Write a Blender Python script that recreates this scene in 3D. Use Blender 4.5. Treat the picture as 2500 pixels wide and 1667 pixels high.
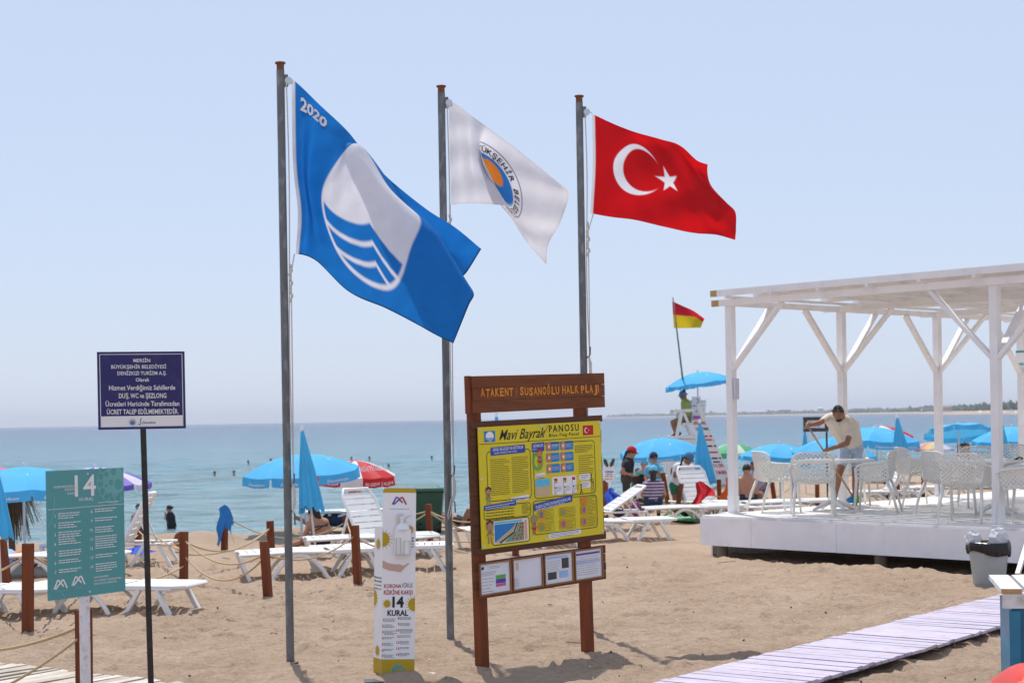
import bpy, bmesh, math, random
import numpy as np
from mathutils import Vector, Matrix, Euler
random.seed(7); rng = np.random.default_rng(11)
for o in list(bpy.data.objects): bpy.data.objects.remove(o, do_unlink=True)
scn = bpy.context.scene
COL = scn.collection
R = math.radians
# ---------------------------------------------------------------- camera
EYE = 1.95; FOC = 4000.0; ROLL = 0.0170; CX, CY = 1250.0, 1022.0      # measured on the 2500 x 1667 photograph
cam_d = bpy.data.cameras.new('camera'); cam = bpy.data.objects.new('camera', cam_d); COL.objects.link(cam)
cam.matrix_world = Matrix.Translation((0, 0, EYE)) @ Matrix.Rotation(R(90), 4, 'X') @ Matrix.Rotation(-ROLL, 4, 'Z')
cam_d.sensor_width = 36.0; cam_d.lens = 36.0 * FOC / 2500.0; cam_d.shift_y = (CY - 833.5) / 2500.0
cam_d.clip_start = 0.2; cam_d.clip_end = 60000
cam_d.dof.use_dof = True; cam_d.dof.focus_distance = 13.6; cam_d.dof.aperture_fstop = 4.0
scn.camera = cam
# ---------------------------------------------------------------- sky and sun
SUN_EL = R(66); SUN_AZ = math.atan2(-0.24, 1.0)          # azimuth clockwise from +Y
w = bpy.data.worlds.new('World'); scn.world = w; w.use_nodes = True
nt = w.node_tree; nt.nodes.clear()
sky = nt.nodes.new('ShaderNodeTexSky'); sky.sky_type = 'NISHITA'; sky.sun_disc = False
sky.sun_elevation = SUN_EL; sky.sun_rotation = SUN_AZ; sky.altitude = 0; sky.air_density = 1.0; sky.dust_density = 0.6; sky.ozone_density = 2.0
bg = nt.nodes.new('ShaderNodeBackground'); bg.inputs[1].default_value = 0.101
wo = nt.nodes.new('ShaderNodeOutputWorld')
hz = nt.nodes.new('ShaderNodeMix'); hz.data_type = 'RGBA'; hz.inputs[0].default_value = 0.72      # milky summer haze veiling the blue
hz.inputs[7].default_value = (6.3, 7.2, 9.3, 1)
nt.links.new(sky.outputs[0], hz.inputs[6]); nt.links.new(hz.outputs[2], bg.inputs[0]); nt.links.new(bg.outputs[0], wo.inputs[0])
sd = bpy.data.lights.new('sun', 'SUN'); sd.energy = 3.7; sd.angle = R(0.55); sd.color = (1.0, 0.955, 0.89)
sun = bpy.data.objects.new('sun', sd); COL.objects.link(sun)
sdir = Vector((math.sin(SUN_AZ) * math.cos(SUN_EL), math.cos(SUN_AZ) * math.cos(SUN_EL), math.sin(SUN_EL)))
sun.rotation_euler = sdir.to_track_quat('Z', 'Y').to_euler(); sun.location = (0, 0, 30)
scn.view_settings.view_transform = 'Standard'; scn.view_settings.look = 'None'
scn.view_settings.exposure = 0.10; scn.view_settings.gamma = 1.0; scn.view_settings.use_curve_mapping = False
scn.render.engine = 'CYCLES'
scn.cycles.max_bounces = 8; scn.cycles.transparent_max_bounces = 12; scn.cycles.use_denoising = True
# ---------------------------------------------------------------- measuring helpers (pixel of the photograph -> place)
def ray(px, py):
    a, b = px - CX, CY - py
    return (a * math.cos(ROLL) + b * math.sin(ROLL)) / FOC, (-a * math.sin(ROLL) + b * math.cos(ROLL)) / FOC
def at(px, py, Y):
    u, v = ray(px, py); return Vector((u * Y, Y, EYE + v * Y))
def gr(px, py, z=0.0):
    u, v = ray(px, py); Y = (z - EYE) / v; return Vector((u * Y, Y, z))
# ---------------------------------------------------------------- mesh helpers
def lin(r, g, b):
    f = lambda c: (c / 255) / 12.92 if c / 255 <= 0.04045 else (((c / 255) + 0.055) / 1.055) ** 2.4
    return (f(r), f(g), f(b))
class MB:
    def __init__(s): s.v = []; s.f = []; s.m = []; s.uv = None
    def add(s, vs, fs, mi=0):
        b = len(s.v); s.v += [tuple(v) for v in vs]; s.f += [tuple(i + b for i in f) for f in fs]; s.m += [mi] * len(fs); return s
    def box(s, c, d, rot=None, mi=0):
        c = Vector(c); h = Vector(d) / 2
        vs = [Vector((sx * h.x, sy * h.y, sz * h.z)) for sx in (-1, 1) for sy in (-1, 1) for sz in (-1, 1)]
        if rot is not None: vs = [rot @ v for v in vs]
        return s.add([c + v for v in vs], [(0,1,3,2),(4,6,7,5),(0,4,5,1),(2,3,7,6),(0,2,6,4),(1,5,7,3)], mi)
    def bar(s, p, q, w_, h_, up=(0, 0, 1), mi=0, w2=None, h2=None):
        p, q = Vector(p), Vector(q); d = (q - p).normalized(); up = Vector(up)
        if abs(d.dot(up)) > 0.999: up = Vector((0, 1, 0))
        x = d.cross(up).normalized(); z = x.cross(d).normalized(); w2 = w_ if w2 is None else w2; h2 = h_ if h2 is None else h2
        vs = []
        for c, a, b in ((p, w_, h_), (q, w2, h2)):
            vs += [c - x*a/2 - z*b/2, c + x*a/2 - z*b/2, c + x*a/2 + z*b/2, c - x*a/2 + z*b/2]
        return s.add(vs, [(3,2,1,0),(4,5,6,7),(0,1,5,4),(1,2,6,5),(2,3,7,6),(3,0,4,7)], mi)
    def tube(s, pts, r, n=8, mi=0, cap=True, flat=1.0):
        pts = [Vector(p) for p in pts]; rs = r if isinstance(r, (list, tuple)) else [r] * len(pts)
        ref = None; vs = []; fs = []
        for i, p in enumerate(pts):
            d = (pts[min(i+1, len(pts)-1)] - pts[max(i-1, 0)])
            d = d.normalized() if d.length > 1e-9 else Vector((0, 0, 1))
            if ref is None:
                ref = Vector((1, 0, 0)) if abs(d.x) < 0.8 else Vector((0, 1, 0))
            x = (ref - d * ref.dot(d)).normalized(); y = d.cross(x); ref = x
            for k in range(n):
                a = 2 * math.pi * k / n; vs.append(p + (x * math.cos(a) + y * math.sin(a) * flat) * rs[i])
        for i in range(len(pts) - 1):
            for k in range(n):
                fs.append((i*n+k, i*n+(k+1) % n, (i+1)*n+(k+1) % n, (i+1)*n+k))
        if cap: fs.append(tuple(range(n))[::-1]); fs.append(tuple((len(pts)-1)*n + k for k in range(n)))
        return s.add(vs, fs, mi)
    def cyl(s, p, q, r0, r1=None, n=12, mi=0): return s.tube([p, q], [r0, r0 if r1 is None else r1], n, mi)
    def lathe(s, prof, c=(0, 0, 0), n=16, mi=0, capb=False, capt=False):
        c = Vector(c); vs = [c + Vector((r*math.cos(2*math.pi*k/n), r*math.sin(2*math.pi*k/n), z)) for r, z in prof for k in range(n)]
        fs = [(i*n+k, i*n+(k+1) % n, (i+1)*n+(k+1) % n, (i+1)*n+k) for i in range(len(prof)-1) for k in range(n)]
        if capb: fs.append(tuple(range(n))[::-1])
        if capt: fs.append(tuple((len(prof)-1)*n+k for k in range(n)))
        return s.add(vs, fs, mi)
    def ell(s, c, r, n=12, m=8, mi=0, rot=None):
        c = Vector(c); vs = []
        for i in range(m + 1):
            t = math.pi * i / m
            for k in range(n):
                a = 2*math.pi*k/n; v = Vector((r[0]*math.sin(t)*math.cos(a), r[1]*math.sin(t)*math.sin(a), r[2]*math.cos(t)))
                vs.append(c + (rot @ v if rot is not None else v))
        fs = [(i*n+k, (i+1)*n+k, (i+1)*n+(k+1) % n, i*n+(k+1) % n) for i in range(m) for k in range(n)]
        return s.add(vs, fs, mi)
    def cap(s, p, q, r0, r1, n=12, mi=0):                       # tapered capsule
        p, q = Vector(p), Vector(q); d = q - p; L = max(d.length, 1e-6); d = d / L; pts = []; rs = []
        for k in range(5): a = -math.pi/2 + math.pi/2*k/4; pts.append(p + d*r0*math.sin(a)); rs.append(max(r0*math.cos(a), 1e-4))
        for k in range(5): a = math.pi/2*k/4; pts.append(q + d*r1*math.sin(a)); rs.append(max(r1*math.cos(a), 1e-4))
        return s.tube(pts, rs, n, mi)
    def grid(s, fn, nu, nv, mi=0, wrap=False):
        vs = [fn(i/(nu-1) if not wrap else i/nu, j/(nv-1)) for j in range(nv) for i in range(nu)]
        fs = [(j*nu+i, j*nu+(i+1) % nu, (j+1)*nu+(i+1) % nu, (j+1)*nu+i) for j in range(nv-1) for i in range(nu if wrap else nu-1)]
        return s.add(vs, fs, mi)
    def mesh(s, name, mats, smooth=None):
        me = bpy.data.meshes.new(name); me.from_pydata(s.v, [], s.f)
        for m in (mats if isinstance(mats, (list, tuple)) else [mats]): me.materials.append(m) if m else None
        if any(s.m): me.polygons.foreach_set('material_index', s.m)
        me.validate(); me.update()
        if smooth:
            me.shade_smooth()
            if smooth is not True: me.set_sharp_from_angle(angle=R(smooth))
        return me
    def build(s, name, mats, parent=None, smooth=None, label=None, cat=None, group=None, kind=None):
        o = bpy.data.objects.new(name, s.mesh(name, mats, smooth)); COL.objects.link(o)
        if parent is not None:
            o.parent = parent
            if 'L' in TMP.get(parent.name, ()): o.location = -TMP[parent.name]['L']
        tag(o, label, cat, group, kind); return o
TMP = {}
def tag(o, label=None, cat=None, group=None, kind=None):
    if label: o['label'] = label
    if cat: o['category'] = cat
    if group: o['group'] = group
    if kind: o['kind'] = kind
    return o
def thing(name, label, cat, loc=(0, 0, 0), group=None):
    o = bpy.data.objects.new(name, None); COL.objects.link(o); o.location = loc; o.empty_display_size = 0.2
    TMP[o.name] = {'L': Vector(loc)}                    # parts are modelled in world coordinates
    return tag(o, label, cat, group)
def copy_tree(o, parent=None):
    c = o.copy(); COL.objects.link(c); c.parent = parent
    for ch in o.children: copy_tree(ch, c)
    return c
def rz(a): return Matrix.Rotation(a, 3, 'Z')
def rx(a): return Matrix.Rotation(a, 3, 'X')
def ry(a): return Matrix.Rotation(a, 3, 'Y')
# ---------------------------------------------------------------- procedural materials
MATS = {}
def mat(name, col, rough=0.6, metal=0.0, var=0.12, scale=6.0, bump=0.0, bscale=60.0, trans=0.0, stretch=None, spec=0.4, dirt=None, dirt_amt=0.0, attr=False, coord='Object', sat=None):
    if name in MATS: return MATS[name]
    m = bpy.data.materials.new(name); MATS[name] = m; m.use_nodes = True; t = m.node_tree; N = t.nodes; Lk = t.links
    b = N['Principled BSDF']; out = N['Material Output']
    b.inputs['Roughness'].default_value = rough; b.inputs['Metallic'].default_value = metal; b.inputs['Specular IOR Level'].default_value = spec
    tc = N.new('ShaderNodeTexCoord'); mp = N.new('ShaderNodeMapping'); Lk.new(tc.outputs[coord], mp.inputs[0])
    if stretch: mp.inputs['Scale'].default_value = stretch
    n = N.new('ShaderNodeTexNoise'); n.inputs['Scale'].default_value = scale; n.inputs['Detail'].default_value = 5; Lk.new(mp.outputs[0], n.inputs[0])
    rp = N.new('ShaderNodeMapRange'); rp.inputs[1].default_value = 0.25; rp.inputs[2].default_value = 0.75
    rp.inputs[3].default_value = 1 - var; rp.inputs[4].default_value = 1 + var; Lk.new(n.outputs[0], rp.inputs[0])
    mul = N.new('ShaderNodeMix'); mul.data_type = 'RGBA'; mul.blend_type = 'MULTIPLY'; mul.inputs[0].default_value = 1.0
    if attr:
        at_ = N.new('ShaderNodeAttribute'); at_.attribute_name = 'Col'; Lk.new(at_.outputs[0], mul.inputs[6])
    else: mul.inputs[6].default_value = (*col, 1)
    Lk.new(rp.outputs[0], mul.inputs[7]); colout = mul.outputs[2]
    if dirt is not None:
        n2 = N.new('ShaderNodeTexNoise'); n2.inputs['Scale'].default_value = scale*2.3; n2.inputs['Detail'].default_value = 8; Lk.new(mp.outputs[0], n2.inputs[0])
        r2 = N.new('ShaderNodeMapRange'); r2.inputs[1].default_value = 0.52; r2.inputs[2].default_value = 0.72; r2.inputs[4].default_value = dirt_amt; Lk.new(n2.outputs[0], r2.inputs[0])
        mx = N.new('ShaderNodeMix'); mx.data_type = 'RGBA'; mx.inputs[7].default_value = (*dirt, 1)
        Lk.new(r2.outputs[0], mx.inputs[0]); Lk.new(colout, mx.inputs[6]); colout = mx.outputs[2]
    Lk.new(colout, b.inputs['Base Color'])
    if bump:
        nb = N.new('ShaderNodeTexNoise'); nb.inputs['Scale'].default_value = bscale; nb.inputs['Detail'].default_value = 4; Lk.new(mp.outputs[0], nb.inputs[0])
        bp = N.new('ShaderNodeBump'); bp.inputs['Strength'].default_value = bump; bp.inputs['Distance'].default_value = 0.01; Lk.new(nb.outputs[0], bp.inputs['Height']); Lk.new(bp.outputs[0], b.inputs['Normal'])
    if trans:
        tr = N.new('ShaderNodeBsdfTranslucent'); Lk.new(colout, tr.inputs[0]); mxs = N.new('ShaderNodeMixShader'); mxs.inputs[0].default_value = trans
        Lk.new(b.outputs[0], mxs.inputs[1]); Lk.new(tr.outputs[0], mxs.inputs[2]); Lk.new(mxs.outputs[0], out.inputs[0])
    return m
M_white = mat('white_painted_wood', (0.86, 0.84, 0.84), 0.55, var=0.06, scale=3, bump=0.25, bscale=40, stretch=(1, 1, 1), dirt=(0.42, 0.30, 0.20), dirt_amt=0.10)
M_wcut = mat('raw_wood_end', (0.50, 0.31, 0.14), 0.7, var=0.15, scale=20)
M_plast = mat('white_plastic', (0.82, 0.81, 0.79), 0.38, var=0.03, scale=3, dirt=(0.55, 0.47, 0.36), dirt_amt=0.12)
M_cream = mat('cream_plastic', (0.80, 0.78, 0.72), 0.42, var=0.03, scale=3)
M_brown = mat('red_brown_stained_wood', (0.185, 0.046, 0.014), 0.6, spec=0.25, var=0.28, scale=5, stretch=(3, 3, 0.5), bump=0.3, bscale=30)
M_dbrown = mat('dark_brown_stained_wood', (0.10, 0.038, 0.016), 0.6, spec=0.25, var=0.25, scale=5, stretch=(0.6, 0.6, 4), bump=0.3, bscale=30)
M_brownh = mat('brown_stained_board', (0.175, 0.052, 0.016), 0.6, spec=0.25, var=0.25, scale=4, stretch=(0.6, 0.6, 5), bump=0.3, bscale=30, dirt=(0.5, 0.38, 0.3), dirt_amt=0.05)
M_rope = mat('rope_fibre', (0.50, 0.37, 0.22), 0.9, var=0.25, scale=80)
M_halyard = mat('white_halyard_cord', (0.62, 0.60, 0.56), 0.9, var=0.2, scale=120)
M_galv = mat('galvanised_steel', (0.155, 0.165, 0.168), 0.5, metal=0.35, var=0.18, scale=7, stretch=(1, 1, 0.4), bump=0.1, bscale=60, dirt=(0.55, 0.56, 0.58), dirt_amt=0.35)
M_rust = mat('rusty_iron', (0.20, 0.075, 0.03), 0.8, var=0.3, scale=40)
M_black = mat('black_painted_steel', (0.022, 0.019, 0.018), 0.45, var=0.3, scale=8, dirt=(0.10, 0.05, 0.03), dirt_amt=0.5)
M_steel = mat('bright_steel', (0.6, 0.6, 0.6), 0.3, metal=0.9, var=0.05)
M_wprint = mat('white_print', (0.80, 0.79, 0.80), 0.5, var=0.04)
M_bprint = mat('black_print', (0.015, 0.013, 0.012), 0.5, var=0.05)
M_bluecl = mat('sky_blue_umbrella_cloth', (0.085, 0.50, 0.86), 0.75, var=0.07, scale=3, trans=0.30, bump=0.15, bscale=25)
M_bluefold = mat('blue_umbrella_cloth_folded', (0.06, 0.42, 0.74), 0.75, var=0.08, scale=3, bump=0.1, bscale=25)
M_skin = mat('tanned_skin', (0.42, 0.215, 0.135), 0.5, var=0.08, scale=10)
M_skind = mat('darker_tanned_skin', (0.29, 0.135, 0.08), 0.5, var=0.08, scale=10)
M_hair = mat('dark_hair', (0.018, 0.013, 0.011), 0.55, var=0.2, scale=60)
M_dark = mat('black_plastic', (0.012, 0.012, 0.013), 0.35, var=0.1)
M_green = mat('green_bin_plastic', (0.012, 0.075, 0.045), 0.4, var=0.12, scale=3)
def flat(name, c, rough=0.6, **k): return mat(name, c, rough, **({'var': 0.06, 'scale': 4} | k))
# ================================================================ SETTING: sand, sea, far shore
def vnoise(x, y, seed=0):
    xi = np.floor(x).astype(np.int64); yi = np.floor(y).astype(np.int64); xf = x - xi; yf = y - yi
    def h(a, b):
        n = (a * 374761393 + b * 668265263 + seed * 982451653) & 0x7fffffff
        n = ((n ^ (n >> 13)) * 1274126177) & 0x7fffffff
        return ((n ^ (n >> 16)) & 0xffff) / 65535.0
    u = xf*xf*(3-2*xf); v = yf*yf*(3-2*yf)
    return (h(xi, yi)*(1-u) + h(xi+1, yi)*u)*(1-v) + (h(xi, yi+1)*(1-u) + h(xi+1, yi+1)*u)*v - 0.5
SEA = -1.30
CRX = [-400, -60, -8, -4, -1, 3, 8, 20, 60, 400]; CRY = [-60, 4, 26.2, 28.4, 32, 39, 47, 62, 105, 420]   # top of the beach berm
DK = gr(1712, 1257.5, 0.518)                                                                          # corner of the deck: the sand is scooped out there
def crest(x): return np.interp(x, CRX, CRY)
def sand_z(X, Y):
    d = Y - crest(X)
    base = np.where(d < 0, 0.10*np.exp(-(d/1.6)**2), 0.10*np.exp(-(d/1.6)**2) - 0.155*np.maximum(d, 0)**1.02)
    base = np.maximum(base, -5)
    k = np.clip(1 - np.maximum(d, 0)/4, 0, 1)
    a = 0.030*vnoise(X*1.1, Y*1.5, 1) + 0.020*vnoise(X*2.3+9, Y*4.0, 2) + 0.040*vnoise(X*4.2, Y*9.5+3, 3) + 0.024*vnoise(X*8, Y*18, 4)
    a += 0.03*vnoise(X*3.3, Y*3.6+40, 5)*np.clip(vnoise(X*0.5, Y*0.5, 6)*4, 0, 1)
    a += 0.020*np.clip(vnoise(X*6.5, Y*11, 31), -.2, .5) - 0.030*np.clip(vnoise(X*4.3+5, Y*6.5, 32)-.12, 0, 1)*2
    da = (X-DK[0])*.685-(Y-DK[1])*.729; db = (X-DK[0])*.729+(Y-DK[1])*.685
    dip = np.clip((db+.75+.25*vnoise(X*3, Y*3, 33))/.7, 0, 1)*np.clip((da+.55)/.6, 0, 1); a = a - 0.10*dip*dip*(3-2*dip)
    lump = 0.10*np.exp(-((d+0.3)/1.3)**2)*vnoise(X*2.2, Y*2.6, 8)
    return base + (a*k - 0.005) + lump
def spaced(a, b, fine0, fine1, step, grow=1.16):
    mid = list(np.arange(fine0, fine1, step)); lo = []; s = step; x = fine0
    while x > a: s *= grow; x -= s; lo.append(x)
    hi = []; s = step; x = mid[-1]
    while x < b: s *= grow; x += s; hi.append(x)
    return np.array(lo[::-1] + mid + hi)
xs = spaced(-500, 500, -5.6, 6.0, 0.045); ys = spaced(-80, 520, 11.2, 19.5, 0.045, 1.035)
GX, GY = np.meshgrid(xs, ys)
GZ = sand_z(GX, GY)
fr = np.random.default_rng(5)                            # scuffs and half-filled footprints
for _ in range(5200):
    cx, cy = fr.uniform(-6, 7), fr.uniform(11.4, 24); a = fr.uniform(0, math.pi); sx, sy = fr.uniform(.04, .13), fr.uniform(.025, .055); dep = fr.uniform(.006, .026)
    i0, i1 = np.searchsorted(xs, [cx-.5, cx+.5]); j0, j1 = np.searchsorted(ys, [cy-.5, cy+.5])
    dx = GX[j0:j1, i0:i1]-cx; dy = GY[j0:j1, i0:i1]-cy; p = (dx*math.cos(a)+dy*math.sin(a))/sx; q = (-dx*math.sin(a)+dy*math.cos(a))/sy
    rr = p*p + q*q; GZ[j0:j1, i0:i1] += dep*(-np.exp(-rr) + 0.75*np.exp(-(np.sqrt(rr)-1.6)**2*3))
for bx_, by_, br in ((0.05, 12.75, .35),):
    pass
nx, ny = len(xs), len(ys)
me = bpy.data.meshes.new('sand'); V = np.stack([GX, GY, GZ], -1).reshape(-1, 3)
idx = (np.arange(ny-1)[:, None]*nx + np.arange(nx-1)[None, :]).reshape(-1)
F = np.stack([idx, idx+1, idx+nx+1, idx+nx], -1)
me.from_pydata(V, [], F.tolist()); me.shade_smooth()
def sand_at(x, y): return float(sand_z(np.array([x]), np.array([y]))[0])
m = bpy.data.materials.new('beach_sand'); m.use_nodes = True; t = m.node_tree; N = t.nodes; Lk = t.links; b = N['Principled BSDF']
tc = N.new('ShaderNodeTexCoord')
def noise(sc, det=6, rough=0.6, st=None):
    n = N.new('ShaderNodeTexNoise'); n.inputs['Scale'].default_value = sc; n.inputs['Detail'].default_value = det; n.inputs['Roughness'].default_value = rough
    if st:
        mp = N.new('ShaderNodeMapping'); mp.inputs['Scale'].default_value = st; Lk.new(tc.outputs['Object'], mp.inputs[0]); Lk.new(mp.outputs[0], n.inputs[0])
    else: Lk.new(tc.outputs['Object'], n.inputs[0])
    return n
def ramp(src, stops):
    r = N.new('ShaderNodeValToRGB'); r.color_ramp.elements.remove(r.color_ramp.elements[1]); r.color_ramp.elements[0].position = stops[0][0]; r.color_ramp.elements[0].color = (*stops[0][1], 1)
    for p, c in stops[1:]: e = r.color_ramp.elements.new(p); e.color = (*c, 1)
    Lk.new(src, r.inputs[0]); return r
n1 = noise(0.8, 5); r1 = ramp(n1.outputs[0], [(0.30, (0.435, 0.315, 0.222)), (0.55, (0.505, 0.375, 0.272)), (0.75, (0.56, 0.425, 0.318))])
n2 = noise(330, 2, 0.5); r2 = ramp(n2.outputs[0], [(0.30, (0.62, 0.60, 0.58)), (0.5, (1, 1, 1)), (0.72, (1.22, 1.22, 1.22))])
n3 = noise(26, 6, 0.65); r3 = ramp(n3.outputs[0], [(0.3, (0.86, 0.85, 0.84)), (0.6, (1.05, 1.05, 1.05))])
def mulc(a, c):
    x = N.new('ShaderNodeMix'); x.data_type = 'RGBA'; x.blend_type = 'MULTIPLY'; x.inputs[0].default_value = 1; Lk.new(a, x.inputs[6]); Lk.new(c, x.inputs[7]); return x.outputs[2]
cc = mulc(mulc(r1.outputs[0], r2.outputs[0]), r3.outputs[0])
# wet sand close to the water line
sx_ = N.new('ShaderNodeSeparateXYZ'); Lk.new(tc.outputs['Object'], sx_.inputs[0])
wr = N.new('ShaderNodeMapRange'); wr.inputs[1].default_value = SEA + 0.05; wr.inputs[2].default_value = SEA + 0.45; wr.inputs[3].default_value = 1; wr.inputs[4].default_value = 0; Lk.new(sx_.outputs[2], wr.inputs[0])
wm = N.new('ShaderNodeMix'); wm.data_type = 'RGBA'; wm.inputs[7].default_value = (0.16, 0.11, 0.07, 1); Lk.new(wr.outputs[0], wm.inputs[0]); Lk.new(cc, wm.inputs[6])
Lk.new(wm.outputs[2], b.inputs['Base Color']); b.inputs['Roughness'].default_value = 0.95; b.inputs['Specular IOR Level'].default_value = 0.15
nb1 = noise(14, 8, 0.7, (1, 1.5, 1)); nb2 = noise(260, 3, 0.7)
bp1 = N.new('ShaderNodeBump'); bp1.inputs['Strength'].default_value = 1.0; bp1.inputs['Distance'].default_value = 0.05; Lk.new(nb1.outputs[0], bp1.inputs['Height'])
bp2 = N.new('ShaderNodeBump'); bp2.inputs['Strength'].default_value = 0.5; bp2.inputs['Distance'].default_value = 0.006; Lk.new(nb2.outputs[0], bp2.inputs['Height']); Lk.new(bp1.outputs[0], bp2.inputs['Normal'])
Lk.new(bp2.outputs[0], b.inputs['Normal']); me.materials.append(m)
o = bpy.data.objects.new('sand', me); COL.objects.link(o); tag(o, kind='structure')
# sea: one sheet to the horizon
m = bpy.data.materials.new('sea_water'); m.use_nodes = True; t = m.node_tree; N = t.nodes; Lk = t.links; b = N['Principled BSDF']
tc = N.new('ShaderNodeTexCoord'); sx_ = N.new('ShaderNodeSeparateXYZ'); Lk.new(tc.outputs['Object'], sx_.inputs[0])
# distance from the shore sets the colour of the water (shallow green to deep blue), with drifting bands
nbw = noise(1.0, 4, 0.5, (0.006, 0.02, 1)); 
dd = N.new('ShaderNodeMath'); dd.operation = 'MULTIPLY_ADD'; dd.inputs[1].default_value = 90; Lk.new(nbw.outputs[0], dd.inputs[0])
ln = N.new('ShaderNodeMath'); ln.operation = 'SUBTRACT'; ln.inputs[1].default_value = 45; Lk.new(sx_.outputs[1], ln.inputs[0]); Lk.new(ln.outputs[0], dd.inputs[2])
lg = N.new('ShaderNodeMath'); lg.operation = 'LOGARITHM'; lg.inputs[1].default_value = 10; mxm = N.new('ShaderNodeMath'); mxm.operation = 'MAXIMUM'; mxm.inputs[1].default_value = 1; Lk.new(dd.outputs[0], mxm.inputs[0]); Lk.new(mxm.outputs[0], lg.inputs[0])
dv = N.new('ShaderNodeMath'); dv.operation = 'DIVIDE'; dv.inputs[1].default_value = 4.0; Lk.new(lg.outputs[0], dv.inputs[0])
rw = ramp(dv.outputs[0], [(0.22, (0.20, 0.27, 0.265)), (0.40, (0.135, 0.245, 0.260)), (0.52, (0.070, 0.200, 0.240)), (0.63, (0.042, 0.135, 0.205)), (0.78, (0.040, 0.080, 0.160)), (1.0, (0.045, 0.085, 0.165))])
nd = noise(1.0, 5, 0.6, (0.22, 1.1, 1)); rd = ramp(nd.outputs[0], [(0.38, (0.55, 0.62, 0.62)), (0.6, (1.15, 1.15, 1.15))])
Lk.new(mulc(rw.outputs[0], rd.outputs[0]), b.inputs['Base Color'])
b.inputs['Roughness'].default_value = 0.22; b.inputs['Specular IOR Level'].default_value = 0.5; b.inputs['IOR'].default_value = 1.33
w1 = noise(1.0, 4, 0.6, (0.55, 1.7, 1)); w2 = noise(1.0, 5, 0.65, (2.2, 6.5, 1)); w3 = noise(1.0, 3, 0.5, (0.10, 0.32, 1))
bp0 = N.new('ShaderNodeBump'); bp0.inputs['Strength'].default_value = 0.9; bp0.inputs['Distance'].default_value = 1.1; Lk.new(w3.outputs[0], bp0.inputs['Height'])
bp1 = N.new('ShaderNodeBump'); bp1.inputs['Strength'].default_value = 0.9; bp1.inputs['Distance'].default_value = 0.36; Lk.new(w1.outputs[0], bp1.inputs['Height']); Lk.new(bp0.outputs[0], bp1.inputs['Normal'])
bp2 = N.new('ShaderNodeBump'); bp2.inputs['Strength'].default_value = 0.8; bp2.inputs['Distance'].default_value = 0.08; Lk.new(w2.outputs[0], bp2.inputs['Height']); Lk.new(bp1.outputs[0], bp2.inputs['Normal'])
Lk.new(bp2.outputs[0], b.inputs['Normal'])
sxs = spaced(-20000, 20000, -24, 40, 0.5, 1.3); sys_ = spaced(-200, 40000, 40, 125, 0.20, 1.09)
SX, SY = np.meshgrid(sxs, sys_); amp = np.clip((SY-30)/20, 0, 1)*np.clip(1.6-SY/160, 0.0, 1)
SZ = SEA + amp*(0.20*vnoise(SX*0.10, SY*0.42, 21) + 0.15*vnoise(SX*0.3, SY*1.0, 22) + 0.07*vnoise(SX*0.9, SY*2.1, 23))
me = bpy.data.meshes.new('sea'); nx, ny = len(sxs), len(sys_); idx = (np.arange(ny-1)[:, None]*nx + np.arange(nx-1)[None, :]).reshape(-1)
me.from_pydata(np.stack([SX, SY, SZ], -1).reshape(-1, 3), [], np.stack([idx, idx+1, idx+nx+1, idx+nx], -1).tolist()); me.shade_smooth(); me.materials.append(m)
o = bpy.data.objects.new('sea', me); COL.objects.link(o); tag(o, kind='structure')
# far shore: low sandy land curving round the bay, a belt of trees, a few buildings
CO = [(600, 700), (380, 1080), (465, 1750), (800, 3300), (850, 4800), (620, 6200), (330, 7000)]
def coast(k): i = min(int(k), len(CO)-2); f = k-i; a, c = CO[i], CO[i+1]; return Vector((a[0]+(c[0]-a[0])*f, a[1]+(c[1]-a[1])*f, SEA))
mb = MB()
NK = 60
for i in range(NK+1):
    k = (len(CO)-1)*i/NK; p = coast(k); away = Vector((1, 0.35, 0)).normalized(); j = 12*math.sin(k*9)+8*math.sin(k*23)
    mb.v += [tuple(p + away*(-15+j) + Vector((0, 0, -1))), tuple(p + away*(25+j) + Vector((0, 0, 2.2))), tuple(p + away*(60+j) + Vector((0, 0, 3.5))), tuple(p + away*1500 + Vector((0, 0, 5)))]
for i in range(NK):
    for q in range(3): a = i*4+q; mb.f.append((a, a+1, a+5, a+4)); mb.m.append(0)
mb.build('far_shore', mat('far_beach_sand', (0.42, 0.30, 0.21), 0.95, var=0.15, scale=0.02), kind='structure')
M_ftree = mat('far_tree_foliage', (0.055, 0.085, 0.045), 0.9, var=0.35, scale=0.08)
mb = MB(); ico = bmesh.new(); bmesh.ops.create_icosphere(ico, subdivisions=1, radius=1); iv = [v.co.copy() for v in ico.verts]; ifc = [tuple(v.index for v in f.verts) for f in ico.faces]; ico.free()
fr = random.Random(3)
for i in range(2600):
    k = (len(CO)-1)*fr.random()**0.8; p = coast(k); dist = p.y
    p = p + Vector((1, 0.35, 0)).normalized()*(fr.uniform(60, 150) + fr.random()*30)
    big = 1.0 + 0.8*max(0, math.sin(k*7.3)*math.sin(k*17.1+1)); s = fr.uniform(3.0, 6.2)*(0.8 + 0.2*big); top = fr.uniform(2.5, 8.5)*big
    if dist > 2600: s *= 1.5; top *= 0.8
    mb.add([p + Vector((v.x*s*fr.uniform(.7, 1.3), v.y*s*fr.uniform(.7, 1.3), 3 + top*fr.random() + v.z*s*fr.uniform(.5, 1.1))) for v in iv], ifc)
mb.build('far_tree_belt', M_ftree, kind='stuff', label='hazy belt of dark green trees along the far shore', cat='trees')
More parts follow.
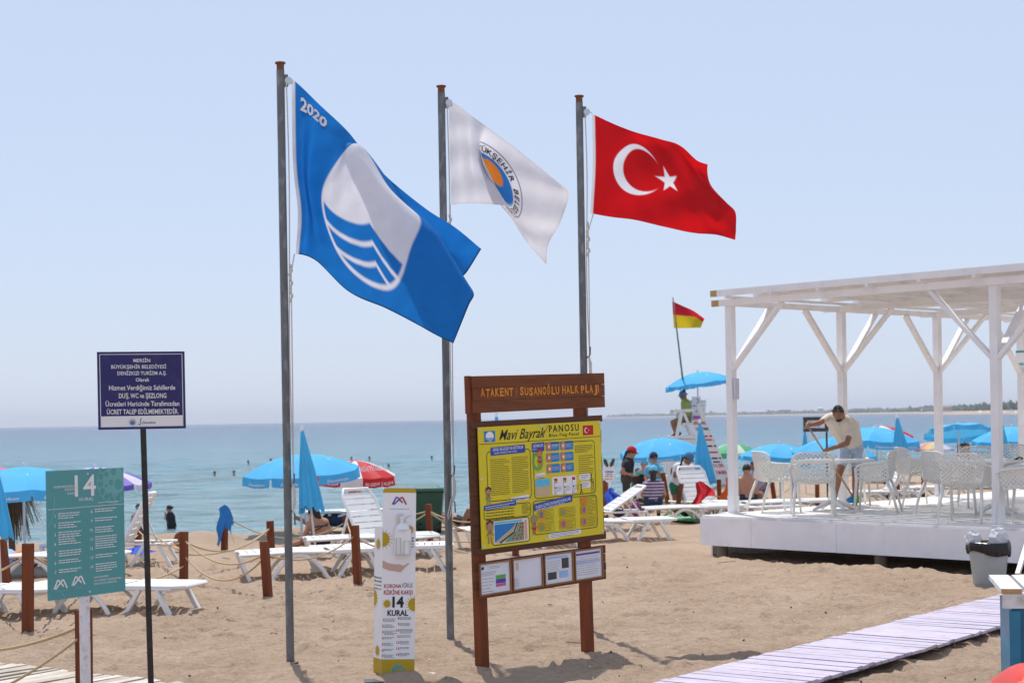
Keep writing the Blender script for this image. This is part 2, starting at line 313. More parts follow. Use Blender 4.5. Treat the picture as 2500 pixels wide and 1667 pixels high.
def building(px, py0, py1, wpx, Y, roofc, label, name='far_building', wallc=(0.55, 0.50, 0.46)):
    p = at(px, py0, Y); h = (py0-py1)*Y/FOC; wd = wpx*Y/FOC
    th = thing(name, label, 'building', p)
    MB().box(p + Vector((0, 0, h*0.4)), (wd, wd*0.6, h*0.8)).build('wall', mat('far_wall_%d' % px, wallc, 0.8), th)
    z0 = h*0.8; mb = MB(); hw = wd*0.52; hd = wd*0.33
    mb.add([p+Vector(v) for v in ((-hw, -hd, z0), (hw, -hd, z0), (hw, hd, z0), (-hw, hd, z0), (-hw*.6, 0, h), (hw*.6, 0, h))], [(0, 1, 5, 4), (2, 3, 4, 5), (1, 2, 5), (3, 0, 4), (3, 2, 1, 0)])
    mb.build('roof', mat('far_roof_%d' % px, roofc, 0.8), th)
    for q in range(4):
        MB().box(p + Vector((wd*(-0.36+0.24*q), -wd*0.301, h*0.42)), (wd*0.1, 0.3, h*0.24)).build('window', M_dark, th)
building(2309, 1005, 988, 26, 1900, (0.4, 0.36, 0.33), 'pale grey block among the trees on the far shore')
building(1853, 1009, 1003, 36, 3600, (0.75, 0.75, 0.76), 'long low white-roofed hall on the far shore', 'far_hall', (0.7, 0.7, 0.7))
building(2003, 1004, 994, 13, 3000, (0.78, 0.78, 0.78), 'bright white house on the far shore behind the sweeping man', 'far_house', (0.8, 0.8, 0.8))
building(1915, 1006, 999, 30, 3500, (0.50, 0.24, 0.15), 'terracotta-roofed row of houses on the far shore', 'far_houses')
for k, (px, py, wpx, c) in enumerate([(2393, 1006, 13, 'white'), (2412, 1006, 7, 'white'), (2442, 1004, 9, 'white'), (2453, 1007, 11, 'pale'), (2469, 1003, 14, 'blue'), (2480, 1006, 8, 'white'), (2494, 1003, 9, 'pale'), (2250, 1001, 6, 'white'), (2235, 1007, 7, 'pale')]):
    p = at(px, py, 1150 if px > 2300 else 1800); Yd = p.y; s = wpx*Yd/FOC
    cc = {'white': (0.8, 0.8, 0.8), 'pale': (0.6, 0.58, 0.56), 'blue': (0.15, 0.3, 0.6)}[c]
    th = thing('beach_shelter', 'tiny %s beach canopy on the far shore, number-free spot' % c, 'canopy', p, 'canopies on the far beach')
    th['label'] = 'tiny %s canopy among those on the far sandy shore at right' % c if px > 2300 else 'tiny %s canopy on the far shore left of the third pergola post' % c
    MB().lathe([(s*0.5, 0), (s*0.3, s*0.18), (0.05, s*0.3)], p, 8).build('canopy', flat('far_canopy_' + c, cc), th)
    MB().cyl(p - Vector((0, 0, 3)), p + Vector((0, 0, s*0.2)), 0.12, n=5).build('pole', M_steel, th)
# ================================================================ PRINT: lettering and marks on flat panels
_tx = {}
def text2d(body, bold=0.0, shear=0.0, space=1.0):
    key = (body, bold, shear, space)
    if key in _tx: return _tx[key]
    cu = bpy.data.curves.new('t', 'FONT'); cu.body = body; cu.size = 1; cu.resolution_u = 2; cu.offset = bold; cu.shear = shear; cu.space_character = space
    ob = bpy.data.objects.new('t', cu); COL.objects.link(ob); dg = bpy.context.evaluated_depsgraph_get()
    me = bpy.data.meshes.new_from_object(ob.evaluated_get(dg)); vs = np.array([v.co[:2] for v in me.vertices]); fs = [tuple(p.vertices) for p in me.polygons]
    bpy.data.objects.remove(ob); bpy.data.curves.remove(cu); bpy.data.meshes.remove(me)
    mn = vs.min(0); mx = vs.max(0); _tx[key] = (vs, fs, mn, mx); return _tx[key]
CAPH = 0.73
class Frame:
    def __init__(s, O, ex, up=(0, 0, 1)): s.O = Vector(O); s.ex = Vector(ex).normalized(); s.up = Vector(up).normalized(); s.n = s.ex.cross(s.up).normalized()
    def P(s, x, z, off=0.0): return s.O + s.ex*x + s.up*z + s.n*off
    def loc(s, px, py):
        u, v = ray(px, py); d = Vector((u, 1, v)); c = Vector((0, 0, EYE)); k = (s.O - c).dot(s.n) / d.dot(s.n); q = c + d*k - s.O
        return q.dot(s.ex), q.dot(s.up)
class Print:
    def __init__(s, fr, off=0.0015): s.fr = fr; s.off = off; s.mb = MB()
    def poly(s, pts, off=None):
        o = s.off if off is None else off; s.mb.add([s.fr.P(x, z, o) for x, z in pts], [tuple(range(len(pts)))]); return s
    def rect(s, x0, z0, x1, z1): return s.poly([(x0, z0), (x1, z0), (x1, z1), (x0, z1)])
    def rrect(s, x0, z0, x1, z1, r, sk=0.0):
        pts = []
        for cx, cz, a0 in ((x1-r, z0+r, -90), (x1-r, z1-r, 0), (x0+r, z1-r, 90), (x0+r, z0+r, 180)):
            for k in range(5): a = R(a0 + 22.5*k); x = cx+r*math.cos(a); pts.append((x, cz+r*math.sin(a)+sk*(x-x0)))
        return s.poly(pts)
    def disc(s, x, z, rx_, rz_=None, n=20): rz_ = rz_ or rx_; return s.poly([(x+rx_*math.cos(2*math.pi*k/n), z+rz_*math.sin(2*math.pi*k/n)) for k in range(n)])
    def ring(s, x, z, r0, r1, asp=1.0, n=28, a0=0, a1=360):
        m_ = n + 1; vs = [s.fr.P(x+r*math.cos(R(a0+(a1-a0)*k/n)), z+asp*r*math.sin(R(a0+(a1-a0)*k/n)), s.off) for r in (r0, r1) for k in range(m_)]
        s.mb.add(vs, [(k, k+1, m_+k+1, m_+k) for k in range(n)]); return s
    def line(s, pts, w_, close=False):
        pts = [Vector(p) for p in pts] + ([Vector(pts[0])] if close else [])
        L_, R_ = [], []
        for i, p in enumerate(pts):
            d = (pts[min(i+1, len(pts)-1)] - pts[max(i-1, 0)]).normalized(); n = Vector((-d.y, d.x)); L_.append(p+n*w_/2); R_.append(p-n*w_/2)
        vs = [s.fr.P(p.x, p.y, s.off) for p in L_ + R_]; k = len(pts); s.mb.add(vs, [(i, i+1, k+i+1, k+i) for i in range(k-1)]); return s
    def rline(s, x0, z0, x1, z1, r, w_):
        pts = []
        for cx, cz, a0 in ((x1-r, z0+r, -90), (x1-r, z1-r, 0), (x0+r, z1-r, 90), (x0+r, z0+r, 180)):
            for k in range(5): a = R(a0 + 22.5*k); pts.append((cx+r*math.cos(a), cz+r*math.sin(a)))
        return s.line(pts, w_, True)
    def text(s, body, x, z, h, width=None, al='c', bold=0.0, shear=0.0, rot=0.0, space=1.0, flipx=False, jit=0.0):
        vs, fs, mn, mx = text2d(body, bold, shear, space); k = h/CAPH; kx = k
        if width: kx = width/(mx[0]-mn[0])
        wd = (mx[0]-mn[0])*kx; ox = {'c': -wd/2, 'l': 0, 'r': -wd}[al]; c, sn = math.cos(rot), math.sin(rot); out = []
        for q in vs:
            a = (q[0]-mn[0])*kx + ox; e = q[1]*k
            if flipx: a = -a
            out.append(s.fr.P(x + a*c - e*sn, z + a*sn + e*c, s.off))
        s.mb.add(out, fs); return s
    def greek(s, x0, x1, z, h, seed=0, slope=0.0):              # a line of print too small to read
        r = random.Random(seed); x = x0
        while x < x1:
            wl = min(r.uniform(1.6, 4.5)*h, x1-x); zz = z + slope*(x-x0)
            s.poly([(x, zz), (x+wl, zz+slope*wl), (x+wl, zz+h*0.62+slope*wl), (x, zz+h*0.62)]); x += wl + 0.55*h
        return s
    def para(s, x0, x1, z1, n, pitch, h, seed=0, slope=0.0):
        r = random.Random(seed)
        for i in range(n): s.greek(x0, x1 - (r.random()*0.35*(x1-x0) if (i == n-1 or r.random() < .3) else r.random()*.06*(x1-x0)), z1 - i*pitch, h, seed*31+i, slope)
        return s
    def done(s, name, m_, parent, split=False):
        if not split: return s.mb.build(name, m_, parent, kind='stuff' if name in ('small_print', 'icon_symbol', 'map_key', 'map_building', 'virus_spots', 'logo_waves', 'black_lettering', 'red_lettering', 'virus_drawing') else None)
        for f in s.mb.f: MB().add([s.mb.v[i] for i in f], [tuple(range(len(f)))]).build(name, m_, parent)
M_navy = flat('navy_print', (0.018, 0.016, 0.135), 0.4)
M_teal = mat('teal_sign_face', (0.085, 0.320, 0.325), 0.35, var=0.05, scale=3)
M_teall = flat('pale_teal_print', (0.16, 0.42, 0.41))
M_yel = mat('yellow_sign_face', (0.70, 0.57, 0.010), 0.4, var=0.05, scale=2)
M_blue = flat('royal_blue_print', (0.022, 0.075, 0.36)); M_sky = flat('mid_blue_print', (0.02, 0.20, 0.50)); M_red = flat('red_print', (0.50, 0.012, 0.012))
M_orange = flat('orange_print', (0.72, 0.22, 0.02)); M_kidskin = flat('beige_print', (0.42, 0.24, 0.12)); M_ggreen = flat('green_print', (0.10, 0.42, 0.09))
M_grass = flat('sage_print', (0.20, 0.33, 0.20)); M_sandp = flat('tan_print', (0.55, 0.42, 0.24)); M_mustard = flat('mustard_print', (0.60, 0.39, 0.02)); M_cyan = flat('cyan_print', (0.10, 0.50, 0.72)); M_greyp = flat('dark_grey_print', (0.06, 0.06, 0.06)); M_gtext = flat('grey_print', (0.25, 0.25, 0.27))
M_kink = flat('purple_print', (0.12, 0.06, 0.34)); M_pinkp = flat('pink_print', (0.62, 0.12, 0.26)); M_lblue = flat('light_blue_print', (0.36, 0.52, 0.78))
def crest_logo(fr, x, z, r, th, name='emblem'):
    b = Print(fr, .003); b.disc(x, z, r); e = b.done(name, M_blue, th)
    Print(fr, .004).disc(x, z, r*.92).mb.build('emblem_ring', M_wprint, e)
    Print(fr, .005).disc(x, z-.05*r, r*.72).mb.build('emblem_field', M_sky, e); Print(fr, .006).disc(x, z+.28*r, r*.34).mb.build('emblem_sun', M_orange, e)
def m_logo(fr, x, z, s, off, cols, th, names=('logo_stroke',)*3):
    W = 0.20*s
    def st(pts, m_, k): Print(fr, off + .001*k).line(pts, W).done('logo_stroke', m_, th)
    st([(x-.95*s, z-.5*s), (x-.42*s, z+.48*s), (x-.28*s, z+.48*s), (x+.45*s, z-.28*s)], cols[0], 0)
    st([(x+.95*s, z-.5*s), (x+.42*s, z+.48*s), (x+.28*s, z+.48*s), (x-.15*s, z+.02*s)], cols[1], 1)
    st([(x-.78*s, z-.5*s), (x-.12*s, z+.10*s)], cols[2], 2)
def mermaid_word(p, x, z, h, flip=False, **k):
    p.text('Denizkızı', x+h*.8, z, h, al='l', shear=0.35, bold=0.008, **k)
    p.line([(x+.35*h, z+1.9*h), (x+.1*h, z+1.1*h), (x+.35*h, z+.5*h), (x+.05*h, z-.35*h), (x-.45*h, z-.3*h), (x-.6*h, z+.1*h)], .28*h); p.line([(x+.35*h, z+1.9*h), (x+.75*h, z+2.1*h)], .2*h)
# ---------------------------------------------------------------- blue notice on its black post
Y0 = 11.3; tl, tr, br, bl = at(236, 859, Y0), at(451, 864, Y0*1.012), at(454, 1045, Y0*1.012), at(240, 1049, Y0)
ex = (Vector((br.x, br.y, 0)) - Vector((bl.x, bl.y, 0))).normalized(); upv = ((tl-bl)+(tr-br)).normalized()
FB = Frame(bl, ex, upv); Wd = (br-bl).length; Hh = (tl-bl).length
p_ = at(350, 1049, Y0); base = Vector((p_.x + .012, p_.y+.045, 0))
th = thing('notice_sign', 'navy blue sign board with white Turkish lettering on a thin black post', 'sign', base)
mb = MB(); mb.bar((base.x+.004, base.y, -.1), FB.P(Wd*.5, Hh*.9, -.035), .040, .040, ex); mb.build('post', M_black, th)
mb = MB(); c = FB.P(Wd/2, Hh/2, -.006); rot = Matrix((FB.ex, -FB.n, FB.up)).transposed(); mb.box(c, (Wd, .012, Hh), rot); brd = mb.build('board', mat('navy_sign_face', (0.018, 0.016, 0.125), 0.38, var=0.10, scale=4, dirt=(0.09, 0.07, 0.08), dirt_amt=0.35), th)
p = Print(FB); e = .016
for a in ((e, e, Wd-e, e+.004), (e, Hh-e-.004, Wd-e, Hh-e), (e, e, e+.004, Hh-e), (Wd-e-.004, e, Wd-e, Hh-e)): p.rect(*a)
p.rect(e, e, Wd-e, .092); p.done('white_border', M_wprint, th)
p = Print(FB, .003)
for body, py, hp, x0, x1, bd in (('MERSİN', 884, 9, 326, 367, .012), ('BÜYÜKŞEHİR BELEDİYESİ', 900, 9, 272, 406, .012), ('DENİZKIZI TURİZM A.Ş.', 915.5, 9, 287, 407, .012), ('Olarak', 931, 9, 331.5, 365, .012),
        ('Hizmet Verdiğimiz Sahillerde', 952.5, 12, 266.5, 428, .012), ('DUŞ, WC ve ŞEZLONG', 972, 12, 290.5, 406.5, .014), ('Ücretleri Haricinde Tarafımızdan', 992, 12, 258, 438, .012), ('ÜCRET TALEP EDİLMEMEKTEDİR.', 1011.5, 12, 261, 436, .016)):
    xa, za = FB.loc(x0, py); xb, zb = FB.loc(x1, py); p.text(body, (xa+xb)/2, za, hp*Y0/FOC, width=xb-xa, bold=bd, rot=math.atan2(zb-za, xb-xa)*.3)
p.done('lettering', M_wprint, th)
xa, za = FB.loc(323.5, 1030); crest_logo(FB, xa, za, .024, th)
p = Print(FB, .003); xa, za = FB.loc(342, 1034); mermaid_word(p, xa, za, .018); p.done('lettering', flat('dark_teal_print', (0.01, 0.07, 0.09)), th)
# ---------------------------------------------------------------- teal fourteen-rules sign on its white post
Y0 = 10.2; bl, tl = at(118.5, 1465, Y0), at(118, 1148, Y0); br, tr = at(306.5, 1443, Y0*1.053), at(305.5, 1142, Y0*1.053)
ex = Vector((br.x-bl.x, br.y-bl.y, 0)).normalized(); FT = Frame(Vector((bl.x, bl.y, (bl.z+br.z)/2)), ex); Wd = Vector((br.x-bl.x, br.y-bl.y, 0)).length; Hh = ((tl.z-bl.z)+(tr.z-br.z))/2
pb = FT.P(Wd*.5, 0, -.04)
th = thing('rules_sign', 'teal sign with the number 14 and a pale virus drawing on a white post', 'sign', (pb.x, pb.y, 0))
MB().bar((pb.x, pb.y, -.15), FT.P(Wd*.5, Hh*.96, -.03), .05, .045, ex).build('post', mat('worn_white_post', (0.78, 0.76, 0.78), 0.5, var=0.06, dirt=(0.35, 0.25, 0.2), dirt_amt=0.5, scale=9), th)
rot = Matrix((FT.ex, -FT.n, FT.up)).transposed(); MB().box(FT.P(Wd/2, Hh/2, -.004), (Wd, .008, Hh), rot).build('board', M_teal, th)
for z in (.025, Hh-.03):
    MB().ell(FT.P(Wd*.52, z, .002), (.009, .006, .009), 10, 6, rot=rot).build('bolt', M_steel, th)
U = lambda a: a*Wd/845.0                                     # units of the close-up: sign 845 wide, 1430 high
ZT = lambda b_: Hh - b_*Hh/1430.0
def tx(p, body, x0, y, x1, h, **k): p.text(body, U((x0+x1)/2), ZT(y), h*Hh/1430, width=U(x1-x0), **k)
p = Print(FT, .002)
tx(p, '14', 295, 300, 528, 250, bold=.008); p.done('numeral', M_wprint, th); p = Print(FT, .002); tx(p, 'KURAL', 345, 355, 500, 40); tx(p, 'KORONAVİRÜS', 75, 195, 310, 28, bold=.008); tx(p, 'RİSKİNE', 190, 230, 310, 28); tx(p, 'KARŞI', 218, 275, 310, 28)
p.line([(U(8), ZT(428)), (U(838), ZT(420))], .0028)
p.greek(U(552), U(776), ZT(390), .006, 4)
for i in range(14):
    cx_, yy = (70, 520 + 104*i) if i < 7 else (468, 500 + 104*(i-7))
    p.text(str(i+1), U(cx_+15), ZT(yy), 36*Hh/1430, al='r', bold=.006)
    nl = [3, 3, 4, 2, 3, 2, 2, 2, 2, 3, 4, 2, 2, 4][i]; p.para(U(cx_+42), U(cx_+42+250), ZT(yy-36), nl, 26*Hh/1430, 15*Hh/1430, 40+i)
tx(p, 'KORONAVİRÜS', 490, 1240, 650, 20, bold=.01); tx(p, 'ALACAĞINIZ TEDBİRLERDEN', 490, 1278, 800, 20, bold=.01); tx(p, 'DAHA GÜÇLÜ DEĞİLDİR.', 490, 1314, 745, 20, bold=.01)
p.done('small_print', M_wprint, th)
for x in (127, 318):
    m_logo(FT, U(x), ZT(1262 if x < 200 else 1245), U(72), .002, (M_wprint,)*3, th)
p = Print(FT, .002); p.greek(U(60), U(200), ZT(1340), .007, 5); p.greek(U(280), U(370), ZT(1320), .008, 6); p.greek(U(290), U(360), ZT(1338), .007, 7); p.done('small_print', M_teall, th)
p = Print(FT, .0012); cx_, cz_ = U(728), ZT(150); rr = U(125)
p.poly([(min(Wd-.001, cx_+rr*math.cos(2*math.pi*k/40)), min(Hh-.001, cz_+rr*1.08*math.sin(2*math.pi*k/40))) for k in range(40)])
for k in range(8):
    a = R(150 + 25*k); q0 = Vector((cx_+rr*.95*math.cos(a), cz_+rr*.95*math.sin(a))); q1 = Vector((cx_+rr*1.45*math.cos(a), cz_+rr*1.45*math.sin(a)))
    if q1.x < Wd-.01: p.line([q0, q1], U(18)); dn = Vector((-math.sin(a), math.cos(a)))*U(34); p.line([q1-dn, q1+dn], U(18))
p.line([(U(80), ZT(300)), (U(75), ZT(440)), (U(40), ZT(560)), (U(5), ZT(620))], U(9))
p.ring(U(40), ZT(1500), U(140), U(148), n=20, a0=10, a1=95); p.done('virus_drawing', M_teall, th)
p = Print(FT, .002)
for dx, dy, r_ in ((-78, 60, 22), (0, 80, 30), (-30, -10, 24), (55, -30, 46), (-85, -35, 14), (-40, -115, 20), (60, -120, 16)): p.disc(cx_+U(dx), cz_+U(dy), U(r_))
p.done('virus_spots', M_teal, th)
# ---------------------------------------------------------------- information board
A = gr(1186, 1634); B_ = gr(1443, 1590); ex = (B_-A).normalized(); FI = Frame(A, ex + Vector((0, 0, .024)), Vector((0, 0, 1)) - ex*.024); SP = (B_-A).length
th = thing('information_board', 'brown wooden information board with a large yellow beach panel', 'information board', A)
rotI = Matrix((FI.ex, -FI.n, FI.up)).transposed()
def bx(x0, x1, z0, z1, o0, o1): mb = MB(); mb.box(FI.P((x0+x1)/2, (z0+z1)/2, (o0+o1)/2), (x1-x0, o1-o0, z1-z0), rotI); return mb
for x in (0, SP): bx(x-.042, x+.042, -.2, 2.26, -.075, 0).build('post', M_brown, th)
hx0, hx1 = FI.loc(1147, 970)[0], FI.loc(1470, 960)[0]
zt, zb = FI.loc(1147, 918)[1], FI.loc(1152, 1009)[1]; dz = (zt-zb)/3
for k in range(3): hdr = bx(hx0 + .004*(k % 2), hx1 - .003*(k == 0), zb+dz*k+.0012, zt-dz*(2-k)-.0012, .002, .030).build('header_plank', M_brownh, th)
bx(hx0+.006, hx1-.006, zb+.004, zt-.004, .0005, .0019).build('header_backing', M_dbrown, th)
MB().box(FI.P(hx0-.0085, (zt+zb)/2, -.012), (.016, .055, zt-zb+.004), rotI).build('side_trim', M_brown, th)
p = Print(FI, .033)
lets = 'ATAKENT / SUSANOĞLU HALK PLAJI'; wid = [.45 if ch in ' /I' else 1.0 for ch in lets]; x0t, x1t = FI.loc(1166, 965)[0], FI.loc(1456, 952)[0]; zc = zb+dz*1+.03; acc = 0; tot = sum(wid); jr = random.Random(2)
for ch, wv in zip(lets, wid):
    if ch != ' ':
        k = (acc + wv/2)/tot; p.text(ch, x0t+(x1t-x0t)*k, zc + jr.uniform(-.004, .004), dz*.68, width=(x1t-x0t)/tot*wv*(.5 if ch == 'I' else .8 if ch == '/' else .84), bold=.035, shear=.5 if ch == '/' else 0, rot=jr.uniform(-.06, .06))
    acc += wv
p.done('carved_lettering', mat('carved_orange_letters', (0.66, 0.24, 0.025), 0.7, var=0.2, scale=30), th)
# panel: dark backing boards, yellow printed sheet
fx0, fx1 = FI.loc(1148, 1190)[0], FI.loc(1467, 1170)[0]; fzt, fzb = FI.loc(1150, 1030)[1], FI.loc(1160, 1355)[1]; nb = 9
for k in range(nb):
    h = (fzt-fzb)/nb; bx(fx0+random.uniform(0, .006), fx1-random.uniform(0, .008), fzb+h*k+.0015, fzb+h*(k+1)-.0015, .002, .022).build('backing_plank', M_dbrown, th)
bx(fx0+.012, fx1-.014, fzb+.004, fzt-.004, .0005, .0019).build('panel_backing', M_black, th)
bx(fx0-.001, fx1+.002, fzt-.052, fzt+.002, .0225, .036).build('frame_rail', M_dbrown, th); bx(fx0-.001, fx1+.002, fzb-.002, fzb+.055, .0225, .036).build('frame_rail', M_dbrown, th)
yx0, yx1 = FI.loc(1162, 1190)[0], FI.loc(1461, 1170)[0]; yzt, yzb = FI.loc(1160, 1043)[1], FI.loc(1170, 1340)[1]
sheet = bx(yx0, yx1, yzb, yzt, .0365, .042).build('yellow_panel', M_yel, th)
for x in (yx0+.02, (yx0+yx1)/2, yx1-.02):
    for z in (yzb+.02, yzt-.02) if x == (yx0+yx1)/2 else (yzb+.02, yzb+.3*(yzt-yzb)*1.9, yzt-.02): MB().ell(FI.P(x, z, .043), (.012, .006, .012), 10, 6, rot=rotI).build('bolt', M_steel, th)
FY = Frame(FI.P(yx0, yzb, .042), FI.ex, FI.up); PW, PH = yx1-yx0, yzt-yzb
X = lambda a: a*PW; Z = lambda b_: b_*PH
def lay(k): return Print(FY, .0010 + .0006*k)
p = lay(2); p.text('PANOSU', X(.685), Z(.925), .058, width=X(.25), bold=.01, space=1.3); p.text('Blue Flag Panel', X(.685), Z(.885), .026, width=X(.25), bold=.006, space=1.2)
p.text('Mavi Bayrak', X(.345), Z(.885), .085, width=X(.37), shear=.45, bold=.004, al='c'); p.line([(X(.51), Z(.9)), (X(.555), Z(.985))], .004)
p.line([(X(.005), Z(.86)), (X(.3), Z(.858)), (X(.995), Z(.862))], .004)
def fr_(x0, z0, x1, z1, wl=.0055): p.rline(X(x0), Z(z0), X(x1), Z(z1), .03, wl)
fr_(.06, .385, .40, .795); fr_(.425, .37, .94, .83); fr_(.025, .235, .39, .345, .005); fr_(.08, .02, .375, .225); fr_(.41, .065, .945, .35)
for gx, gz in ((.44, .185), (.62, .185), (.80, .185), (.44, .085), (.62, .085), (.80, .085)): p.rline(X(gx), Z(gz), X(gx+.135), Z(gz+.085), .012, .0022)
p.rline(X(.80), Z(.28), X(.935), Z(.34), .012, .0022)
p.para(X(.085), X(.235), Z(.725), 20, .0145, .006, 3); p.para(X(.25), X(.385), Z(.73), 20, .0145, .006, 4); p.para(X(.77), X(.93), Z(.79), 5, .013, .006, 5); p.para(X(.80), X(.93), Z(.70), 9, .018, .007, 6)
p.para(X(.04), X(.26), Z(.31), 4, .022, .010, 7); p.para(X(.32), X(.385), Z(.33), 8, .010, .005, 8)
for k, (gx, gz) in enumerate(((.44, .185), (.62, .185), (.80, .185), (.44, .085), (.62, .085), (.80, .085))): p.para(X(gx+.06), X(gx+.13), Z(gz+.07), 6, .012, .005, 60+k)
p.para(X(.855), X(.93), Z(.33), 4, .012, .005, 71)
for k in range(3):                                            # little flag bearers
    bxk = .59+.075*k; p.line([(X(bxk), Z(.375)), (X(bxk), Z(.53))], .003); p.disc(X(bxk+.01), Z(.445), .008); p.line([(X(bxk), Z(.378)), (X(bxk+.01), Z(.43)), (X(bxk+.02), Z(.378))], .004); p.para(X(bxk+.018), X(bxk+.06), Z(.45), 4, .011, .004, 81+k)
p.line([(X(.905), Z(.375)), (X(.905), Z(.50))], .004); p.line([(X(.925), Z(.375)), (X(.92), Z(.50))], .004)
for k in range(6): p.line([(X(.905), Z(.39+.02*k)), (X(.923), Z(.39+.02*k))], .003)
p.disc(X(.905), Z(.53), .009); p.line([(X(.905), Z(.52)), (X(.90), Z(.48)), (X(.915), Z(.46))], .009); p.disc(X(.815), Z(.45), .009); p.line([(X(.815), Z(.44)), (X(.815), Z(.40)), (X(.805), Z(.375))], .009); p.line([(X(.815), Z(.40)), (X(.828), Z(.375))], .006)
p.done('black_lettering', M_bprint, sheet)
p = lay(0); p.rect(X(.045), Z(.875), X(.13), Z(.965)); p.done('logo_field', M_sky, sheet)
p = lay(1); p.disc(X(.0875), Z(.92), X(.031), Z(.040)); p.done('logo_disc', M_wprint, sheet)
p = lay(2)
for k in range(3): p.line([(X(.0875+.026*q/4), Z(.905-.009*k + .004*math.sin(q*1.4))) for q in range(-4, 5)], .005)
p.done('logo_waves', M_sky, sheet)
lay(0).rect(X(.845), Z(.88), X(.935), Z(.965)).mb.build('flag_field', M_red, sheet); lay(1).disc(X(.874), Z(.9225), X(.0165), Z(.0245)).mb.build('flag_crescent', M_wprint, sheet); lay(2).disc(X(.8775), Z(.9225), X(.0128), Z(.019)).mb.build('flag_crescent_cut', M_red, sheet)
p = lay(2); p.poly([(X(.896)+.008*(1 if k % 2 == 0 else .4)*math.cos(R(36*k)), Z(.9225)+.008*(1 if k % 2 == 0 else .4)*math.sin(R(36*k))) for k in range(10)]); p.done('flag_star', M_wprint, sheet)
p = lay(4)
p.rrect(X(.09), Z(.76), X(.36), Z(.828), .01, .02); p.rrect(X(.415), Z(.765), X(.515), Z(.84), .008, .03); p.rrect(X(.025), Z(.315), X(.275), Z(.355), .006, .05); p.rrect(X(.415), Z(.265), X(.735), Z(.325), .008, .10); p.done(split=True, name='blue_caption', m_=M_blue, parent=sheet)
p = lay(5)
for body, x, z, h, wd_, rt in (('GENEL BİLGİLER VE KRİTERLER', .225, .80, .024, .24, .02), ('GENERAL INFORMATION AND CRITERIA', .205, .775, .013, .18, .02), ('GÜVENLİK', .465, .805, .024, .085, .03), ('SAFETY', .437, .782, .012, .035, .03), ('PLAJDA ÇEVRE DAVRANIŞ KURALLARI', .575, .307, .026, .29, .10), ('ENVIRONMENTAL CONDUCT FOR THE BEACH', .55, .283, .014, .24, .10)): p.text(body, X(x), Z(z), h, width=X(wd_), rot=rt, bold=.006)
p.greek(X(.035), X(.265), Z(.337), .008, 9, .05); p.greek(X(.035), X(.22), Z(.322), .006, 10, .05); p.done('caption_lettering', M_wprint, sheet)
p = lay(1)
for gx in (.53, .648):
    for gz in (.765, .67, .575): p.rrect(X(gx), Z(gz), X(gx+.11), Z(gz+.075), .014)
p.done(split=True, name='blue_box', m_=M_sky, parent=sheet)
p = lay(3)
spots = [(gx, gz) for gx in (.536, .654) for gz in (.77, .675, .58)]
for gx, gz in spots: p.rrect(X(gx), Z(gz), X(gx+.034), Z(gz+.064), .01)
icons = [(.448, .195), (.628, .195), (.805, .195), (.448, .093), (.628, .093), (.805, .093), (.805, .285)]
for gx, gz in icons: p.rrect(X(gx), Z(gz), X(gx+.05), Z(gz+.055 if gz > .25 else gz+.07), .014)
p.done(split=True, name='orange_icon_tile', m_=M_orange, parent=sheet)
p = lay(4)
for k, (gx, gz) in enumerate(spots): p.disc(X(gx+.017), Z(gz+.032), .012)
p.greek(X(.575), X(.63), Z(.81), .005, 1)
for gx in (.575, .693):
    for gz in (.785, .69, .595): p.para(X(gx), X(gx+.06), Z(gz+.03), 3, .012, .004, int(gx*100+gz*10))
p.done('icon_symbol', M_wprint, sheet)
p = lay(4)
for k, (gx, gz) in enumerate(icons):
    if k in (1, 3, 6): continue
    p.disc(X(gx+.025), Z(gz+.03), .014, .02); p.disc(X(gx+.03), Z(gz+.05), .01, .008)
p.done('icon_symbol', M_sky, sheet)
p = lay(4); p.rect(X(.638), Z(.205), X(.668), Z(.25)); p.rect(X(.46), Z(.10), X(.488), Z(.14)); p.ring(X(.46), Z(.685), .040, .062, 1.25); p.disc(X(.462), Z(.245), .012); p.done('green_mark', M_ggreen, sheet)
p = lay(1); p.rrect(X(.435), Z(.385), X(.555), Z(.535), .012); p.done('beach_sketch', M_sandp, sheet)
p = lay(2); p.poly([(X(.436), Z(.46)), (X(.46), Z(.475)), (X(.49), Z(.462)), (X(.52), Z(.478)), (X(.554), Z(.47)), (X(.552), Z(.53)), (X(.437), Z(.53))]); p.done('sea_sketch', M_cyan, sheet)
p = lay(1); p.rrect(X(.57), Z(.385), X(.775), Z(.54), .02); p.rrect(X(.80), Z(.49), X(.895), Z(.545), .018); p.rrect(X(.81), Z(.42), X(.895), Z(.475), .018); p.rrect(X(.435), Z(.54), X(.515), Z(.575), .012, .1); p.rrect(X(.235), Z(.36), X(.38), Z(.40), .014, .06); p.rrect(X(.53), Z(.015), X(.80), Z(.06), .012, .03); p.rect(X(.095), Z(.03), X(.365), Z(.215)); p.done(split=True, name='white_caption', m_=M_wprint, parent=sheet)
p = lay(2)
for k in range(3): p.para(X(.54), X(.79), Z(.05), 3, .012, .005, 90); 
p.para(X(.812), X(.885), Z(.53), 3, .014, .006, 91); p.para(X(.82), X(.885), Z(.46), 3, .014, .006, 92); p.para(X(.245), X(.37), Z(.385), 2, .012, .008, 93); p.para(X(.44), X(.51), Z(.56), 3, .01, .005, 94); p.done('black_lettering', M_bprint, sheet)
for k, (c1, c2) in enumerate(((M_red, M_mustard), (M_red, M_mustard), (M_red, M_red))):
    lay(2).rect(X(.59+.075*k), Z(.505), X(.615+.075*k), Z(.525)).mb.build('flag_sketch', c1, sheet); lay(2).rect(X(.59+.075*k), Z(.485 if k < 2 else .4999), X(.615+.075*k), Z(.505)).mb.build('flag_sketch', c2, sheet)
